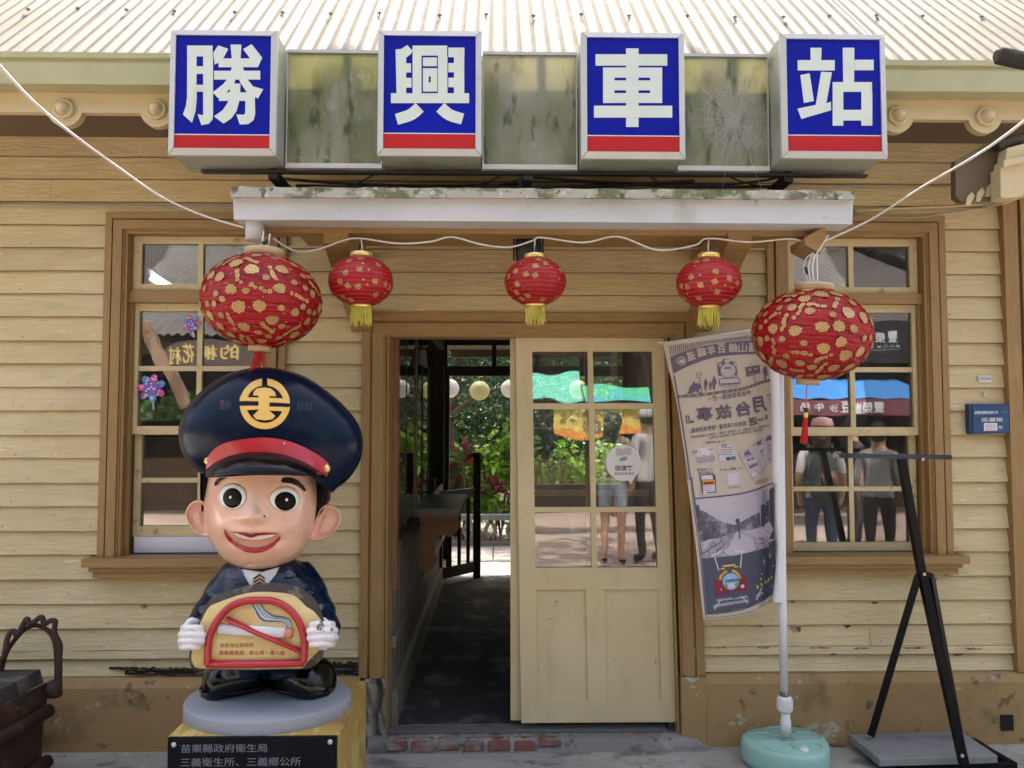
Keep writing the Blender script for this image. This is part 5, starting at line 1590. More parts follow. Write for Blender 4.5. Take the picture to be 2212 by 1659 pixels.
# ---- band, visor, strap, buttons
top_ = [(246,770),(262,712),(330,640),(430,600),(560,578),(690,572),(820,588),(950,630),(1080,700),(1168,772)]
bot_ = [(246,812),(300,765),(400,715),(520,686),(650,678),(780,690),(900,722),(1020,776),(1100,830),(1146,866)]
tp = spline([(a,b,0) for a,b in top_], 5); bp = spline([(a,b,0) for a,b in bot_], 5)
def bandY(t): return -.968 + .085*abs(2*t-1)**2.2
q = MB(); vs = []; n = len(tp)
for i in range(n):
    t = i/(n-1); Y = bandY(t)
    vs += [HP(tp[i].x, tp[i].y, Y+.006), HP(bp[i].x, bp[i].y, Y), HP(bp[i].x, bp[i].y, Y+.10), HP(tp[i].x, tp[i].y, Y+.10)]
fs = [(i*4+c, i*4+(c+1) % 4, i*4+4+(c+1) % 4, i*4+4+c) for i in range(n-1) for c in range(4)] + [(3,2,1,0), tuple((n-1)*4+c for c in range(4))]
q.add(vs, fs, 0, False)
q.build('cap_band', m_redp, St)
low = [(238,862),(290,868),(400,860),(520,852),(650,846),(780,846),(900,850),(1010,856),(1080,862),(1130,874)]
lp = spline([(a,b,0) for a,b in low], 5)
q = MB()
def visor(u, v):
    i = u*(n-1); k = min(int(i), n-2); f = i-k
    a = bp[k].lerp(bp[k+1], f); b = lp[k].lerp(lp[k+1], f)
    Y0_ = bandY(u)+.002; out = .105*(1-abs(2*u-1)**2.4)
    if v <= .5:                      # upper skin
        s = v/.5; w = sin(s*pi/2)
        return HP(a.x+(b.x-a.x)*s, a.y+(b.y-a.y)*(s**1.25), Y0_ - out*w)
    s = (v-.5)/.5
    return HP(b.x+(a.x-b.x)*s*.35, b.y+8*(1-s)*(1-abs(2*u-1))-10*s, Y0_ - out*(1-s) + .03*s)
q.grid(visor, 60, 16)
q.build('visor', m_blk, St)
for (x, y, Y, r) in ((258,746,-.893,.0125),(1143,803,-.893,.0145)):
    q = MB(); q.ball(HP(x, y, Y), r, r*.8, r*1.2, 16, 10); q.build('button', m_goldm, St)
q = MB(); s_ = [HP(1150,770,-.875), HP(1185,790,-.86), HP(1186,860,-.85), HP(1168,970,-.80), HP(1150,960,-.82), HP(1128,872,-.86)]
q.prism(s_, (0,.01,0)); q.build('strap', m_goldm, St)
# ---- emblem
ec = (688,325)
def arcpts(r, t0, t1, n_=18): return [(ec[0]+r*cos(radians(t0+(t1-t0)*i/n_)), ec[1]+r*sin(radians(t0+(t1-t0)*i/n_))) for i in range(n_+1)]
E = []
R0, R1 = 184, 138
E.append(arcpts(R0,187,263)+arcpts(R1,260,198))           # upper left quarter of the ring
E.append(arcpts(R0,275,352)+arcpts(R1,342,278))
E.append(arcpts(R0,173,97)+arcpts(R1,94,160))
E.append(arcpts(R0,97,6)+arcpts(R1,20,94))
E += [[(503,303),(508,272),(560,276),(645,278),(645,304)], [(720,280),(800,284),(868,290),(872,320),(720,312)], [(505,340),(645,338),(645,364),(560,368),(512,366)], [(720,344),(872,350),(864,384),(800,376),(720,372)]]
E.append([(643,262),(602,262),(608,238),(630,214),(680,206),(732,214),(760,238),(770,268),(722,266),(720,372),(764,412),(742,438),(684,444),(626,436),(602,410),(643,370)])
q = MB()
for k, poly in enumerate(E):
    vs, fs = tris(poly, 1)
    f0, f1 = cs(.0075+.0002*k), cs(.0)
    nv = len(vs)
    q.add([f0(x, y) for x, y in vs], fs)
    m2 = len(poly)
    ring0 = [f0(x, y) for x, y in poly]; ring1 = [f1(x, y) for x, y in poly]
    q.add(ring0+ring1, [(i, (i+1) % m2, m2+(i+1) % m2, m2+i) for i in range(m2)])
q.build('emblem', m_emb, St, fix=False)
q = MB()                                       # worn remains of lettering on each side
lay_text(q, '勝', (lambda f: lambda a, b: f(350+88*a, 366-76*b))(cs(.0012)), 0, .0)
q.build('worn_letter', M('faded_red', (.22,.02,.03), .5, layers=[((.010,.022,.06), 60, S1, .42,.50,1)]), St, fix=False)
q = MB(); lay_text(q, '興', (lambda f: lambda a, b: f(920+120*a, 380-78*b))(cs(.0012)), 0, .0)
q.build('worn_letter', M('faded_black', (.016,.020,.03), .6), St, fix=False)

# ---- body in one remeshed surface: torso, arms, trousers
q = MB()
def tb_(pts, r, sq=1.0, n=20): q.tube(pts, r, n, 0, True, True, sq)
def BP(x, y, Y): p = zb2(x, y); return at(p[0], p[1], Y)
# torso rings
tor = [(1325,1560,1880,.10),(1352,1470,1960,.10),(1400,1400,2060,.115)]
prof_t = [(270,1660,1810),(300,1560,1915),(350,1475,1985),(430,1410,2045),(560,1360,2085),(700,1370,2070),(850,1400,2045),(980,1420,2020),(1030,1440,2000)]
b0 = len(q.v); NAt = 32
for (zy, xl, xr) in prof_t:
    W = (xr-xl)/6/pxm(-.70)
    for j in range(NAt):
        a = 2*pi*j/NAt
        q.v.append(BP((xl+xr)/2+(xr-xl)/2*cos(a), zy, -.70+min(W*.75,.20)*sin(a)))
for i in range(len(prof_t)-1):
    for j in range(NAt):
        x, y = b0+i*NAt+j, b0+i*NAt+(j+1) % NAt
        q.f.append([x,y,y+NAt,x+NAt]); q.m.append(0); q.s.append(True)
q.f.append([b0+j for j in range(NAt)]); q.m.append(0); q.s.append(True)
q.f.append([b0+(len(prof_t)-1)*NAt+j for j in range(NAt)]); q.m.append(0); q.s.append(True)
tb_(spline([BP(1565,400,-.70), BP(1475,500,-.72), BP(1400,610,-.77), BP(1325,710,-.84), BP(1268,780,-.89)],5), [.080]*4+[.078]*5+[.070]*6+[.060]*6)
tb_(spline([BP(1900,395,-.68), BP(1975,490,-.70), BP(2030,600,-.75), BP(2080,700,-.82), BP(2118,785,-.87)],5), [.080]*4+[.078]*5+[.072]*6+[.062]*6)
tb_([BP(1560,960,-.70), BP(1560,1090,-.72)], [.105,.10]); tb_([BP(1890,960,-.68), BP(1890,1080,-.70)], [.105,.10])
body = q.build('suit', m_suit, St)
md = body.modifiers.new('r', 'REMESH'); md.mode = 'VOXEL'; md.voxel_size = .010
ms_ = body.modifiers.new('s', 'SMOOTH'); ms_.iterations = 6; ms_.factor = .6
dg = bpy.context.evaluated_depsgraph_get()
me2 = bpy.data.meshes.new_from_object(body.evaluated_get(dg)); body.modifiers.clear(); body.data = me2
for p in me2.polygons: p.use_smooth = True
if not me2.materials: me2.materials.append(m_suit)
hb = Hit(body)
def bs(off):
    f = hb.surf(off)
    return lambda x, y: f(*zb2(x, y))
q = MB(); lay_poly(q, [(1560,372),(1700,392),(1810,360),(1800,400),(1740,478),(1720,500),(1640,500),(1618,470)], bs(.004), 0, 2, True)
q.build('shirt', M('shirt_white', (.70,.68,.62), .35, coat=.2), St, fix=False)
m_tie = M('tie_orange', (.55,.26,.07), .35, coat=.2)
q = MB(); lay_poly(q, [(1688,398),(1722,448),(1718,478),(1700,500),(1652,500),(1645,440)], bs(.010), 0, 2, True)
for k in range(4):
    y = 410+k*22
    lay_line(q, [(1652,y+26),(1690,y+4),(1722,y+24)], 8, bs(.0125), 1)
q.build('tie', [m_tie, m_blk], St, fix=False)
for pts in ([(1560,362),(1590,420),(1625,478),(1560,512),(1520,470),(1560,440),(1480,438),(1476,420),(1490,380)], [(1815,356),(1790,410),(1738,470),(1800,500),(1870,450),(1832,430),(1905,425),(1925,380),(1900,345)]):
    q = MB(); vs, fs = tris(pts, 2); f0 = bs(.010); q.add([f0(x, y) for x, y in vs], fs, 0, True)
    f1 = bs(-.002); m2 = len(pts)
    q.add([f0(x, y) for x, y in pts]+[f1(x, y) for x, y in pts], [(i, (i+1) % m2, m2+(i+1) % m2, m2+i) for i in range(m2)])
    q.build('lapel', m_suit, St, fix=False)
# ---- board
bark_o = [(1225,930),(1232,985),(1258,1018),(1420,1024),(1640,1026),(1850,1020),(1990,1016),(2070,968),(2102,895),(2108,800),(2102,706),(2080,640),(2048,572),(1990,520),(1900,474),(1780,458),(1640,470),(1520,500),(1390,545),(1335,605),(1300,690),(1268,770),(1246,850)]
face_o = [(1240,930),(1248,978),(1280,1012),(1420,1017),(1640,1018),(1850,1014),(1958,1010),(1990,975),(2060,905),(2078,880),(2084,800),(2085,715),(2058,672),(2030,640),(1985,612),(1945,572),(1895,536),(1790,520),(1660,518),(1550,538),(1420,584),(1356,616),(1312,690),(1278,770),(1256,850)]
sp2 = lambda pts, n_=4: [tuple(p)[:2] for p in spline([(a,b,0) for a,b in pts], n_, True)]
YBD = -.955
q = MB(); q.pillow(sp2(bark_o), (1660,770), [(.90,YBD+.10),(.98,YBD+.09),(1.0,YBD+.06),(1.0,YBD+.02),(.99,YBD+.006)], lambda x, y, Y: BP(x, y, Y))
board = q.build('board', M('bark_paint', (.065,.048,.038), .8, layers=[((.20,.17,.14), 14, S1, .5,.65,.8), ((.04,.03,.025), 22, S1, .55,.7,.8)], bumps=[(24, S1, 1.0, .012)]), St)
q = MB(); q.pillow(sp2(face_o), (1660,770), [(1.0,YBD+.012),(1.0,YBD+.001),(.985,YBD-.004),(.6,YBD-.005),(.05,YBD-.005)], lambda x, y, Y: BP(x, y, Y))
q.build('board_face', M('board_yellow', (.66,.49,.19), .45, layers=[((.66,.52,.26), 4, (1,1,7), .45,.62,.8), ((.50,.30,.06), 7, (.8,1,7), .55,.68,.8), ((.34,.25,.12), 13, (.7,1,9), .6,.72,.6)], bumps=[(12, (1,1,6), .15, .003)]), St).parent = board
fp = lambda x, y, o=0.0: BP(x, y, YBD-.0055-o)
red_ring = [(1345,985),(1345,900),(1362,800),(1410,700),(1490,615),(1590,578),(1680,572),(1780,580),(1870,630),(1930,700),(1965,790),(1972,880),(1966,975)]
q = MB()
rp = spline([fp(x, y, .010) for x, y in red_ring], 6)
q.tube(rp, .0140, 10); q.tube([fp(1342,986,.010), fp(1500,988,.010), fp(1800,984,.010), fp(1968,978,.010)], .0140, 10)
q.tube([fp(1466,690,.012), fp(1660,780,.014), fp(1948,902,.012)], [.0185,.0185,.017], 10, sq=.5)
q.build('prohibition_ring', m_redp, St).parent = board
q = MB(); q.tube([fp(1418,760,.004), fp(1850,782,.004)], .0205, 12, sq=.55, ref=(0,1,0)); q.tube([fp(1851,783,.005), fp(1896,788,.005)], .0195, 12, 1, sq=.7, ref=(0,1,0))
q.build('cigarette', [M('cigarette_white', (.74,.74,.73), .4, layers=[((.6,.6,.58), 9, S1, .5,.7,.5)]), M('ember_pink', (.62,.25,.15), .6, bumps=[(60,S1,.8,.004)])], St).parent = board
sm_l = [(1622,600),(1650,650),(1668,690),(1700,712),(1760,712),(1820,715),(1850,735),(1872,765)]
sm_r = [(1690,598),(1720,640),(1770,672),(1830,680),(1870,695),(1888,725),(1888,765)]
a_ = spline([(x,y,0) for x, y in sm_l], 5); b_ = spline([(x,y,0) for x, y in sm_r], 6)
a_ = [a_[int(i*(len(a_)-1)/24)] for i in range(25)]; b_ = [b_[int(i*(len(b_)-1)/24)] for i in range(25)]
q = MB()
for k in range(12):
    u0, u1 = k/12, (k+1)/12
    pts = [(a_[i].lerp(b_[i], (u0+u1)/2).x, a_[i].lerp(b_[i], (u0+u1)/2).y) for i in range(25)]
    w = [(a_[i]-b_[i]).length/12*1.02 for i in range(25)]
    o_ = .003+.0012*(k % 3)
    lay_line(q, pts, w, lambda x, y: fp(x, y, o_), [0,1,2,1,0,3,2,0,1,3,0,2][k])
q.build('smoke', [M('smoke_white', (.72,.75,.78), .4), M('smoke_blue', (.22,.29,.36), .4), M('smoke_dark', (.05,.08,.12), .4), M('smoke_pale', (.45,.52,.58), .4)], St, fix=False).parent = board
q = MB()
lay_text(q, '本區域全面禁菸', quad(fp(1424,878,.0006), fp(1646,876,.0006), fp(1646,850,.0006), fp(1424,850,.0006)), 0, .006)
lay_text(q, '違者最高罰：新台幣一萬元整', quad(fp(1418,926,.0006), fp(1846,928,.0006), fp(1846,900,.0006), fp(1418,896,.0006)), 0, .006)
q.build('notice', M('notice_red', (.36,.06,.035), .5), St, fix=False).parent = board
# ---- gloved hands closed on the board edge
def hand(side):
    q = MB(); s = 1 if side > 0 else -1
    if side < 0:
        cx, rows2 = 1246, [(752,1192,1306,17),(796,1180,1318,19),(838,1178,1312,19),(878,1182,1288,17)]
    else:
        cx, rows2 = 2086, [(728,2016,2150,17),(770,2002,2166,19),(816,2004,2168,19),(858,2016,2150,17)]
    k = 1/3/pxm(-.98)
    q.ball(BP(cx + s*14, 815, -.93), 60*k, .045, 80*k, 18, 12)
    for (y, xa_, xb_, r) in rows2:
        out, tip = (xb_, xa_) if side > 0 else (xa_, xb_)
        r = r*k*1.25
        pts = spline([BP(out+s*4, y, -.93), BP(out-s*6, y-2, -.972), BP((out+tip)/2, y-3, -1.004), BP(tip+s*16, y-1, -1.000), BP(tip+s*2, y+3, -.978)], 5)
        n_ = len(pts)
        q.tube(pts, [r*(.92+.12*sin(i*1.15)) * (1 if i < n_-3 else (.95,.85,.55)[i-n_+3]) for i in range(n_)], 12)
    th = spline([BP(cx+s*34, 740, -.93), BP(cx+s*10, 706, -.925), BP(cx-s*26, 712, -.915), BP(cx-s*52, 724, -.90)], 5)
    q.tube(th, [24*k*(1-.5*(i/(len(th)-1))**3) for i in range(len(th))], 12)
    o = q.build('hand', m_glove, St)               # weld the fingers to the palm like a casting
    a_ = o.modifiers.new('r', 'REMESH'); a_.mode = 'VOXEL'; a_.voxel_size = .0042
    b_ = o.modifiers.new('s', 'SMOOTH'); b_.iterations = 3; b_.factor = .5
    me3 = bpy.data.meshes.new_from_object(o.evaluated_get(bpy.context.evaluated_depsgraph_get())); o.modifiers.clear(); o.data = me3
    for p in me3.polygons: p.use_smooth = True
    if not me3.materials: me3.materials.append(m_glove)
    return o
hand(-1); hand(1)
# ---- shoes
def shoe(cx, xl, xr, tx_, name='shoe'):
    q = MB()
    out = [(xl+6,1178),(xl-2,1150),(xl+10,1090),(xl+55,1052),(xl+120,1034),(xl+190,1036)] 
    return q
def shoe3(pts, c):
    """pts: rings from heel to toe: (x, ytop, ybottom, halfwidth, Y)"""
    q = MB(); n_ = 22
    for (x, yt, yb_, hw, Y) in pts:
        ctr = BP(x, (yt+yb_)/2, Y); top = BP(x, yt, Y); hz = (top.z-ctr.z)
        for j in range(n_):
            a = 2*pi*j/n_
            ca, sa = cos(a), sin(a)
            zz_ = hz*(sa if sa > 0 else max(sa*1.25, -1))
            q.v.append(ctr + Vector((hw*math.copysign(abs(ca)**.8, ca)*c[0], hw*math.copysign(abs(ca)**.8, ca)*c[1], zz_)))
    m2 = len(pts)
    for i in range(m2-1):
        for j in range(n_):
            x, y = i*n_+j, i*n_+(j+1) % n_
            q.f.append([x,y,y+n_,x+n_]); q.m.append(0); q.s.append(True)
    q.f.append([j for j in range(n_)]); q.m.append(0); q.s.append(True)
    q.f.append([(m2-1)*n_+j for j in range(n_)]); q.m.append(0); q.s.append(True)
    return q
zsole = at(575,1524,-.80).z
sh = []
def shoe_world(toe, heel, wt, wh, ht, hh_):
    toe, heel = Vector(toe), Vector(heel); d = (toe-heel); L_ = d.length; d.normalize(); s = Vector((-d.y, d.x, 0))
    q = MB(); n_ = 24; K = 16
    for i in range(K+1):
        t = i/K
        c = heel.lerp(toe, t)
        endw = sqrt(max(0, 1-((t-.5)*2)**6))
        w = (wh+(wt-wh)*min(1, t*1.5))*max(.05, endw if t > .5 else sqrt(max(.04, 1-((t-.5)*2)**4)))
        h = (hh_+(ht-hh_)*min(1, max(0,(t-.3)/.4)))
        h *= max(.08, sqrt(max(0, 1-max(0,(t-.72)/.28)**2.2))) * max(.3, min(1, .5+t*4))
        for j in range(n_):
            a = 2*pi*j/n_; ca, sa = cos(a), sin(a)
            q.v.append(c + s*(w*math.copysign(abs(ca)**.75, ca)) + Vector((0,0, h*.42 + (h*.58*sa if sa > 0 else h*.42*max(-1, sa*1.6)))))
    for i in range(K):
        for j in range(n_):
            x, y = i*n_+j, i*n_+(j+1) % n_
            q.f.append([x,y,y+n_,x+n_]); q.m.append(0); q.s.append(True)
    q.f.append([j for j in range(n_)]); q.m.append(0); q.s.append(True)
    q.f.append([K*n_+j for j in range(n_)]); q.m.append(0); q.s.append(True)
    # welt
    pts = []
    for i in range(28):
        a = 2*pi*i/28
        c = heel.lerp(toe, .5) + d*(L_*.5*math.copysign(abs(cos(a))**.7, cos(a))) + s*((wh+wt)/2*1.02*math.copysign(abs(sin(a))**.7, sin(a)))
        pts.append(c + Vector((0,0,.022)))
    q.tube(pts+[pts[0]], .0055, 6)
    return q.build('shoe', m_shoe, St)
zs0 = .505
def gp(x, y):                                  # point on the plinth top under a lower-left crop point
    p = zb2(x, y); d = ray(*p); t = (zs0-CAM.z)/d.z; return CAM + d*t
toe1, toe2, hl1, hl2 = gp(1300,1196), gp(2124,1192), gp(1740,1120), gp(1775,1116)
shoe_world(toe1, hl1, .102, .082, .138, .14)
shoe_world(toe2, hl2, .102, .082, .138, .14)
# ---- round base of the statue
q = MB(); bc = Vector((at(581,1500,-.74).x, -.735, 0))
bw = (752-409)/2/pxm(-.75)
q.lathe([(bw*.99,.412),(bw,.416),(bw,.494),(bw*.985,.5035),(.05,.504)], (bc.x, bc.y, 0), 64, sy=.83)
q.build('base', M('base_grey', (.26,.275,.30), .55, layers=[((.32,.335,.36), 3, S1, .45,.7,.6), ((.38,.16,.06), 5, S1, .64,.70,.8), ((.16,.165,.18), 10, S1, .6,.75,.5)]), St)

# ---- stone pedestal with plaque
YP = -1.005
Pd = thing('pedestal', at(548,1640,YP), 'yellow edged block pedestal with engraved black plaque under the statue', 'pedestal')
px0, px1 = X(363,1600,YP), X(733,1600,YP); zpd = at(548,1590,YP).z
q = MB(); q.hexa([(px0,YP,0),(px1,YP,0),(px1,-.42,0),(px0,-.42,0),(px0,YP,zpd),(px1,YP,zpd),(px1+.0,-.42,zpd+.003),(px0,-.42,zpd+.003)])
q.build('block', M('pedestal_yellow', (.40,.26,.06), .6, layers=[((.56,.44,.16), 6, (3,1,1), .5,.62,.8), ((.20,.12,.05), 4, S1, .52,.68,.7), ((.22,.235,.25), 2.2, S1, .6,.7,.5)], bumps=[(14,S1,.3,.006)]), Pd)
q = MB(); pe = at(362,1592,YP-.012), at(729,1588,YP-.012)
q.box(pe[0].x+.002, pe[1].x-.002, YP-.014, YP-.001, .10, at(548,1592,YP-.012).z)
pq = q.build('plaque', M('plaque_black', (.003,.0045,.008), .35, spec=.12, layers=[((.010,.013,.019), 5, S1, .5,.7,.7)]), Pd)
for (x, y) in ((375.5,1609),(713,1603)):
    q = MB(); c = at(x, y, YP-.016); q.ball(c, .0095, .005, .0095, 14, 8); q.build('screw', m_steel, Pd).parent = pq
yp_ = YP-.0152
pf = lambda x, y: (lambda p: at(p[0], p[1], yp_))(zb2(x, y))
q = MB()
lay_text(q, '苗栗縣政府衛生局', quad(pf(1172,1562), pf(1732,1556), pf(1732,1500), pf(1172,1506)), 0, .004)
lay_text(q, '三義衛生所、三義鄉公所', quad(pf(1168,1652), pf(1950,1645), pf(1950,1588), pf(1168,1594)), 0, .004)
q.build('engraving', M('engraved_grey', (.16,.17,.175), .7), Pd, fix=False).parent = pq
# ================================================================== PRINTED FLAG ON ITS STAND
FB = thing('flag_stand', at(1700,1640,-.26), 'tall printed railway flag seen from behind on a white pole in a mint water base', 'flag')
zA, zB = zoomer(2590,1290,2.7654), zoomer(2640,1870,2.7654)
m_pole = M('pole_white', (.72,.74,.76), .35, layers=[((.62,.64,.66), 5, (1,1,.4), .5,.7,.5)])
m_cloth = M('flag_cloth', (.66,.59,.50), .85, trans=.25, layers=[((.61,.55,.50), 2, S1, .45,.7,.5)], bumps=[(90, S1, .15, .001)])
m_slv = M('flag_sleeve', (.80,.80,.82), .8, trans=.15, bumps=[(6, (4,1,1), .3, .006)])
def poly_at(pts, t):
    k = t*(len(pts)-1); i = min(int(k), len(pts)-2); f = k-i
    a, b = pts[i], pts[i+1]
    return (a[0]+(b[0]-a[0])*f, a[1]+(b[1]-a[1])*f)
def smooth_path(pts): return [tuple(p)[:2] for p in spline([(a,b,0) for a,b in pts], 10)]
def reparam(pts):
    d = [0]
    for i in range(1,len(pts)): d.append(d[-1]+sqrt((pts[i][0]-pts[i-1][0])**2+(pts[i][1]-pts[i-1][1])**2))
    out = []
    for k in range(65):
        s = d[-1]*k/64; i = 1
        while i < len(d)-1 and d[i] < s: i += 1
        f = (s-d[i-1])/max(1e-9, d[i]-d[i-1])
        out.append((pts[i-1][0]+(pts[i][0]-pts[i-1][0])*f, pts[i-1][1]+(pts[i][1]-pts[i-1][1])*f))
    return out
Lf = reparam(smooth_path([zA(48,165), zA(110,430), zA(190,740), zA(250,1100), zB(175,0), zB(230,420), zB(285,860), zB(330,1300), zB(360,1572)]))
Rt = reparam(smooth_path([zA(1235,0), zA(1230,450), zA(1245,1100), zB(1130,60), zB(1145,560), zB(1152,950), zB(1125,1250), zB(1112,1378)]))
Tp = reparam(smooth_path([zA(48,165), zA(420,108), zA(800,58), zA(1235,0)]))
Bt = reparam(smooth_path([zB(360,1572), zB(540,1562), zB(720,1540), zB(880,1500), zB(1000,1440), zB(1112,1378)]))
def flagpt(u, v):
    a, b, c, d = poly_at(Lf, v), poly_at(Rt, v), poly_at(Tp, u), poly_at(Bt, u)
    tl, tr_, bl, br_ = Lf[0], Rt[0], Lf[-1], Rt[-1]
    x = (1-u)*a[0]+u*b[0]+(1-v)*c[0]+v*d[0]-((1-u)*(1-v)*tl[0]+u*(1-v)*tr_[0]+(1-u)*v*bl[0]+u*v*br_[0])
    y = (1-u)*a[1]+u*b[1]+(1-v)*c[1]+v*d[1]-((1-u)*(1-v)*tl[1]+u*(1-v)*tr_[1]+(1-u)*v*bl[1]+u*v*br_[1])
    Y = -.245 - .030*sin(u*4.2+v*2.0+.3) + .05*(1-u)*v*0 + .055*v*math.exp(-((u-.9)/.09)**2) + .007*sin(u*13+v*5)*v - .05*(1-u)*v
    return at(x, y, Y)
q = MB(); q.grid(flagpt, 70, 130)
cloth = q.build('flag', m_cloth, FB)
hf = Hit(cloth)
def fa_(off):
    f = hf.surf(off); return lambda x, y: f(*zA(x, y))
def fb_(off):
    f = hf.surf(off); return lambda x, y: f(*zB(x, y))
pr = MB()
PR = [M('print_violet', (.135,.115,.160), .85), m_cloth, M('print_dark', (.075,.078,.110), .85), M('print_blue', (.06,.16,.36), .85), M('print_pale', (.60,.56,.60), .85), M('print_grey', (.33,.31,.36), .85),
      M('print_red', (.24,.02,.04), .85), M('print_yellow', (.62,.50,.10), .85), M('print_sky', (.25,.45,.68), .85), M('print_green', (.12,.34,.10), .85), M('print_lilac', (.50,.45,.50), .85, layers=[((.40,.36,.41), 3, S1, .4,.7,.7)]),
      M('print_bush', (.12,.11,.14), .85, layers=[((.30,.28,.32), 26, S1, .48,.6,.9), ((.05,.05,.07), 12, S1, .5,.65,.7)]), M('print_ballast', (.40,.37,.41), .85, layers=[((.22,.2,.24), 60, S1, .45,.6,.8)]), M('print_orange', (.62,.33,.06), .85)]
V, CL, DK, BL, PL_, GR, RD, YL, SK, GN, LI, BU, BA, OR = range(14)
L0 = fa_(.0028); L1 = fa_(.0036); L2 = fa_(.0044)
K0 = fb_(.0028); K1 = fb_(.0036); K2 = fb_(.0044); K3 = fb_(.0052)
def mtext(s, cx, cy, w, h, rot=0, surf=L0, mi=V, bold=.0):        # mirrored: the flag is seen from behind
    c, s_ = cos(radians(rot)), sin(radians(rot))
    def fn(a, b):
        x, y = (.5-a)*w, (.5-b)*h
        return surf(cx + x*c - y*s_, cy + x*s_ + y*c)
    lay_text(pr, s, fn, mi, bold)
def poly(pts, surf, mi, cuts=2): lay_poly(pr, pts, surf, mi, cuts)
def line(pts, w, surf, mi): lay_line(pr, pts, w, surf, mi)
sm = lambda pts, n_=6: [tuple(p)[:2] for p in spline([(a,b,0) for a,b in pts], n_)]
# header
arc_t = sm([(133,322),(250,275),(450,212),(700,168),(950,143),(1215,132)]); arc_b = sm([(170,506),(270,448),(400,392),(600,330),(850,296),(1215,288)])
for i in range(len(arc_t)-1): pr.add([L0(*arc_t[i]), L0(*arc_t[i+1]), L0(*arc_b[i+1]), L0(*arc_b[i])], [(0,1,2,3)], V)
for ch, x, y, w, r in (('道',360,308,96,-14),('鐵',474,266,100,-11),('年',577,246,92,-8),('百',690,226,88,-5),('線',815,220,100,-2),('山',920,220,92,0),('舊',1030,214,100,0)):
    mtext(ch, x, y, w, 104, r, L1, CL, .028)
line([(258+50*cos(t), 362+46*sin(t)) for t in [2*pi*i/24 for i in range(25)]], 6, L1, CL); line([(258+36*cos(t), 362+33*sin(t)) for t in [2*pi*i/20 for i in range(21)]], 5, L1, CL)
poly([(228,380),(246,345),(262,352),(276,335),(290,372),(280,388)], L1, CL)
line([(48,168),(300,132),(700,78),(1040,30)], 6, L0, PL_)
for k in range(44):
    x = 125+k*21; t = k/43
    yt = 196-(x-125)*.128; ln = 108-78*min(1,t*2.2) + 24*max(0,t-.45)
    line([(x, yt), (x+14*(1-t)-16*max(0,t-.6), yt+ln)], 8.5, L0, V)
line(sm([(60,205),(110,430),(178,700),(240,1060),(290,1400),(330,1659)]), 7, L0, V)
line(sm([(176,520),(215,740),(265,1040),(310,1330),(352,1655)]), 17, L0, V)
# picture of the train
line(sm([(215,752),(450,735),(700,700),(880,675),(1000,645),(1120,600),(1225,572)]), 30, L0, V)
sp_ = sm([(215,752),(450,735),(700,700),(880,675),(1000,645),(1120,600),(1225,572)], 12)
for i in range(2, len(sp_)-3, 4): line([sp_[i], sp_[i+1], sp_[i+2]], 7, L1, CL)
poly([(305,728),(330,712),(345,650),(380,610),(378,594),(392,588),(404,600),(402,612),(440,602),(466,630),(468,664),(448,672),(446,690),(484,716),(470,722),(430,706),(404,690),(380,716),(360,722)], L0, V)
line([(450,545),(480,715)], 7, L0, V); line([(448+28*cos(t), 517+27*sin(t)) for t in [2*pi*i/20 for i in range(21)]], 6, L0, V); line([(425,517),(470,517)], 5, L0, V)
for (x, y, h, w) in ((520,552,136,22),(572,585,96,15),(612,530,148,24)):
    poly([(x-w*.4,y+h*.15),(x-w*.25,y),(x+w*.25,y),(x+w*.4,y+h*.15),(x+w,y+h*.3),(x+w*.9,y+h*.6),(x+w*.5,y+h*.6),(x+w*.4,y+h),(x,y+h),(x-w*.05,y+h*.65),(x-w*.3,y+h),(x-w*.6,y+h),(x-w*.8,y+h*.6),(x-w,y+h*.35)], L0, V)
poly([(1155,425),(1180,420),(1186,440),(1198,500),(1196,525),(1180,520),(1178,566),(1156,568),(1160,520),(1146,500),(1140,460)], L0, V)
poly([(948,432),(1105,408),(1112,495),(962,538)], L0, V); line([(1042,515),(1058,610)], 8, L0, V)
mtext('興', 1000,460,36,30,-6,L1,CL); mtext('勝', 1062,448,36,30,-6,L1,CL); line([(985,512),(1090,488)], 4, L1, CL)
poly([(645,390),(700,366),(710,340),(770,336),(778,360),(850,376),(866,520),(640+15,525)], L0, V); 
poly([(x, y) for x, y in [(760+84*cos(t), 470+80*sin(t)) for t in [2*pi*i/28 for i in range(28)]]], L1, LI)
line([(760+84*cos(t), 470+80*sin(t)) for t in [2*pi*i/28 for i in range(29)]], 6, L2, V); line([(760+60*cos(t), 478+56*sin(t)) for t in [2*pi*i/24 for i in range(25)]], 4, L2, GR)
poly([(722,372),(728,345),(775,343),(782,370),(770,392),(735,393)], L1, LI)
poly([(722,430),(790,428),(790,452),(724,454)], L2, V); mtext('CT', 756,441,30,14,0,fa_(.0052),CL)
poly([(660,395),(690,388),(692,418),(668,430)], L1, LI); poly([(818,380),(846,378),(850,420),(830,424)], L1, LI)
poly([(668,560),(880,545),(884,600),(676,612)], L0, LI)
line([(668,560),(880,545),(884,600),(676,612),(668,560)], 6, L1, V)
for k in range(9): line([(700+k*21,614-k*1.5),(696+k*22,668-k*2)], 5, L0, V)
line([(696,622),(880,606)], 6, L0, V); line([(668,560),(664,615),(690,635)], 7, L0, V); line([(885,560),(900,600),(884,620)], 7, L0, V)
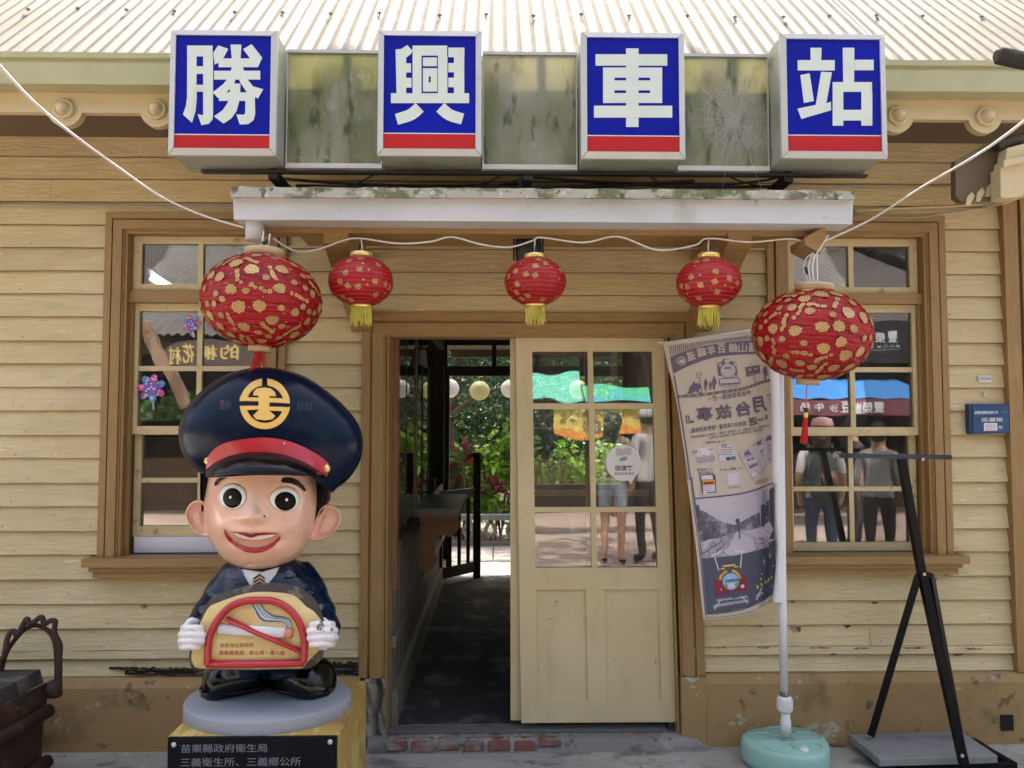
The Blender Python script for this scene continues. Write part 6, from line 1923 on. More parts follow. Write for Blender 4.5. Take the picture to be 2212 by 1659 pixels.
# words
mtext('每張車票都是一篇～', 775, 745, 480, 60, -9, L0, V, .008)
mtext('月', 1110, 835, 150, 175, -8, L0, V, .06); mtext('台', 925, 885, 160, 165, -8, L0, V, .06); mtext('故', 712, 918, 180, 165, -6, L0, V, .055); mtext('事', 505, 940, 180, 155, -5, L0, V, .05); mtext('』', 345, 998, 85, 85, -5, L0, V, .05); mtext('『', 1212, 765, 40, 80, -8, L0, V, .03)
mtext('送', 1035, 1018, 100, 96, -10, L0, V, .05); mtext('分享', 1125, 1002, 66, 38, -9, L0, V, .01); mtext('讚', 1182, 976, 34, 58, -8, L0, BL, .02)
mtext('鐵道自行車限量『懷舊車票磁鐵』', 655, 1082, 620, 54, -8, L0, V, .006)
mtext('好停留的鐵道，搭載別的鄉愁，品一杯咖啡賞一方風景，傳遞南來北往的歡笑與回憶！', 790, 1132, 872, 30, -8.5, L0, V, .004)
mtext('『月台故事』記錄著無數人的過往，演繹世間一切的情感……', 830, 1160, 640, 28, -9, L0, V, .004)
mtext('（１）進入粉絲專頁 →', 612, 1246, 240, 30, -5, L0, V, .006); mtext('（２）掃描 code →', 800, 1538, 260, 32, -5, L0, V, .006); mtext('（３）分享至 讚', 512, 1545, 165, 34, -3, L0, V, .006); mtext('公開分享', 522, 1580, 165, 26, -3, L0, V, .004)
for pts in ([(418,1315),(596,1300),(614,1452),(430,1470)], [(648,1290),(820,1272),(846,1436),(672,1456)]): poly(pts, L0, PL_)
poly([(424,1410),(610,1392),(614,1452),(430,1470)], L1, GR)
for (x, y, w) in ((570,1325,60),(520,1345,140),(515,1368,150),(540,1388,110),(770,1305,90),(745,1330,150),(745,1355,120),(740,1380,150)): line([(x-w/2,y+3),(x+w/2,y-4)], 7, L1, V)
poly([(736,1410),(788,1405),(792,1444),(742,1448)], L1, DK); poly([(792,1404),(842,1398),(846,1436),(796,1442)], L1, BL)
for (x, y) in ((400,1358),(716,1290)): poly([(x-30,y),(x-8,y-18),(x,y-8),(x+28,y-22),(x+30,y-8),(x+4,y+10),(x-6,y+20),(x-20,y+14)], L1, V); poly([(x-20,y+2),(x-6,y-8),(x+2,y),(x+22,y-14),(x,y+8),(x-8,y+12)], L2, PL_)
for pts in ([(878,1362),(1034,1286),(1142,1576),(1026,1656)], [(1034,1282),(1165,1186),(1250,1440),(1130,1536)], [(1180,1168),(1232,1158),(1255,1470),(1210,1480)]): poly(pts, L1, LI); line(pts+[pts[0]], 4, L2, GR)
for (x, y) in ((970,1365),(1108,1255),(1216,1205)):
    poly([(x-38,y+30),(x-30,y-8),(x-8,y-18),(x,y-30),(x+14,y-34),(x+22,y-12),(x+34,y-12),(x+36,y+14)], L2, V)
mtext('舊山線鐵道自行車', 985,1396,130,18,-22,L2,V); mtext('龍 勝', 1004,1432,74,30,-24,L2,V,.02); mtext('6號隧道', 1036,1500,100,36,-26,L2,V,.02); mtext('平安', 1128,1345,50,30,-34,L2,V,.02); mtext('幸福', 1148,1390,50,24,-34,L2,V,.01)
for (x, y) in ((1040,1598),(1160,1478)): poly([(x-26,y-12),(x+24,y-34),(x+32,y+12),(x-18,y+36)], L2, PL_)
for y in (1290,1330,1370,1430): line([(1204,y),(1222,y-6)], 14, L2, V)
poly([(452,1606),(602,1590),(616,1659),(458,1659)], L1, DK); poly([(466,1612),(590,1600),(596,1650),(472,1656)], L2, PL_)
poly([(752,1604),(872,1590),(884,1650),(760,1655)], L0, PL_)
# lower half
poly([(335,0),(480,0),(492,205),(345,212)], K0, PL_); poly([(318,0),(340,0),(352,212),(342,214)], K1, DK); poly([(470,0),(484,0),(494,198),(486,200)], K1, DK)
poly([(340,60),(470,48),(476,108),(346,118)], K1, OR); poly([(352,78),(462,70),(466,96),(354,104)], K2, RD); poly([(390,186),(478,178),(480,192),(392,200)], K1, BL)
for y in (20,130,150,168): line([(350,y+4),(440,y)], 7, K1, GR)
poly([(612,-20),(740,-30),(750,100),(622,112)], K0, PL_); mtext('掃描 QR', 690, 134, 130, 16, -6, K0, V)
mtext('活動詳情請見粉絲專頁公告', 1005, 55, 170, 18, -14, K0, V); mtext('以現場公告為準', 1000, 80, 165, 16, -14, K0, V)
line(sm([(212,0),(262,420),(316,860),(356,1270),(382,1550)]), 7, K0, V)
line(sm([(225,20),(262,280),(300,560),(340,900),(365,1250),(390,1510)]), 15, K0, V)
line(sm([(262,258),(500,236),(760,205),(930,160),(1050,110),(1122,88)]), 15, K1, V)
poly([(266,268),(500,246),(760,216),(930,172),(1050,122),(1126,100),(1136,600),(1148,800),(1010,800),(700,880),(345,905)], K0, LI, 2)
hl = [(270,330),(300,320),(320,380),(400,415),(480,470),(560,515),(640,530),(700,540),(760,515),(860,455),(965,405),(975,560),(880,600),(740,612),(640,640),(520,690),(410,700),(330,745),(318,740),(290,560)]
poly(hl, K1, BU, 2)
poly([(330,760),(700,620),(745,612),(1005,690),(1005,790),(890,830),(700,878),(350,900)], K1, BA, 2)
poly([(590,850),(712,620),(742,614),(1000,745),(1003,790),(830,846),(640,878)], K2, LI, 1)
for a, b in (((345,858),(690,632)),((490,846),(705,626)),((1003,690),(752,618)),((1003,745),(760,628))): line([a, b], [9,3], K3, DK)
line([(738,535),(748,690)], 15, K3, DK); poly([(726+24*cos(t), 502+29*sin(t)) for t in [2*pi*i/20 for i in range(20)]], K3, DK); poly([(722,700),(770,690),(768,700),(724,706)], K3, GR)
poly([(985,170),(1060,140),(1075,780),(1010,800)], K2, GR, 1); poly([(975,330),(1080,270),(1078,560),(978,560)], fb_(.0055), DK, 1)
mtext('勝', 1044,350,50,66,-8,fb_(.0062),PL_,.03); mtext('興', 1050,450,46,66,-4,fb_(.0062),PL_,.03)
poly([(1082,160),(1130,130),(1140,700),(1086,700)], fb_(.0050), DK, 1)
poly([(345,908),(700,882),(880,838),(1010,798),(1050,745),(1148,705),(1155,950),(1130,1250),(1116,1300),(1000,1360),(850,1430),(640,1480),(395,1512)], K1, DK, 2)
line(sm([(388,1515),(560,1500),(740,1470),(880,1425),(1000,1365),(1112,1300)]), 12, K2, DK)
line(sm([(366,1555),(540,1545),(720,1522),(880,1482),(1000,1422),(1112,1358)]), 6, K2, V)
line(sm([(440,880),(540,835),(650,815),(800,838)]), 17, K2, PL_); line([(470,880),(520,1040)], 12, K2, PL_); line([(772,845),(756,1010)], 12, K2, PL_)
line([(565,992),(700,978)], 18, K2, YL); line([(538,1022),(585,1018)], 12, K2, YL); line([(690,1002),(732,994)], 12, K2, YL)
line(sm([(535,1150),(545,1100),(575,1065),(612,1048)]), 30, K2, OR); line(sm([(664,1040),(705,1055),(735,1090),(752,1125)]), 30, K2, OR)
poly([(470,1150),(820,1108),(832,1250),(480,1305)], K2, RD); 
cir = lambda cx, cy, r, n_=28: [(cx+r*cos(t), cy+r*sin(t)) for t in [2*pi*i/n_ for i in range(n_)]]
K4 = fb_(.0060); K5 = fb_(.0067)
poly(cir(651,1157,98), K3, DK); poly(cir(651,1157,90), K4, SK); poly([(575,1190),(600,1185),(618,1210),(610,1232),(585,1225),(570,1205)], K5, GN); poly([(690,1200),(705,1172),(735,1165),(738,1190),(715,1215)], K5, GN)
poly([(590,1142),(735,1128),(735,1142),(590,1156)], K5, DK); line([(588,1165),(735,1150)], 8, K5, V); poly([(622,1180),(688,1174),(690,1220),(626,1226)], K5, PL_); poly([(610,1115),(640,1104),(655,1112),(612,1124)], K5, PL_)
for (x, y) in ((532,1247),(778,1210)): poly(cir(x, y, 20, 16), K3, PL_)
poly([(484,1312),(830,1262),(840,1290),(664,1352),(488,1340)], K2, M and DK)
for a, b in (((545,1350),(470,1462)),((768,1318),(834,1396))): line([a, b], 11, K3, PL_)
for pts in ([(500,1352),(830,1310),(840,1336),(492,1376)], [(470,1408),(845,1352),(850,1378),(452,1446)]): poly(pts, K2, GR)
for k in range(5): line([(946+k*40,1236-k*26),(930+k*42+8,1200-k*27)] if k < 3 else [(1040+(k-3)*42,1190-(k-3)*26),(1082+(k-3)*34,1120-(k-3)*20)], 18, K3, YL)
line([(985,1225),(932,1360)], 11, K3, PL_); poly([(930,1300),(1118,1200),(1118,1224),(924,1336)], K2, GR)
for (x, y) in ((1012,930),(1090,862)): poly([(x+18*cos(t), y+50*sin(t)) for t in [2*pi*i/18 for i in range(18)]], K2, V); poly([(x+12*cos(t), y+18+28*sin(t)) for t in [2*pi*i/14 for i in range(14)]], K3, GR)
for k in range(12):
    t = 2*pi*k/12; line([(1052+24*cos(t),1008+62*sin(t)),(1052+34*cos(t),1008+84*sin(t))], 10, K2, GR)
poly([(1052+22*cos(t), 1008+48*sin(t)) for t in [2*pi*i/18 for i in range(18)]], K2, GR)
for (x, y) in ((988,1076),(1128,990)): poly(cir(x,y,8,10), K3, PL_)
pr.build('print', PR, FB, fix=False).parent = cloth
# sleeve along the pole, pole, clamp and base
q = MB()
sl_l = reparam(smooth_path([zA(1215,440), zA(1222,560), zA(1235,900), zA(1250,1659), zB(1135,100), zB(1140,500), zB(1160,760), zB(1150,950), zB(1128,1200), zB(1112,1388)]))
sl_l = [zA(1205,5)] + sl_l
sl_r = reparam(smooth_path([zA(1325,510), zA(1332,560), zA(1345,1000), zA(1352,1200), zA(1348,1659), zB(1215,100), zB(1216,500), zB(1228,760), zB(1240,1100), zB(1248,1394)]))
sl_r = [zA(1312,-5)] + sl_r
n_ = len(sl_l)
def sleeve(u, v):
    k = int(round(v*(n_-1)))
    a, b = sl_l[k], sl_r[k]
    t = u*2*pi
    s = .5-.5*cos(t)
    dep = .028
    return at(a[0]+(b[0]-a[0])*s, a[1]+(b[1]-a[1])*s, -.262 - dep*sin(t))
q.grid(sleeve, 20, n_-1)
q.build('sleeve', m_slv, FB)
q = MB()
q.tube([at(1685,702,-.262), at(1690,1300,-.262), at(1694,1502,-.262)], [.015,.0195,.019], 16)
q.build('pole', m_pole, FB)
q = MB(); a = at(1430,741,-.25); b = at(1684,703,-.262); q.tube([a-Vector((.02,0,-.003)), a, b], .0035, 6); q.build('top_rod', m_pole, FB)
c = at(1698,1590,-.26)
q = MB(); q.tube([at(1693,1493,-.262), at(1694,1506,-.262)], [.0205,.0215], 14); q.build('rusty_joint', M('rust_joint', (.14,.10,.08), .7, layers=[((.6,.6,.6), 30, S1, .5,.6,.9)]), FB)
q = MB()
p0, p1 = at(1695,1503,-.262), at(1697,1536,-.262)
for k in range(1):
    q.lathe([(.026,0),(.032,-.006),(.0335,-.03),(.034,-(p0.z-p1.z)*.92),(.030,-(p0.z-p1.z))][::-1], p0, 24)
for k in range(16):
    t = 2*pi*k/16; q.bar(p0+Vector((.0335*cos(t),.0335*sin(t),-.012)), p0+Vector((.0345*cos(t),.0345*sin(t),-(p0.z-p1.z)*.88)), .004)
q.build('collar_nut', M('nut_white', (.70,.70,.68), .4), FB)
q = MB(); q.tube([at(1697,1537,-.262), at(1697,1552,-.262), at(1697,1555,-.262), at(1698,1586,-.262)], [.021,.021,.0245,.0245], 20); q.build('socket', M('nut_white', (.7,.7,.68)), FB)
m_mint = M('mint_plastic', (.29,.50,.42), .45, layers=[((.33,.42,.37), 5, S1, .5,.72,.6), ((.26,.46,.38), 2, S1, .45,.7,.6)], bumps=[(20,S1,.06,.002)])
bcx = at(1700,1600,-.26).x; bcy = -.262; br_ = .202
q = MB()
prof = [(br_*.94,.004),(br_*.985,.012),(br_,.035),(br_*.995,.085),(br_*.975,.103),(br_*.93,.112),(.03,.113)]
q.lathe(prof, (bcx,bcy,0), 60, sy=.88)
for v in q.v:
    an = atan2(v.y-bcy, v.x-bcx); k = 1+.055*cos(3*(an+radians(78))); v.x = bcx+(v.x-bcx)*k; v.y = bcy+(v.y-bcy)*k
base = q.build('base', m_mint, FB)
q = MB()
for k in range(5):
    t = 2*pi*k/5+.3; pts = [(bcx+.108*cos(t)+.066*cos(s)*1.05, bcy+.096*sin(t)+.054*sin(s), .1135) for s in [2*pi*i/28 for i in range(29)]]
    q.tube(pts, .0042, 6)
q.tube([(bcx+.036*cos(s), bcy+.034*sin(s), .1135) for s in [2*pi*i/24 for i in range(25)]], .004, 6)
q.build('moulded_ribs', m_mint, FB).parent = base
q = MB(); q.lathe([(.020,.110),(.020,.119),(.015,.122)], (bcx+.035, bcy-.115, 0), 18); q.box(bcx+.022, bcx+.048, bcy-.119, bcy-.111, .1225, .128); q.build('filler_cap', M('nut_white', (.7,.7,.68)), FB).parent = base

# ================================================================== BLACK STEEL STAND AND SLAB
zR = zoomer(2688, 2016, 2212/1344)
A = thing('sign_stand', at(2010,1600,-.30), 'empty black steel A frame sign stand with a bare crossbar', 'sign stand')
q = MB(); p0, p1 = at(1813,984,-.36), at(2056,988,-.36)
q.bar(p0, p1, .004, .022); q.bar(p0+Vector((0,.016,.009)), p1+Vector((0,.016,.009)), .028, .004)
q.build('crossbar', M('bar_steel', (.045,.055,.07), .4, metal=.3, layers=[((.02,.022,.028), 3, S1, .45,.6,.8)]), A)
m_stand = M('stand_black', (.003,.0035,.0045), .4, spec=.2, layers=[((.012,.0125,.014), 10, S1, .55,.7,.7)])
q = MB(); q.bar(at(1947,990,-.35), at(1992,1245,-.315), .032, .034); q.bar(at(1990,1232,-.315), at(2082,1650,-.42), .035, .033); q.build('mast', m_stand, A)
q = MB(); q.bar(at(1984,1243,-.30), at(1882,1588,-.17), .032, .032); q.build('leg', m_stand, A)
q = MB(); q.bar(at(2008,1243,-.29), at(2069,1580,-.16), .032, .032); q.build('leg', m_stand, A)
q = MB(); q.bar(at(1985,1241,-.305), at(2010,1241,-.30), .034, .02); q.build('hinge', m_stand, A)
def gpt(x, y, z): 
    p = zR(x, y); d = ray(*p); t = (z-CAM.z)/d.z; return CAM + d*t
q = MB()
f0 = gpt(1420,1640,.018); f1 = gpt(2150,1648,.018); f2 = gpt(2030,1580,.018); f3 = gpt(1800,1430,.018); f4 = gpt(1200,1430,.018)
q.bar(f0, f1, .03, .03); q.bar(f1, f2-Vector((0,-.02,0)), .03, .03); q.bar(f3, f4, .03, .03); q.bar(f2, f3, .03, .028); q.bar(f0, f4, .03, .028)
q.build('foot_frame', m_stand, A)
SLt = .070
c4 = [gpt(1075,1440,SLt), gpt(1275,1600,SLt), gpt(2042,1578,SLt), gpt(1800,1416,SLt)]
q = MB(); n_ = 4
q.hexa([Vector((p.x,p.y,.034)) for p in c4] + [Vector((p.x,p.y,SLt)) for p in c4])
sb = q.build('stone_slab', M('slab_grey', (.205,.208,.202), .6, layers=[((.26,.263,.258), 3, S1, .45,.7,.6), ((.10,.105,.11), 5, S1, .55,.75,.6), ((.34,.34,.34), 26, S1, .70,.75,.5)], bumps=[(30,S1,.15,.002)]), None)
bv = sb.modifiers.new('b','BEVEL'); bv.width = .004; bv.segments = 2
tag(sb, 'flat grey slab lying across the foot of the black A frame stand', 'slab')

for p in (at(1996,1240,-.338), at(1993,992,-.372), at(2078,1632,-.445)):
    q = MB(); q.tube([p, p+Vector((0,-.006,0))], .008, 6, smooth=False); q.build('bolt', m_steel, A)
# ================================================================== WALL FIXTURES
zM = zoomer(2688, 1000, 2212/1344)
Bx = thing('patrol_box', at(2139,907,-.05), 'small blue metal box with white lettering screwed to the boards', 'box')
c = [at(*zM(x, y), -.055) for x, y in ((1862,1168),(2118,1162),(2112,972),(1856,972))]
q = MB(); q.hexa([Vector((p.x, y, p.z)) for y in (-.055,) for p in (c[0],c[1])] + [Vector((c[1].x,-.02,c[1].z)), Vector((c[0].x,-.02,c[0].z))] + [Vector((c[3].x,-.055,c[3].z)), Vector((c[2].x,-.055,c[2].z)), Vector((c[2].x,-.02,c[2].z)), Vector((c[3].x,-.02,c[3].z))])
m_bxb = M('box_blue', (.012,.05,.135), .45, layers=[((.009,.03,.08), 9, S1, .5,.7,.7), ((.10,.09,.08), 26, S1, .68,.72,.8)])
q.build('body', m_bxb, Bx)
q = MB(); cc = [at(*zM(x, y), -.059) for x, y in ((1884,1158),(2112,1154),(2110,985),(1880,985))]
q.hexa([Vector((cc[0].x,-.0595,cc[0].z)),Vector((cc[1].x,-.0595,cc[1].z)),Vector((cc[1].x,-.0555,cc[1].z)),Vector((cc[0].x,-.0555,cc[0].z)),Vector((cc[3].x,-.0595,cc[3].z)),Vector((cc[2].x,-.0595,cc[2].z)),Vector((cc[2].x,-.0555,cc[2].z)),Vector((cc[3].x,-.0555,cc[3].z))])
q.build('lid', M('lid_blue', (.016,.066,.175), .4, layers=[((.012,.045,.115), 6, S1, .5,.7,.6)]), Bx)
bf = lambda x, y, o=.0002: at(*zM(x, y), -.0597-o)
q = MB()
lay_text(q, '苗栗縣警察局苗栗分局', quad(bf(1892,1040), bf(2042,1036), bf(2042,1016), bf(1892,1018)), 0, .012)
lay_text(q, '巡邏箱', quad(bf(1934,1088), bf(2074,1086), bf(2074,1060), bf(1934,1060)), 0, .014)
lay_text(q, '號:', quad(bf(2048,1134), bf(2078,1133), bf(2078,1112), bf(2048,1112)), 0, .01)
lay_text(q, '鐵三派出所', quad(bf(2068,1030), bf(2106,1029), bf(2106,1016), bf(2068,1016)), 1)
q.build('lettering', [M('letter_white', (.66,.70,.74), .5), M('letter_dim', (.16,.26,.42), .5)], Bx, fix=False)
q = MB()
q.add([bf(1953,1146), bf(2040,1144), bf(2038,1095), bf(1952,1096)], [(0,1,2,3)], 0)
for k in range(4): 
    y = 1106+k*10; q.add([bf(1960,y+4,.0006), bf(2032,y+3,.0006), bf(2032,y,.0006), bf(1960,y,.0006)], [(0,1,2,3)], 1)
q.build('paper_label', [M('label_white', (.70,.70,.66), .5), M('label_text', (.22,.22,.22), .5)], Bx, fix=False)
q = MB()
rr = [bf(1912+14*cos(t), 1076+14*sin(t)) for t in [2*pi*i/20 for i in range(20)]]
q.add(rr, [tuple(range(20))], 0)
q.build('round_mark', M('lid_dark', (.015,.045,.11), .5), Bx, fix=False)
q = MB(); a, b = at(*zM(1920,828), -.025), at(*zM(2000,788), -.025)
q.hexa([(a.x,-.026,a.z),(b.x,-.026,a.z-.003),(b.x,-.018,a.z-.003),(a.x,-.018,a.z),(a.x-.002,-.026,b.z),(b.x-.002,-.026,b.z),(b.x-.002,-.018,b.z),(a.x-.002,-.018,b.z)])
for k in range(3):
    z = b.z-.006-.0068*k
    for j in range(9):
        x = a.x+.003+(b.x-a.x-.006)*j/9; w = (b.x-a.x)/9*random.choice([.5,.8,.8])
        q.add([(x,-.0266,z),(x+w,-.0266,z),(x+w,-.0266,z-.0042),(x,-.0266,z-.0042)], [(0,1,2,3)], 1)
tag(q.build('number_plate', [M('label_white', (.7,.7,.66)), M('label_text', (.22,.22,.22))], None, fix=False), 'tiny white printed label on the boards above the blue box', 'label')
q = MB(); c = at(*zM(1954,910), -.022); q.tube([c, c-Vector((0,.006,0))], .0105, 18)
tag(q.build('wall_disc', M('disc_grey', (.50,.46,.36), .5), None), 'small round grey disc on the board just above the blue box', 'disc')

# ================================================================== OLD CART AT THE LEFT EDGE
Ct = thing('old_cart', at(50,1560,-.55), 'rusty dark timber and iron cart cut off at the lower left corner', 'cart')
m_rust = M('rust_iron', (.050,.034,.025), .8, spec=.2, layers=[((.12,.06,.035), 9, S1, .5,.68,.8), ((.025,.02,.018), 14, S1, .55,.7,.7)], bumps=[(30,S1,.5,.004)])
m_oldw = M('old_black_timber', (.035,.032,.030), .85, layers=[((.13,.115,.095), 5, (1,5,1), .5,.7,.8)], bumps=[(14,(1,6,1),.8,.008)])
FE, NE = -.34, -1.25                          # far and near end of the visible side
def cs_(x, y, Y): p = zb2(x, y); return at(p[0], p[1], Y)
Pt, Pb = cs_(300,1115,FE), cs_(345,1240,FE)
fx = cs_(330,1250,FE).x
zt_c = cs_(300,1120,FE).z
slope = (cs_(5,1300,-.78)-cs_(300,1115,FE))
def side(dz, Y, o=0.0):
    t = (Y-FE)
    return Vector((fx-.02+o - .10*(-t), Y, zt_c-dz))
q = MB()
q.hexa([side(.62,NE,-.02), side(.62,FE,-.02), side(.62,FE,-.9), side(.62,NE,-.9), side(.03,NE,-.01), side(.03,FE,-.01), side(.03,FE,-.9), side(.03,NE,-.9)])
q.build('body', m_rust, Ct)
for dz in (.115, .34):
    q = MB(); q.tube([side(dz,NE,.012), side(dz,FE,.012)], .030, 14); q.build('iron_rib', m_rust, Ct)
q = MB()
q.hexa([side(.085,NE,.001), side(.085,FE,.001), side(.085,FE,-.008), side(.085,NE,-.008), side(-.01,NE,.002), side(-.01,FE,.002), side(-.01,FE,-.008), side(-.01,NE,-.008)])
for k in range(9):
    p = side(.035, FE-.08-.11*k, .004); q.ball(p, .008, .008, .008, 8, 6)
q.build('iron_edge', m_rust, Ct)
for k in range(4):
    q = MB(); a, b = FE-.005-.235*k, FE-.235-.235*k
    h = .055 + random.uniform(-.008,.008) - .012*k
    q.hexa([side(-.011,b,-.012), side(-.011,a,-.012), side(-.011,a,-.88), side(-.011,b,-.88), side(-h,b,-.03), side(-h-.008,a,-.03), side(-h-.008,a,-.88), side(-h,b,-.88)])
    q.build('plank', m_oldw, Ct)
# looped bar handle standing at the far corner
YHn = -.36
path = [(355,1180),(368,1060),(365,920),(350,830),(318,775),(262,740),(205,738),(150,770),(95,830),(45,905),(15,1000),(5,1110),(2,1200)]
q = MB(); q.tube(spline([cs_(x, y, YHn) for x, y in path], 6), .0105, 10); q.build('inner_bar', m_rust, Ct)
path2 = [(362,1190),(384,1080),(386,930),(388,860),(352,780),(358,712),(330,704),(288,724),(276,690),(258,684),(196,728),(182,700),(165,702),(112,800),(96,775),(70,776),(45,830),(25,945),(-15,955),(-40,1010)]
q = MB(); q.tube(spline([cs_(x, y, YHn-.028) for x, y in path2], 5), .0118, 10); q.build('looped_bar', m_rust, Ct)
q = MB(); q.tube([cs_(355,1100,YHn-.015), cs_(350,1190,YHn-.01)], [.030,.034], 10); q.build('bar_socket', m_rust, Ct)
# bits on the ground
q = MB(); a = CAM + ray(*zR(950,1512))*((.006-CAM.z)/ray(*zR(950,1512)).z); b = CAM + ray(*zR(1055,1518))*((.006-CAM.z)/ray(*zR(1055,1518)).z); q.bar(a+Vector((0,0,.004)), b+Vector((0,0,.004)), .012, .006)
tag(q.build('wood_splinter', M('splinter', (.22,.10,.06), .8), None), 'reddish wood splinter on the concrete beside the mint base', 'splinter')
# ================================================================== ACROSS THE STREET (behind the camera, seen in the panes)
YM = .05
def refl(px, py, dist):                        # where a thing must stand to be mirrored at this place of a pane
    p = at(px, py, YM + dist); return Vector((p.x, 2*YM - p.y, p.z))
m_shopdark = M('shop_dark', (.028,.022,.018), .8)
m_shopwood = M('shop_wood', (.13,.085,.05), .75, layers=[((.07,.045,.03), 6, (1,1,7), .5,.7,.8)], bumps=[(12,(1,1,6),.4,.004)])
m_shoproof = M('shop_roof', (.085,.08,.075), .7, layers=[((.05,.046,.042), 8, (1,1,1), .5,.7,.7)])
Yq = -8.9
Sh = thing('shop_row', (0,Yq,0), 'dark open fronted timber shop row facing the station across the street', 'shop')
q = MB(); q.box(-10, -7.9, Yq-4, Yq-3.9, 0, 4.2); q.box(-7.9, -5.6, Yq-4, Yq-3.9, 0, 1.65); q.box(-7.9, -5.6, Yq-4, Yq-3.9, 2.28, 4.2); q.box(-5.6, 12, Yq-4, Yq-3.9, 0, 4.2); q.box(-10, -9.9, Yq-4, Yq, 0, 4.2); q.box(11.9, 12, Yq-4, Yq, 0, 4.2); q.build('wall', m_shopdark, Sh)
q = MB(); q.box(-10, 12, Yq-3.9, Yq-.05, 3.05, 3.10); q.build('ceiling', m_shopdark, Sh)
q = MB(); q.grid(lambda u, v: (-10.4+22.8*u, Yq+1.0-6*v, 2.96+2.9*v+.022*cos(2*pi*u*150)), 1200, 3); q.build('roof', m_shoproof, Sh)
q = MB()
for x in (-9.2,-6.4,-3.6,-.8,2.0,4.6,7.2,9.8): q.box(x-.06, x+.06, Yq-.05, Yq+.07, 0, 3.0)
q.box(-10, 12, Yq-.06, Yq+.06, 2.75, 2.95)
q.build('post', m_shopwood, Sh)
q = MB(); q.box(-10, -1.2, Yq-1.3, Yq-1.2, 0, .95); q.box(-1.0, 4.2, Yq-1.3, Yq-1.2, 0, .9); q.box(5, 11.5, Yq-1.3, Yq-1.2, 0, 1.0); q.build('counter', m_shopwood, Sh)
def brace(px0, py0, px1, py1, d):
    q = MB(); q.bar(refl(px0, py0, d), refl(px1, py1, d), .10, .12); return tag(q.build('timber_brace', M('brace_wood', (.34,.22,.14), .7), None), 'slanting pale timber brace across the street mirrored in the left window', 'brace')
brace(318,700,400,880,5.2)
# carved board mirrored in the left window
d = 7.0
Wd = thing('carved_signboard', refl(480,765,d), 'dark carved wooden signboard with yellow brush characters mirrored in the left window', 'sign')
zL = zoomer(520,1180,2212/640)
def RL(x, y, o=0): p = zL(x, y); v = refl(p[0], p[1], d); return Vector((v.x, v.y+o, v.z))
q = MB(); q.prism([RL(x, y) for x, y in ((430,860),(440,740),(520,640),(640,570),(800,545),(1100,530),(1300,560),(1700,600),(2050,640),(2040,880),(1400,905),(700,900))], (0,-.05,0)); q.build('plank', M('carved_plank', (.085,.065,.06), .6), Wd)
q = MB()
for ch, x0, x1, y0, y1 in (('村',535,700,630,880),('花',720,880,570,860),('桐',960,1220,600,830),('的',1260,1500,610,810)):
    lay_text(q, ch, quad(RL(x1,y1,.004), RL(x0,y1,.004), RL(x0,y0,.004), RL(x1,y0,.004)), 0, .03)
q.build('characters', M('brush_yellow', (.62,.46,.16), .6), Wd, fix=False)
# shop signs and awnings mirrored in the right window
zW = zoomer(3060,1160,1782/580)
d2 = 7.6
def RW(x, y, o=0, dd=d2): p = zW(x, y); v = refl(p[0], p[1], dd); return Vector((v.x, v.y+o, v.z))
T = thing('shop_signboard', RW(1250,550), 'black shop signboard with white writing mirrored in the right window', 'sign')
q = MB(); q.prism([RW(x, y) for x, y in ((150,380),(1560,320),(1580,820),(150,850))], (0,-.05,0)); q.build('plank', M('sign_black', (.016,.016,.018), .4), T)
q = MB()
for s_, x0, x1, y0, y1, b in (('豐',1290,1410,432,566,.03),('榮',1135,1255,450,580,.03)):
    lay_text(q, s_, quad(RW(x1,y1,.004), RW(x0,y1,.004), RW(x0,y0,.004), RW(x1,y0,.004)), 0, b)
lay_text(q, 'まんじゅう 本舗', quad(RW(1435,650,.004), RW(900,660,.004), RW(900,612,.004), RW(1435,602,.004)), 0, .01)
lay_text(q, 'FENG YUAN MANJU', quad(RW(1435,692,.004), RW(900,692,.004), RW(900,672,.004), RW(1435,672,.004)), 0)
q.build('characters', M('letter_white', (.66,.70,.74)), T, fix=False)
T = thing('awning', RW(900,1150), 'bright blue awning over a maroon valance with white writing mirrored in the right window', 'awning')
d3 = 6.9
q = MB(); a, b = RW(150,960,0,d3), RW(1650,1010,0,d3); 
zt_a, zm_a, zb_a = RW(900,985,0,d3).z, RW(900,1255,0,d3).z, RW(900,1450,0,d3).z
xa, xb = RW(1900,1100,0,d3).x, RW(-300,1100,0,d3).x
xa, xb = min(xa,xb), max(xa,xb); ya_ = a.y
q.grid(lambda u, v: (xa+(xb-xa)*u, ya_ - .9*(1-v)**1.2, zt_a+(zm_a-zt_a)*v+.012*sin(u*40)), 40, 8); q.build('sheet', M('awning_blue', (.06,.26,.66), .6, trans=.25), T)
q = MB(); q.grid(lambda u, v: (xa+(xb-xa)*u, ya_+.004+.015*sin(u*34), zm_a+(zb_a-zm_a)*v-.02*sin(u*pi)), 40, 4)
vl = q.build('valance', M('valance_maroon', (.17,.055,.075), .7), T)
q = MB()
for s_, x0, x1, y0, y1 in (('豐',1205,1325,1312,1425),('榮',1072,1188,1320,1438),('嫩',955,1062,1325,1452),('豆',725,850,1300,1425),('沙',590,690,1330,1420),('牛',400,525,1295,1415),('奶',235,350,1290,1415)):
    f = quad(RW(x1,y1,.03,d3), RW(x0,y1,.03,d3), RW(x0,y0,.03,d3), RW(x1,y0,.03,d3)); lay_text(q, s_, f, 0, .03)
q.build('characters', M('letter_white', (.66,.7,.74)), T, fix=False).parent = vl
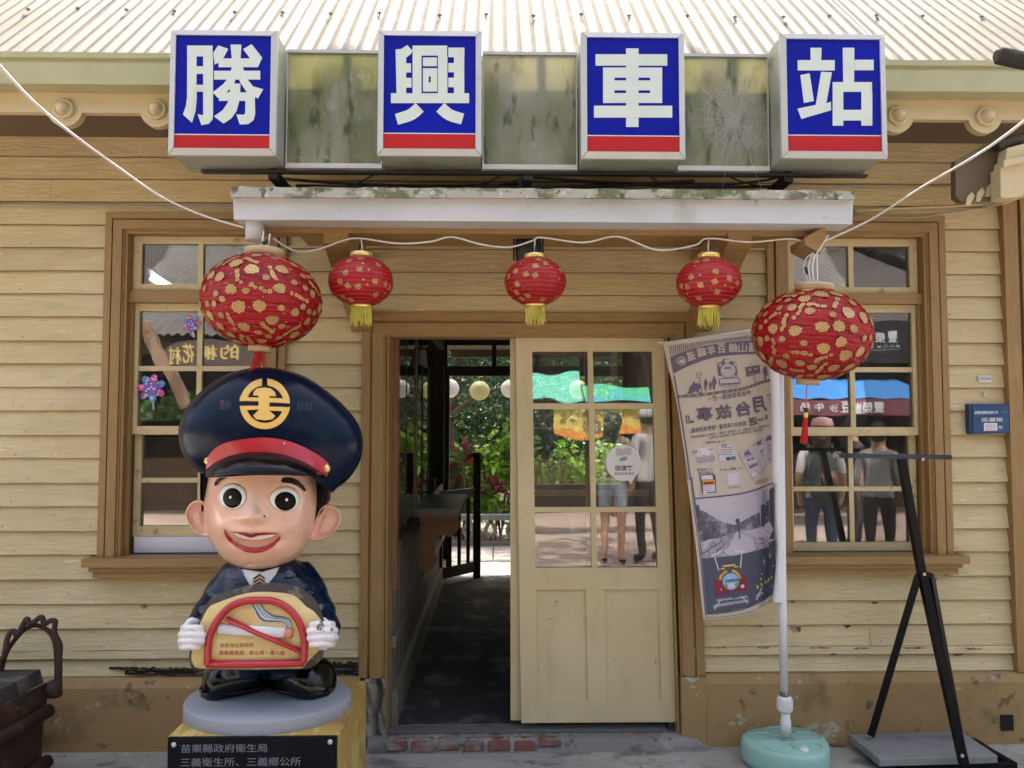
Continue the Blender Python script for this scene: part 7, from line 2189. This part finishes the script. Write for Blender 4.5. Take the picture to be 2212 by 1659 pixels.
# yellow banner and green tarpaulin mirrored in the door
zD = zoomer(1344,1000,2212/1344)
d4 = 6.3
def RD_(x, y, o=0, dd=d4): p = zD(x, y); v = refl(p[0], p[1], dd); return Vector((v.x, v.y+o, v.z))
T = thing('food_banner', RD_(1700,1100), 'yellow and orange street food banner with dark writing mirrored in the door panes', 'banner')
q = MB(); q.prism([RD_(x, y) for x, y in ((1365,1000),(2100,990),(2100,1190),(1700,1180),(1560,1200),(1375,1180))], (0,-.012,0)); q.build('cloth', M('banner_yellow', (.86,.66,.16), .7, trans=.25), T)
q = MB()
q.add([RD_(x, y, .003) for x, y in ((1372,1150),(1480,1140),(1600,1170),(1800,1110),(1860,1130),(1900,1160),(2100,1150),(2100,1188),(1700,1178),(1560,1198),(1376,1178))], [tuple(range(11))], 0)
for s_, x, y in (('米',1785,1040),('血',1790,1078),('黑',1710,1030),('輪',1715,1068),('豆',1655,1100),('腐',1660,1140),('黑',1585,1045),('豆',1590,1100),('干',1588,1145),('牛',1505,1095),('酒',1440,1095)):
    lay_text(q, s_, quad(RD_(x+24,y+18,.006), RD_(x-24,y+18,.006), RD_(x-24,y-18,.006), RD_(x+24,y-18,.006)), 1, .02)
q.build('print', [M('banner_orange', (.75,.27,.05), .7), M('banner_ink', (.12,.11,.09), .7)], T, fix=False)
for (x0, x1, y0, y1, mat, lab) in ((1180,1540,770,965,M('tarp_teal',(.13,.56,.44),.55,trans=.3),'pale teal tarpaulin mirrored in the upper left door pane'), (1560,2060,850,968,M('tarp_green',(.08,.50,.25),.5,trans=.3, layers=[((.07,.42,.58), 1.1, S1, .45,.6,.9)]),'green and blue tarpaulin mirrored in the upper right door pane')):
    q = MB(); 
    def tp_(u, v):
        p = RD_(x0+(x1-x0)*u, y0+(y1-y0)*v, 0, 6.7); return p + Vector((0, .5*v+.02*sin(u*20), .02*sin(u*9+v*4)))
    q.grid(tp_, 24, 8)
    tag(q.build('tarpaulin', mat, None), lab, 'tarpaulin')
# far greenery beyond the shop gap
for (x, y, lab) in ((-4.2,-15,'leafy tree beyond the shops at the left'), (3,-16,'leafy tree beyond the shops at the right'), (10,-14,'leafy tree at the far end of the shop row')):
    T = thing('street_tree', (x,y,0), lab, 'tree', 'trees beyond the shops')
    q = MB(); q.tube(spline([(x,y,0),(x+.1,y,2),(x,y,4.5)],5), .16, 8); q.build('trunk', m_bark, T)
    q = MB(); leafy(q, clumps((x,y,5.2), 2.6, 40, 50, 2.0), .16); q.build('crown', m_lf_m, T, fix=False)

shrub(-6.8, -14.8, 1.5, 3.2, m_lf_b, 'bright bushes beyond the gap in the shop row', 40, 60, .14)
# an unseen tree added behind the station, its crown placed to shade the forecourt
Bt_ = thing('tree', (-9.2,4.2,0), 'tall unseen tree added behind the station to shade the forecourt', 'tree')
q = MB(); q.tube(spline([(-9.2,4.2,0),(-9.1,4.1,3),(-8.6,3.4,6),(-7.6,1.8,8.4)],6), [.32-.15*i/18 for i in range(19)], 12)
for e in ((-3,.2,9.2),(0,.6,9.6),(3,.4,9.4),(-1,-1,9.0),(5.5,.6,9.5)):
    q.tube(spline([(-7.6,1.8,8.4), ((-7.6+e[0])/2,(1.0+e[1])/2,9.0), e],6), [.14-.10*i/12 for i in range(13)], 8)
q.build('trunk', m_bark, Bt_)
q = MB(); pts = []
for _ in range(5200): pts.append(Vector((random.uniform(-7.5,7.5), random.uniform(-1.8,2.1), random.uniform(8.6,9.9))))
leafy(q, pts, .19); q.build('crown', m_lf_m, Bt_, fix=False)

# wooded rise added behind the shops to block low sky light
q = MB()
def rise(u, v): return (-45+90*u, -16-16*v, -.1+15*v**.8+1.6*sin(u*17)*v+.9*sin(u*41+2)*v)
q.grid(rise, 40, 10)
tag(q.build('hillside', M('hill_green', (.035,.055,.025)), None), kind='structure')
q = MB(); pts = []
for _ in range(7000):
    p = Vector(rise(random.random(), random.random())); pts.append(p+Vector((0,random.uniform(0,1.2),random.uniform(0,1.6))))
leafy(q, pts, .55)
tag(q.build('woodland', m_lf_m, None, fix=False), 'dark wooded rise added behind the shops to block the low sky', 'woodland', kind='stuff')

# ------------------------------------------------------------------ passers-by
m_face = M('skin', (.50,.30,.20), .5)
def person(x, y, rz, h, shirt, trousers, hair, label, long=True, cap=None, pack=False, bare=False, arms=0, robe=False):
    T = thing('person', (x,y,0), label, 'person', 'passers by in the street')
    T['_o'] = (0,0,0)
    k = h/1.65
    J = {'pel':(0,0,.92),'spi':(0,.01,1.12),'che':(0,0,1.28),'nec':(0,-.01,1.42),'hd0':(0,-.02,1.50),'hd1':(0,-.015,1.63),
         'shl':(-.17,0,1.36),'ell':(-.225,.03,1.10),'wrl':(-.21,-.10 if arms else -.02,.88),'hal':(-.20,-.14 if arms else -.03,.80),
         'shr':(.17,0,1.36),'elr':(.225,.03,1.10),'wrr':(.19,-.16 if arms else -.02,.95 if arms else .88),'har':(.17,-.22 if arms else -.03,.98 if arms else .80),
         'hpl':(-.09,0,.88),'knl':(-.10,-.02,.48),'anl':(-.10,.02,.08),'tol':(-.11,-.12,.035),'hpr':(.09,0,.88),'knr':(.10,-.03,.48),'anr':(.105,.02,.08),'tor':(.12,-.12,.035)}
    Rr = {'pel':.145,'spi':.118,'che':.135,'nec':.058,'hd0':.085,'hd1':.092,'shl':.062,'ell':.043,'wrl':.030,'hal':.034,'hpl':.092,'knl':.058,'anl':.038,'tol':.036}
    for n_ in list(Rr):
        if n_.endswith('l') and n_ != 'pel': Rr[n_[:-1]+'r'] = Rr[n_]
    names = list(J); idx = {n_: i for i, n_ in enumerate(names)}
    E_ = [('pel','spi'),('spi','che'),('che','nec'),('nec','hd0'),('hd0','hd1'),('che','shl'),('shl','ell'),('ell','wrl'),('wrl','hal'),('che','shr'),('shr','elr'),('elr','wrr'),('wrr','har'),('pel','hpl'),('hpl','knl'),('knl','anl'),('anl','tol'),('pel','hpr'),('hpr','knr'),('knr','anr'),('anr','tor')]
    me = bpy.data.meshes.new('body'); me.from_pydata([tuple(c*k for c in J[n_]) for n_ in names], [(idx[a], idx[b]) for a, b in E_], [])
    o = bpy.data.objects.new('body', me); COL.objects.link(o)
    sk = o.modifiers.new('s','SKIN'); sk.use_smooth_shade = True
    for i, n_ in enumerate(names):
        r = Rr[n_]*k; me.skin_vertices[0].data[i].radius = (r, r*.82 if n_ in ('pel','spi','che') else r)
    me.skin_vertices[0].data[idx['pel']].use_root = True
    sd = o.modifiers.new('d','SUBSURF'); sd.levels = 3; sd.render_levels = 3
    dg = bpy.context.evaluated_depsgraph_get()
    m2 = bpy.data.meshes.new_from_object(o.evaluated_get(dg)); o.modifiers.clear(); o.data = m2
    m2.materials.clear()
    for m_ in (m_face, shirt, trousers, m_blk): m2.materials.append(m_)
    for p in m2.polygons:
        p.use_smooth = True
        c = p.center/k
        mi = 0
        if c.z < .075: mi = 3
        elif c.z < .90: mi = 2 if abs(c.x) < .165 and not (bare and c.z < .62) else 0
        elif c.z < 1.40 and abs(c.x) < .30: mi = 1 if not (c.z < 1.16 and abs(c.x) > .17 and not robe) else 0
        p.material_index = mi
    o.parent = T
    q = MB()
    q.ball((0,.012*k,1.605*k), .108*k, .112*k, .115*k, 18, 12)
    if long: q.tube([(0,.06*k,1.62*k),(0,.085*k,1.50*k),(0,.09*k,1.36*k)], [.095*k,.10*k,.07*k], 14)
    # keep the face clear
    b_ = MB(); 
    for f, mi_, s_ in zip(q.f, q.m, q.s):
        c = sum((q.v[i] for i in f), Vector())/len(f)
        if c.y < -.045*k and c.z < 1.665*k: continue
        b_.add([q.v[i] for i in f], [tuple(range(len(f)))], 0, True)
    b_.build('hair', hair, T, fix=False)
    q = MB()
    for sx in (-1, 1): q.ball((sx*.034*k,-.104*k,1.575*k), .011*k, .006*k, .008*k, 8, 6)
    q.tube([(0,-.105*k,1.57*k),(0,-.128*k,1.535*k)], [.008*k,.014*k], 8, 1); q.tube([(-.022*k,-.105*k,1.505*k),(.022*k,-.105*k,1.505*k)], .006*k, 6, 2)
    q.build('face', [m_blk, m_face, m_lip], T)
    if cap:
        q = MB(); q.lathe([(.118*k,1.62*k),(.118*k,1.66*k),(.095*k,1.715*k),(.02*k,1.735*k)], (0,.01*k,0), 20); q.hexa([(-.08*k,-.20*k,1.61*k),(.08*k,-.20*k,1.61*k),(.1*k,-.08*k,1.625*k),(-.1*k,-.08*k,1.625*k),(-.08*k,-.20*k,1.622*k),(.08*k,-.20*k,1.622*k),(.1*k,-.08*k,1.64*k),(-.1*k,-.08*k,1.64*k)])
        q.build('cap', cap, T)
    if pack:
        P = tag(MB_pack(T, k), None)
    T.location = (x, y, 0); T.rotation_euler = (0,0,rz); T['_o'] = (x,y,0)
    return T
def MB_pack(T, k):
    q = MB(); q.tube([(0,.19*k,.86*k),(0,.20*k,1.0*k),(0,.19*k,1.2*k),(0,.17*k,1.33*k)], [.12*k,.15*k,.145*k,.10*k], 16, sq=.6)
    for s_ in (-1,1): q.tube(spline([(s_*.10*k,.12*k,1.36*k),(s_*.12*k,.0,1.44*k),(s_*.13*k,-.11*k,1.34*k),(s_*.14*k,-.09*k,1.1*k),(s_*.14*k,.1*k,.98*k)],5), .018*k, 8)
    o = q.build('backpack', M('pack_green', (.05,.075,.07), .7), T)
    q = MB(); q.tube([(.03*k,.30*k,1.18*k),(.05*k,.31*k,1.10*k),(.05*k,.31*k,1.02*k)], [.06*k,.075*k,.05*k], 12, sq=.35); q.build('leather_flap', M('tan_leather', (.30,.14,.08), .5), T).parent = o
    return o
m_sw = M('shirt_cotton', (.66,.65,.66), .8, layers=[((.46,.45,.47), 7, (1,1,.6), .48,.66,.7)], bumps=[(9,(1,1,.5),1.0,.03)]); m_jn = M('jeans', (.055,.09,.16), .8, layers=[((.10,.15,.24), 6, (1,1,.5), .5,.66,.7)], bumps=[(9,(1,1,.6),1.0,.03)]); m_dkc = M('dark_cloth', (.030,.027,.030), .8, layers=[((.07,.06,.06), 8, S1, .5,.66,.7)], bumps=[(9,(1,1,.6),1.0,.03)]); m_hair = M('hair_black', (.018,.013,.010), .45); m_hairb = M('hair_brown', (.06,.028,.018), .45)
def stand(px, py_top, h, d, *a, **kw):          # mirrored place of the head top
    p = refl(px, py_top, d); return person(p.x, p.y, *a, **kw)
p = refl(1775, 1100, 3.55); person(p.x, p.y, .25, 1.58, m_sw, m_jn, m_hairb, 'woman in pink cap and white shirt with a dark backpack', cap=M('cap_pink', (.60,.33,.32), .8), pack=True)
p = refl(1845, 1100, 5.2); person(p.x, p.y, 1.5, 1.62, m_dkc, m_dkc, m_hair, 'woman in dark patterned blouse looking aside')
p = refl(1905, 1100, 3.7); person(p.x, p.y, .7, 1.55, M('shirt_sheer', (.34,.36,.37), .8, layers=[((.22,.235,.24), 6, (1,1,.5), .48,.64,.8)], bumps=[(8,(1,1,.5),1.0,.04)]), m_dkc, m_hair, 'woman in loose pale grey shirt with tied black hair', long=False, arms=1, robe=True)
p = refl(1322, 1100, 4.75); person(p.x, p.y, .3, 1.66, M('stripe_shirt', (.42,.36,.29), .8, layers=[((.12,.10,.09), 16, (.01,.01,2.2), .48,.52,.9)]), M('pale_denim', (.30,.38,.46), .8), m_hair, 'person in striped shirt and pale shorts with bare legs', bare=True)
p = refl(1400, 1100, 4.9); person(p.x, p.y, -.4, 1.70, m_sw, m_dkc, m_hair, 'person in white top and dark trousers standing by the yellow banner', long=False, cap=M('cap_pale', (.6,.62,.64), .8))

for o in bpy.data.objects:
    if '_o' in o.keys(): del o['_o']
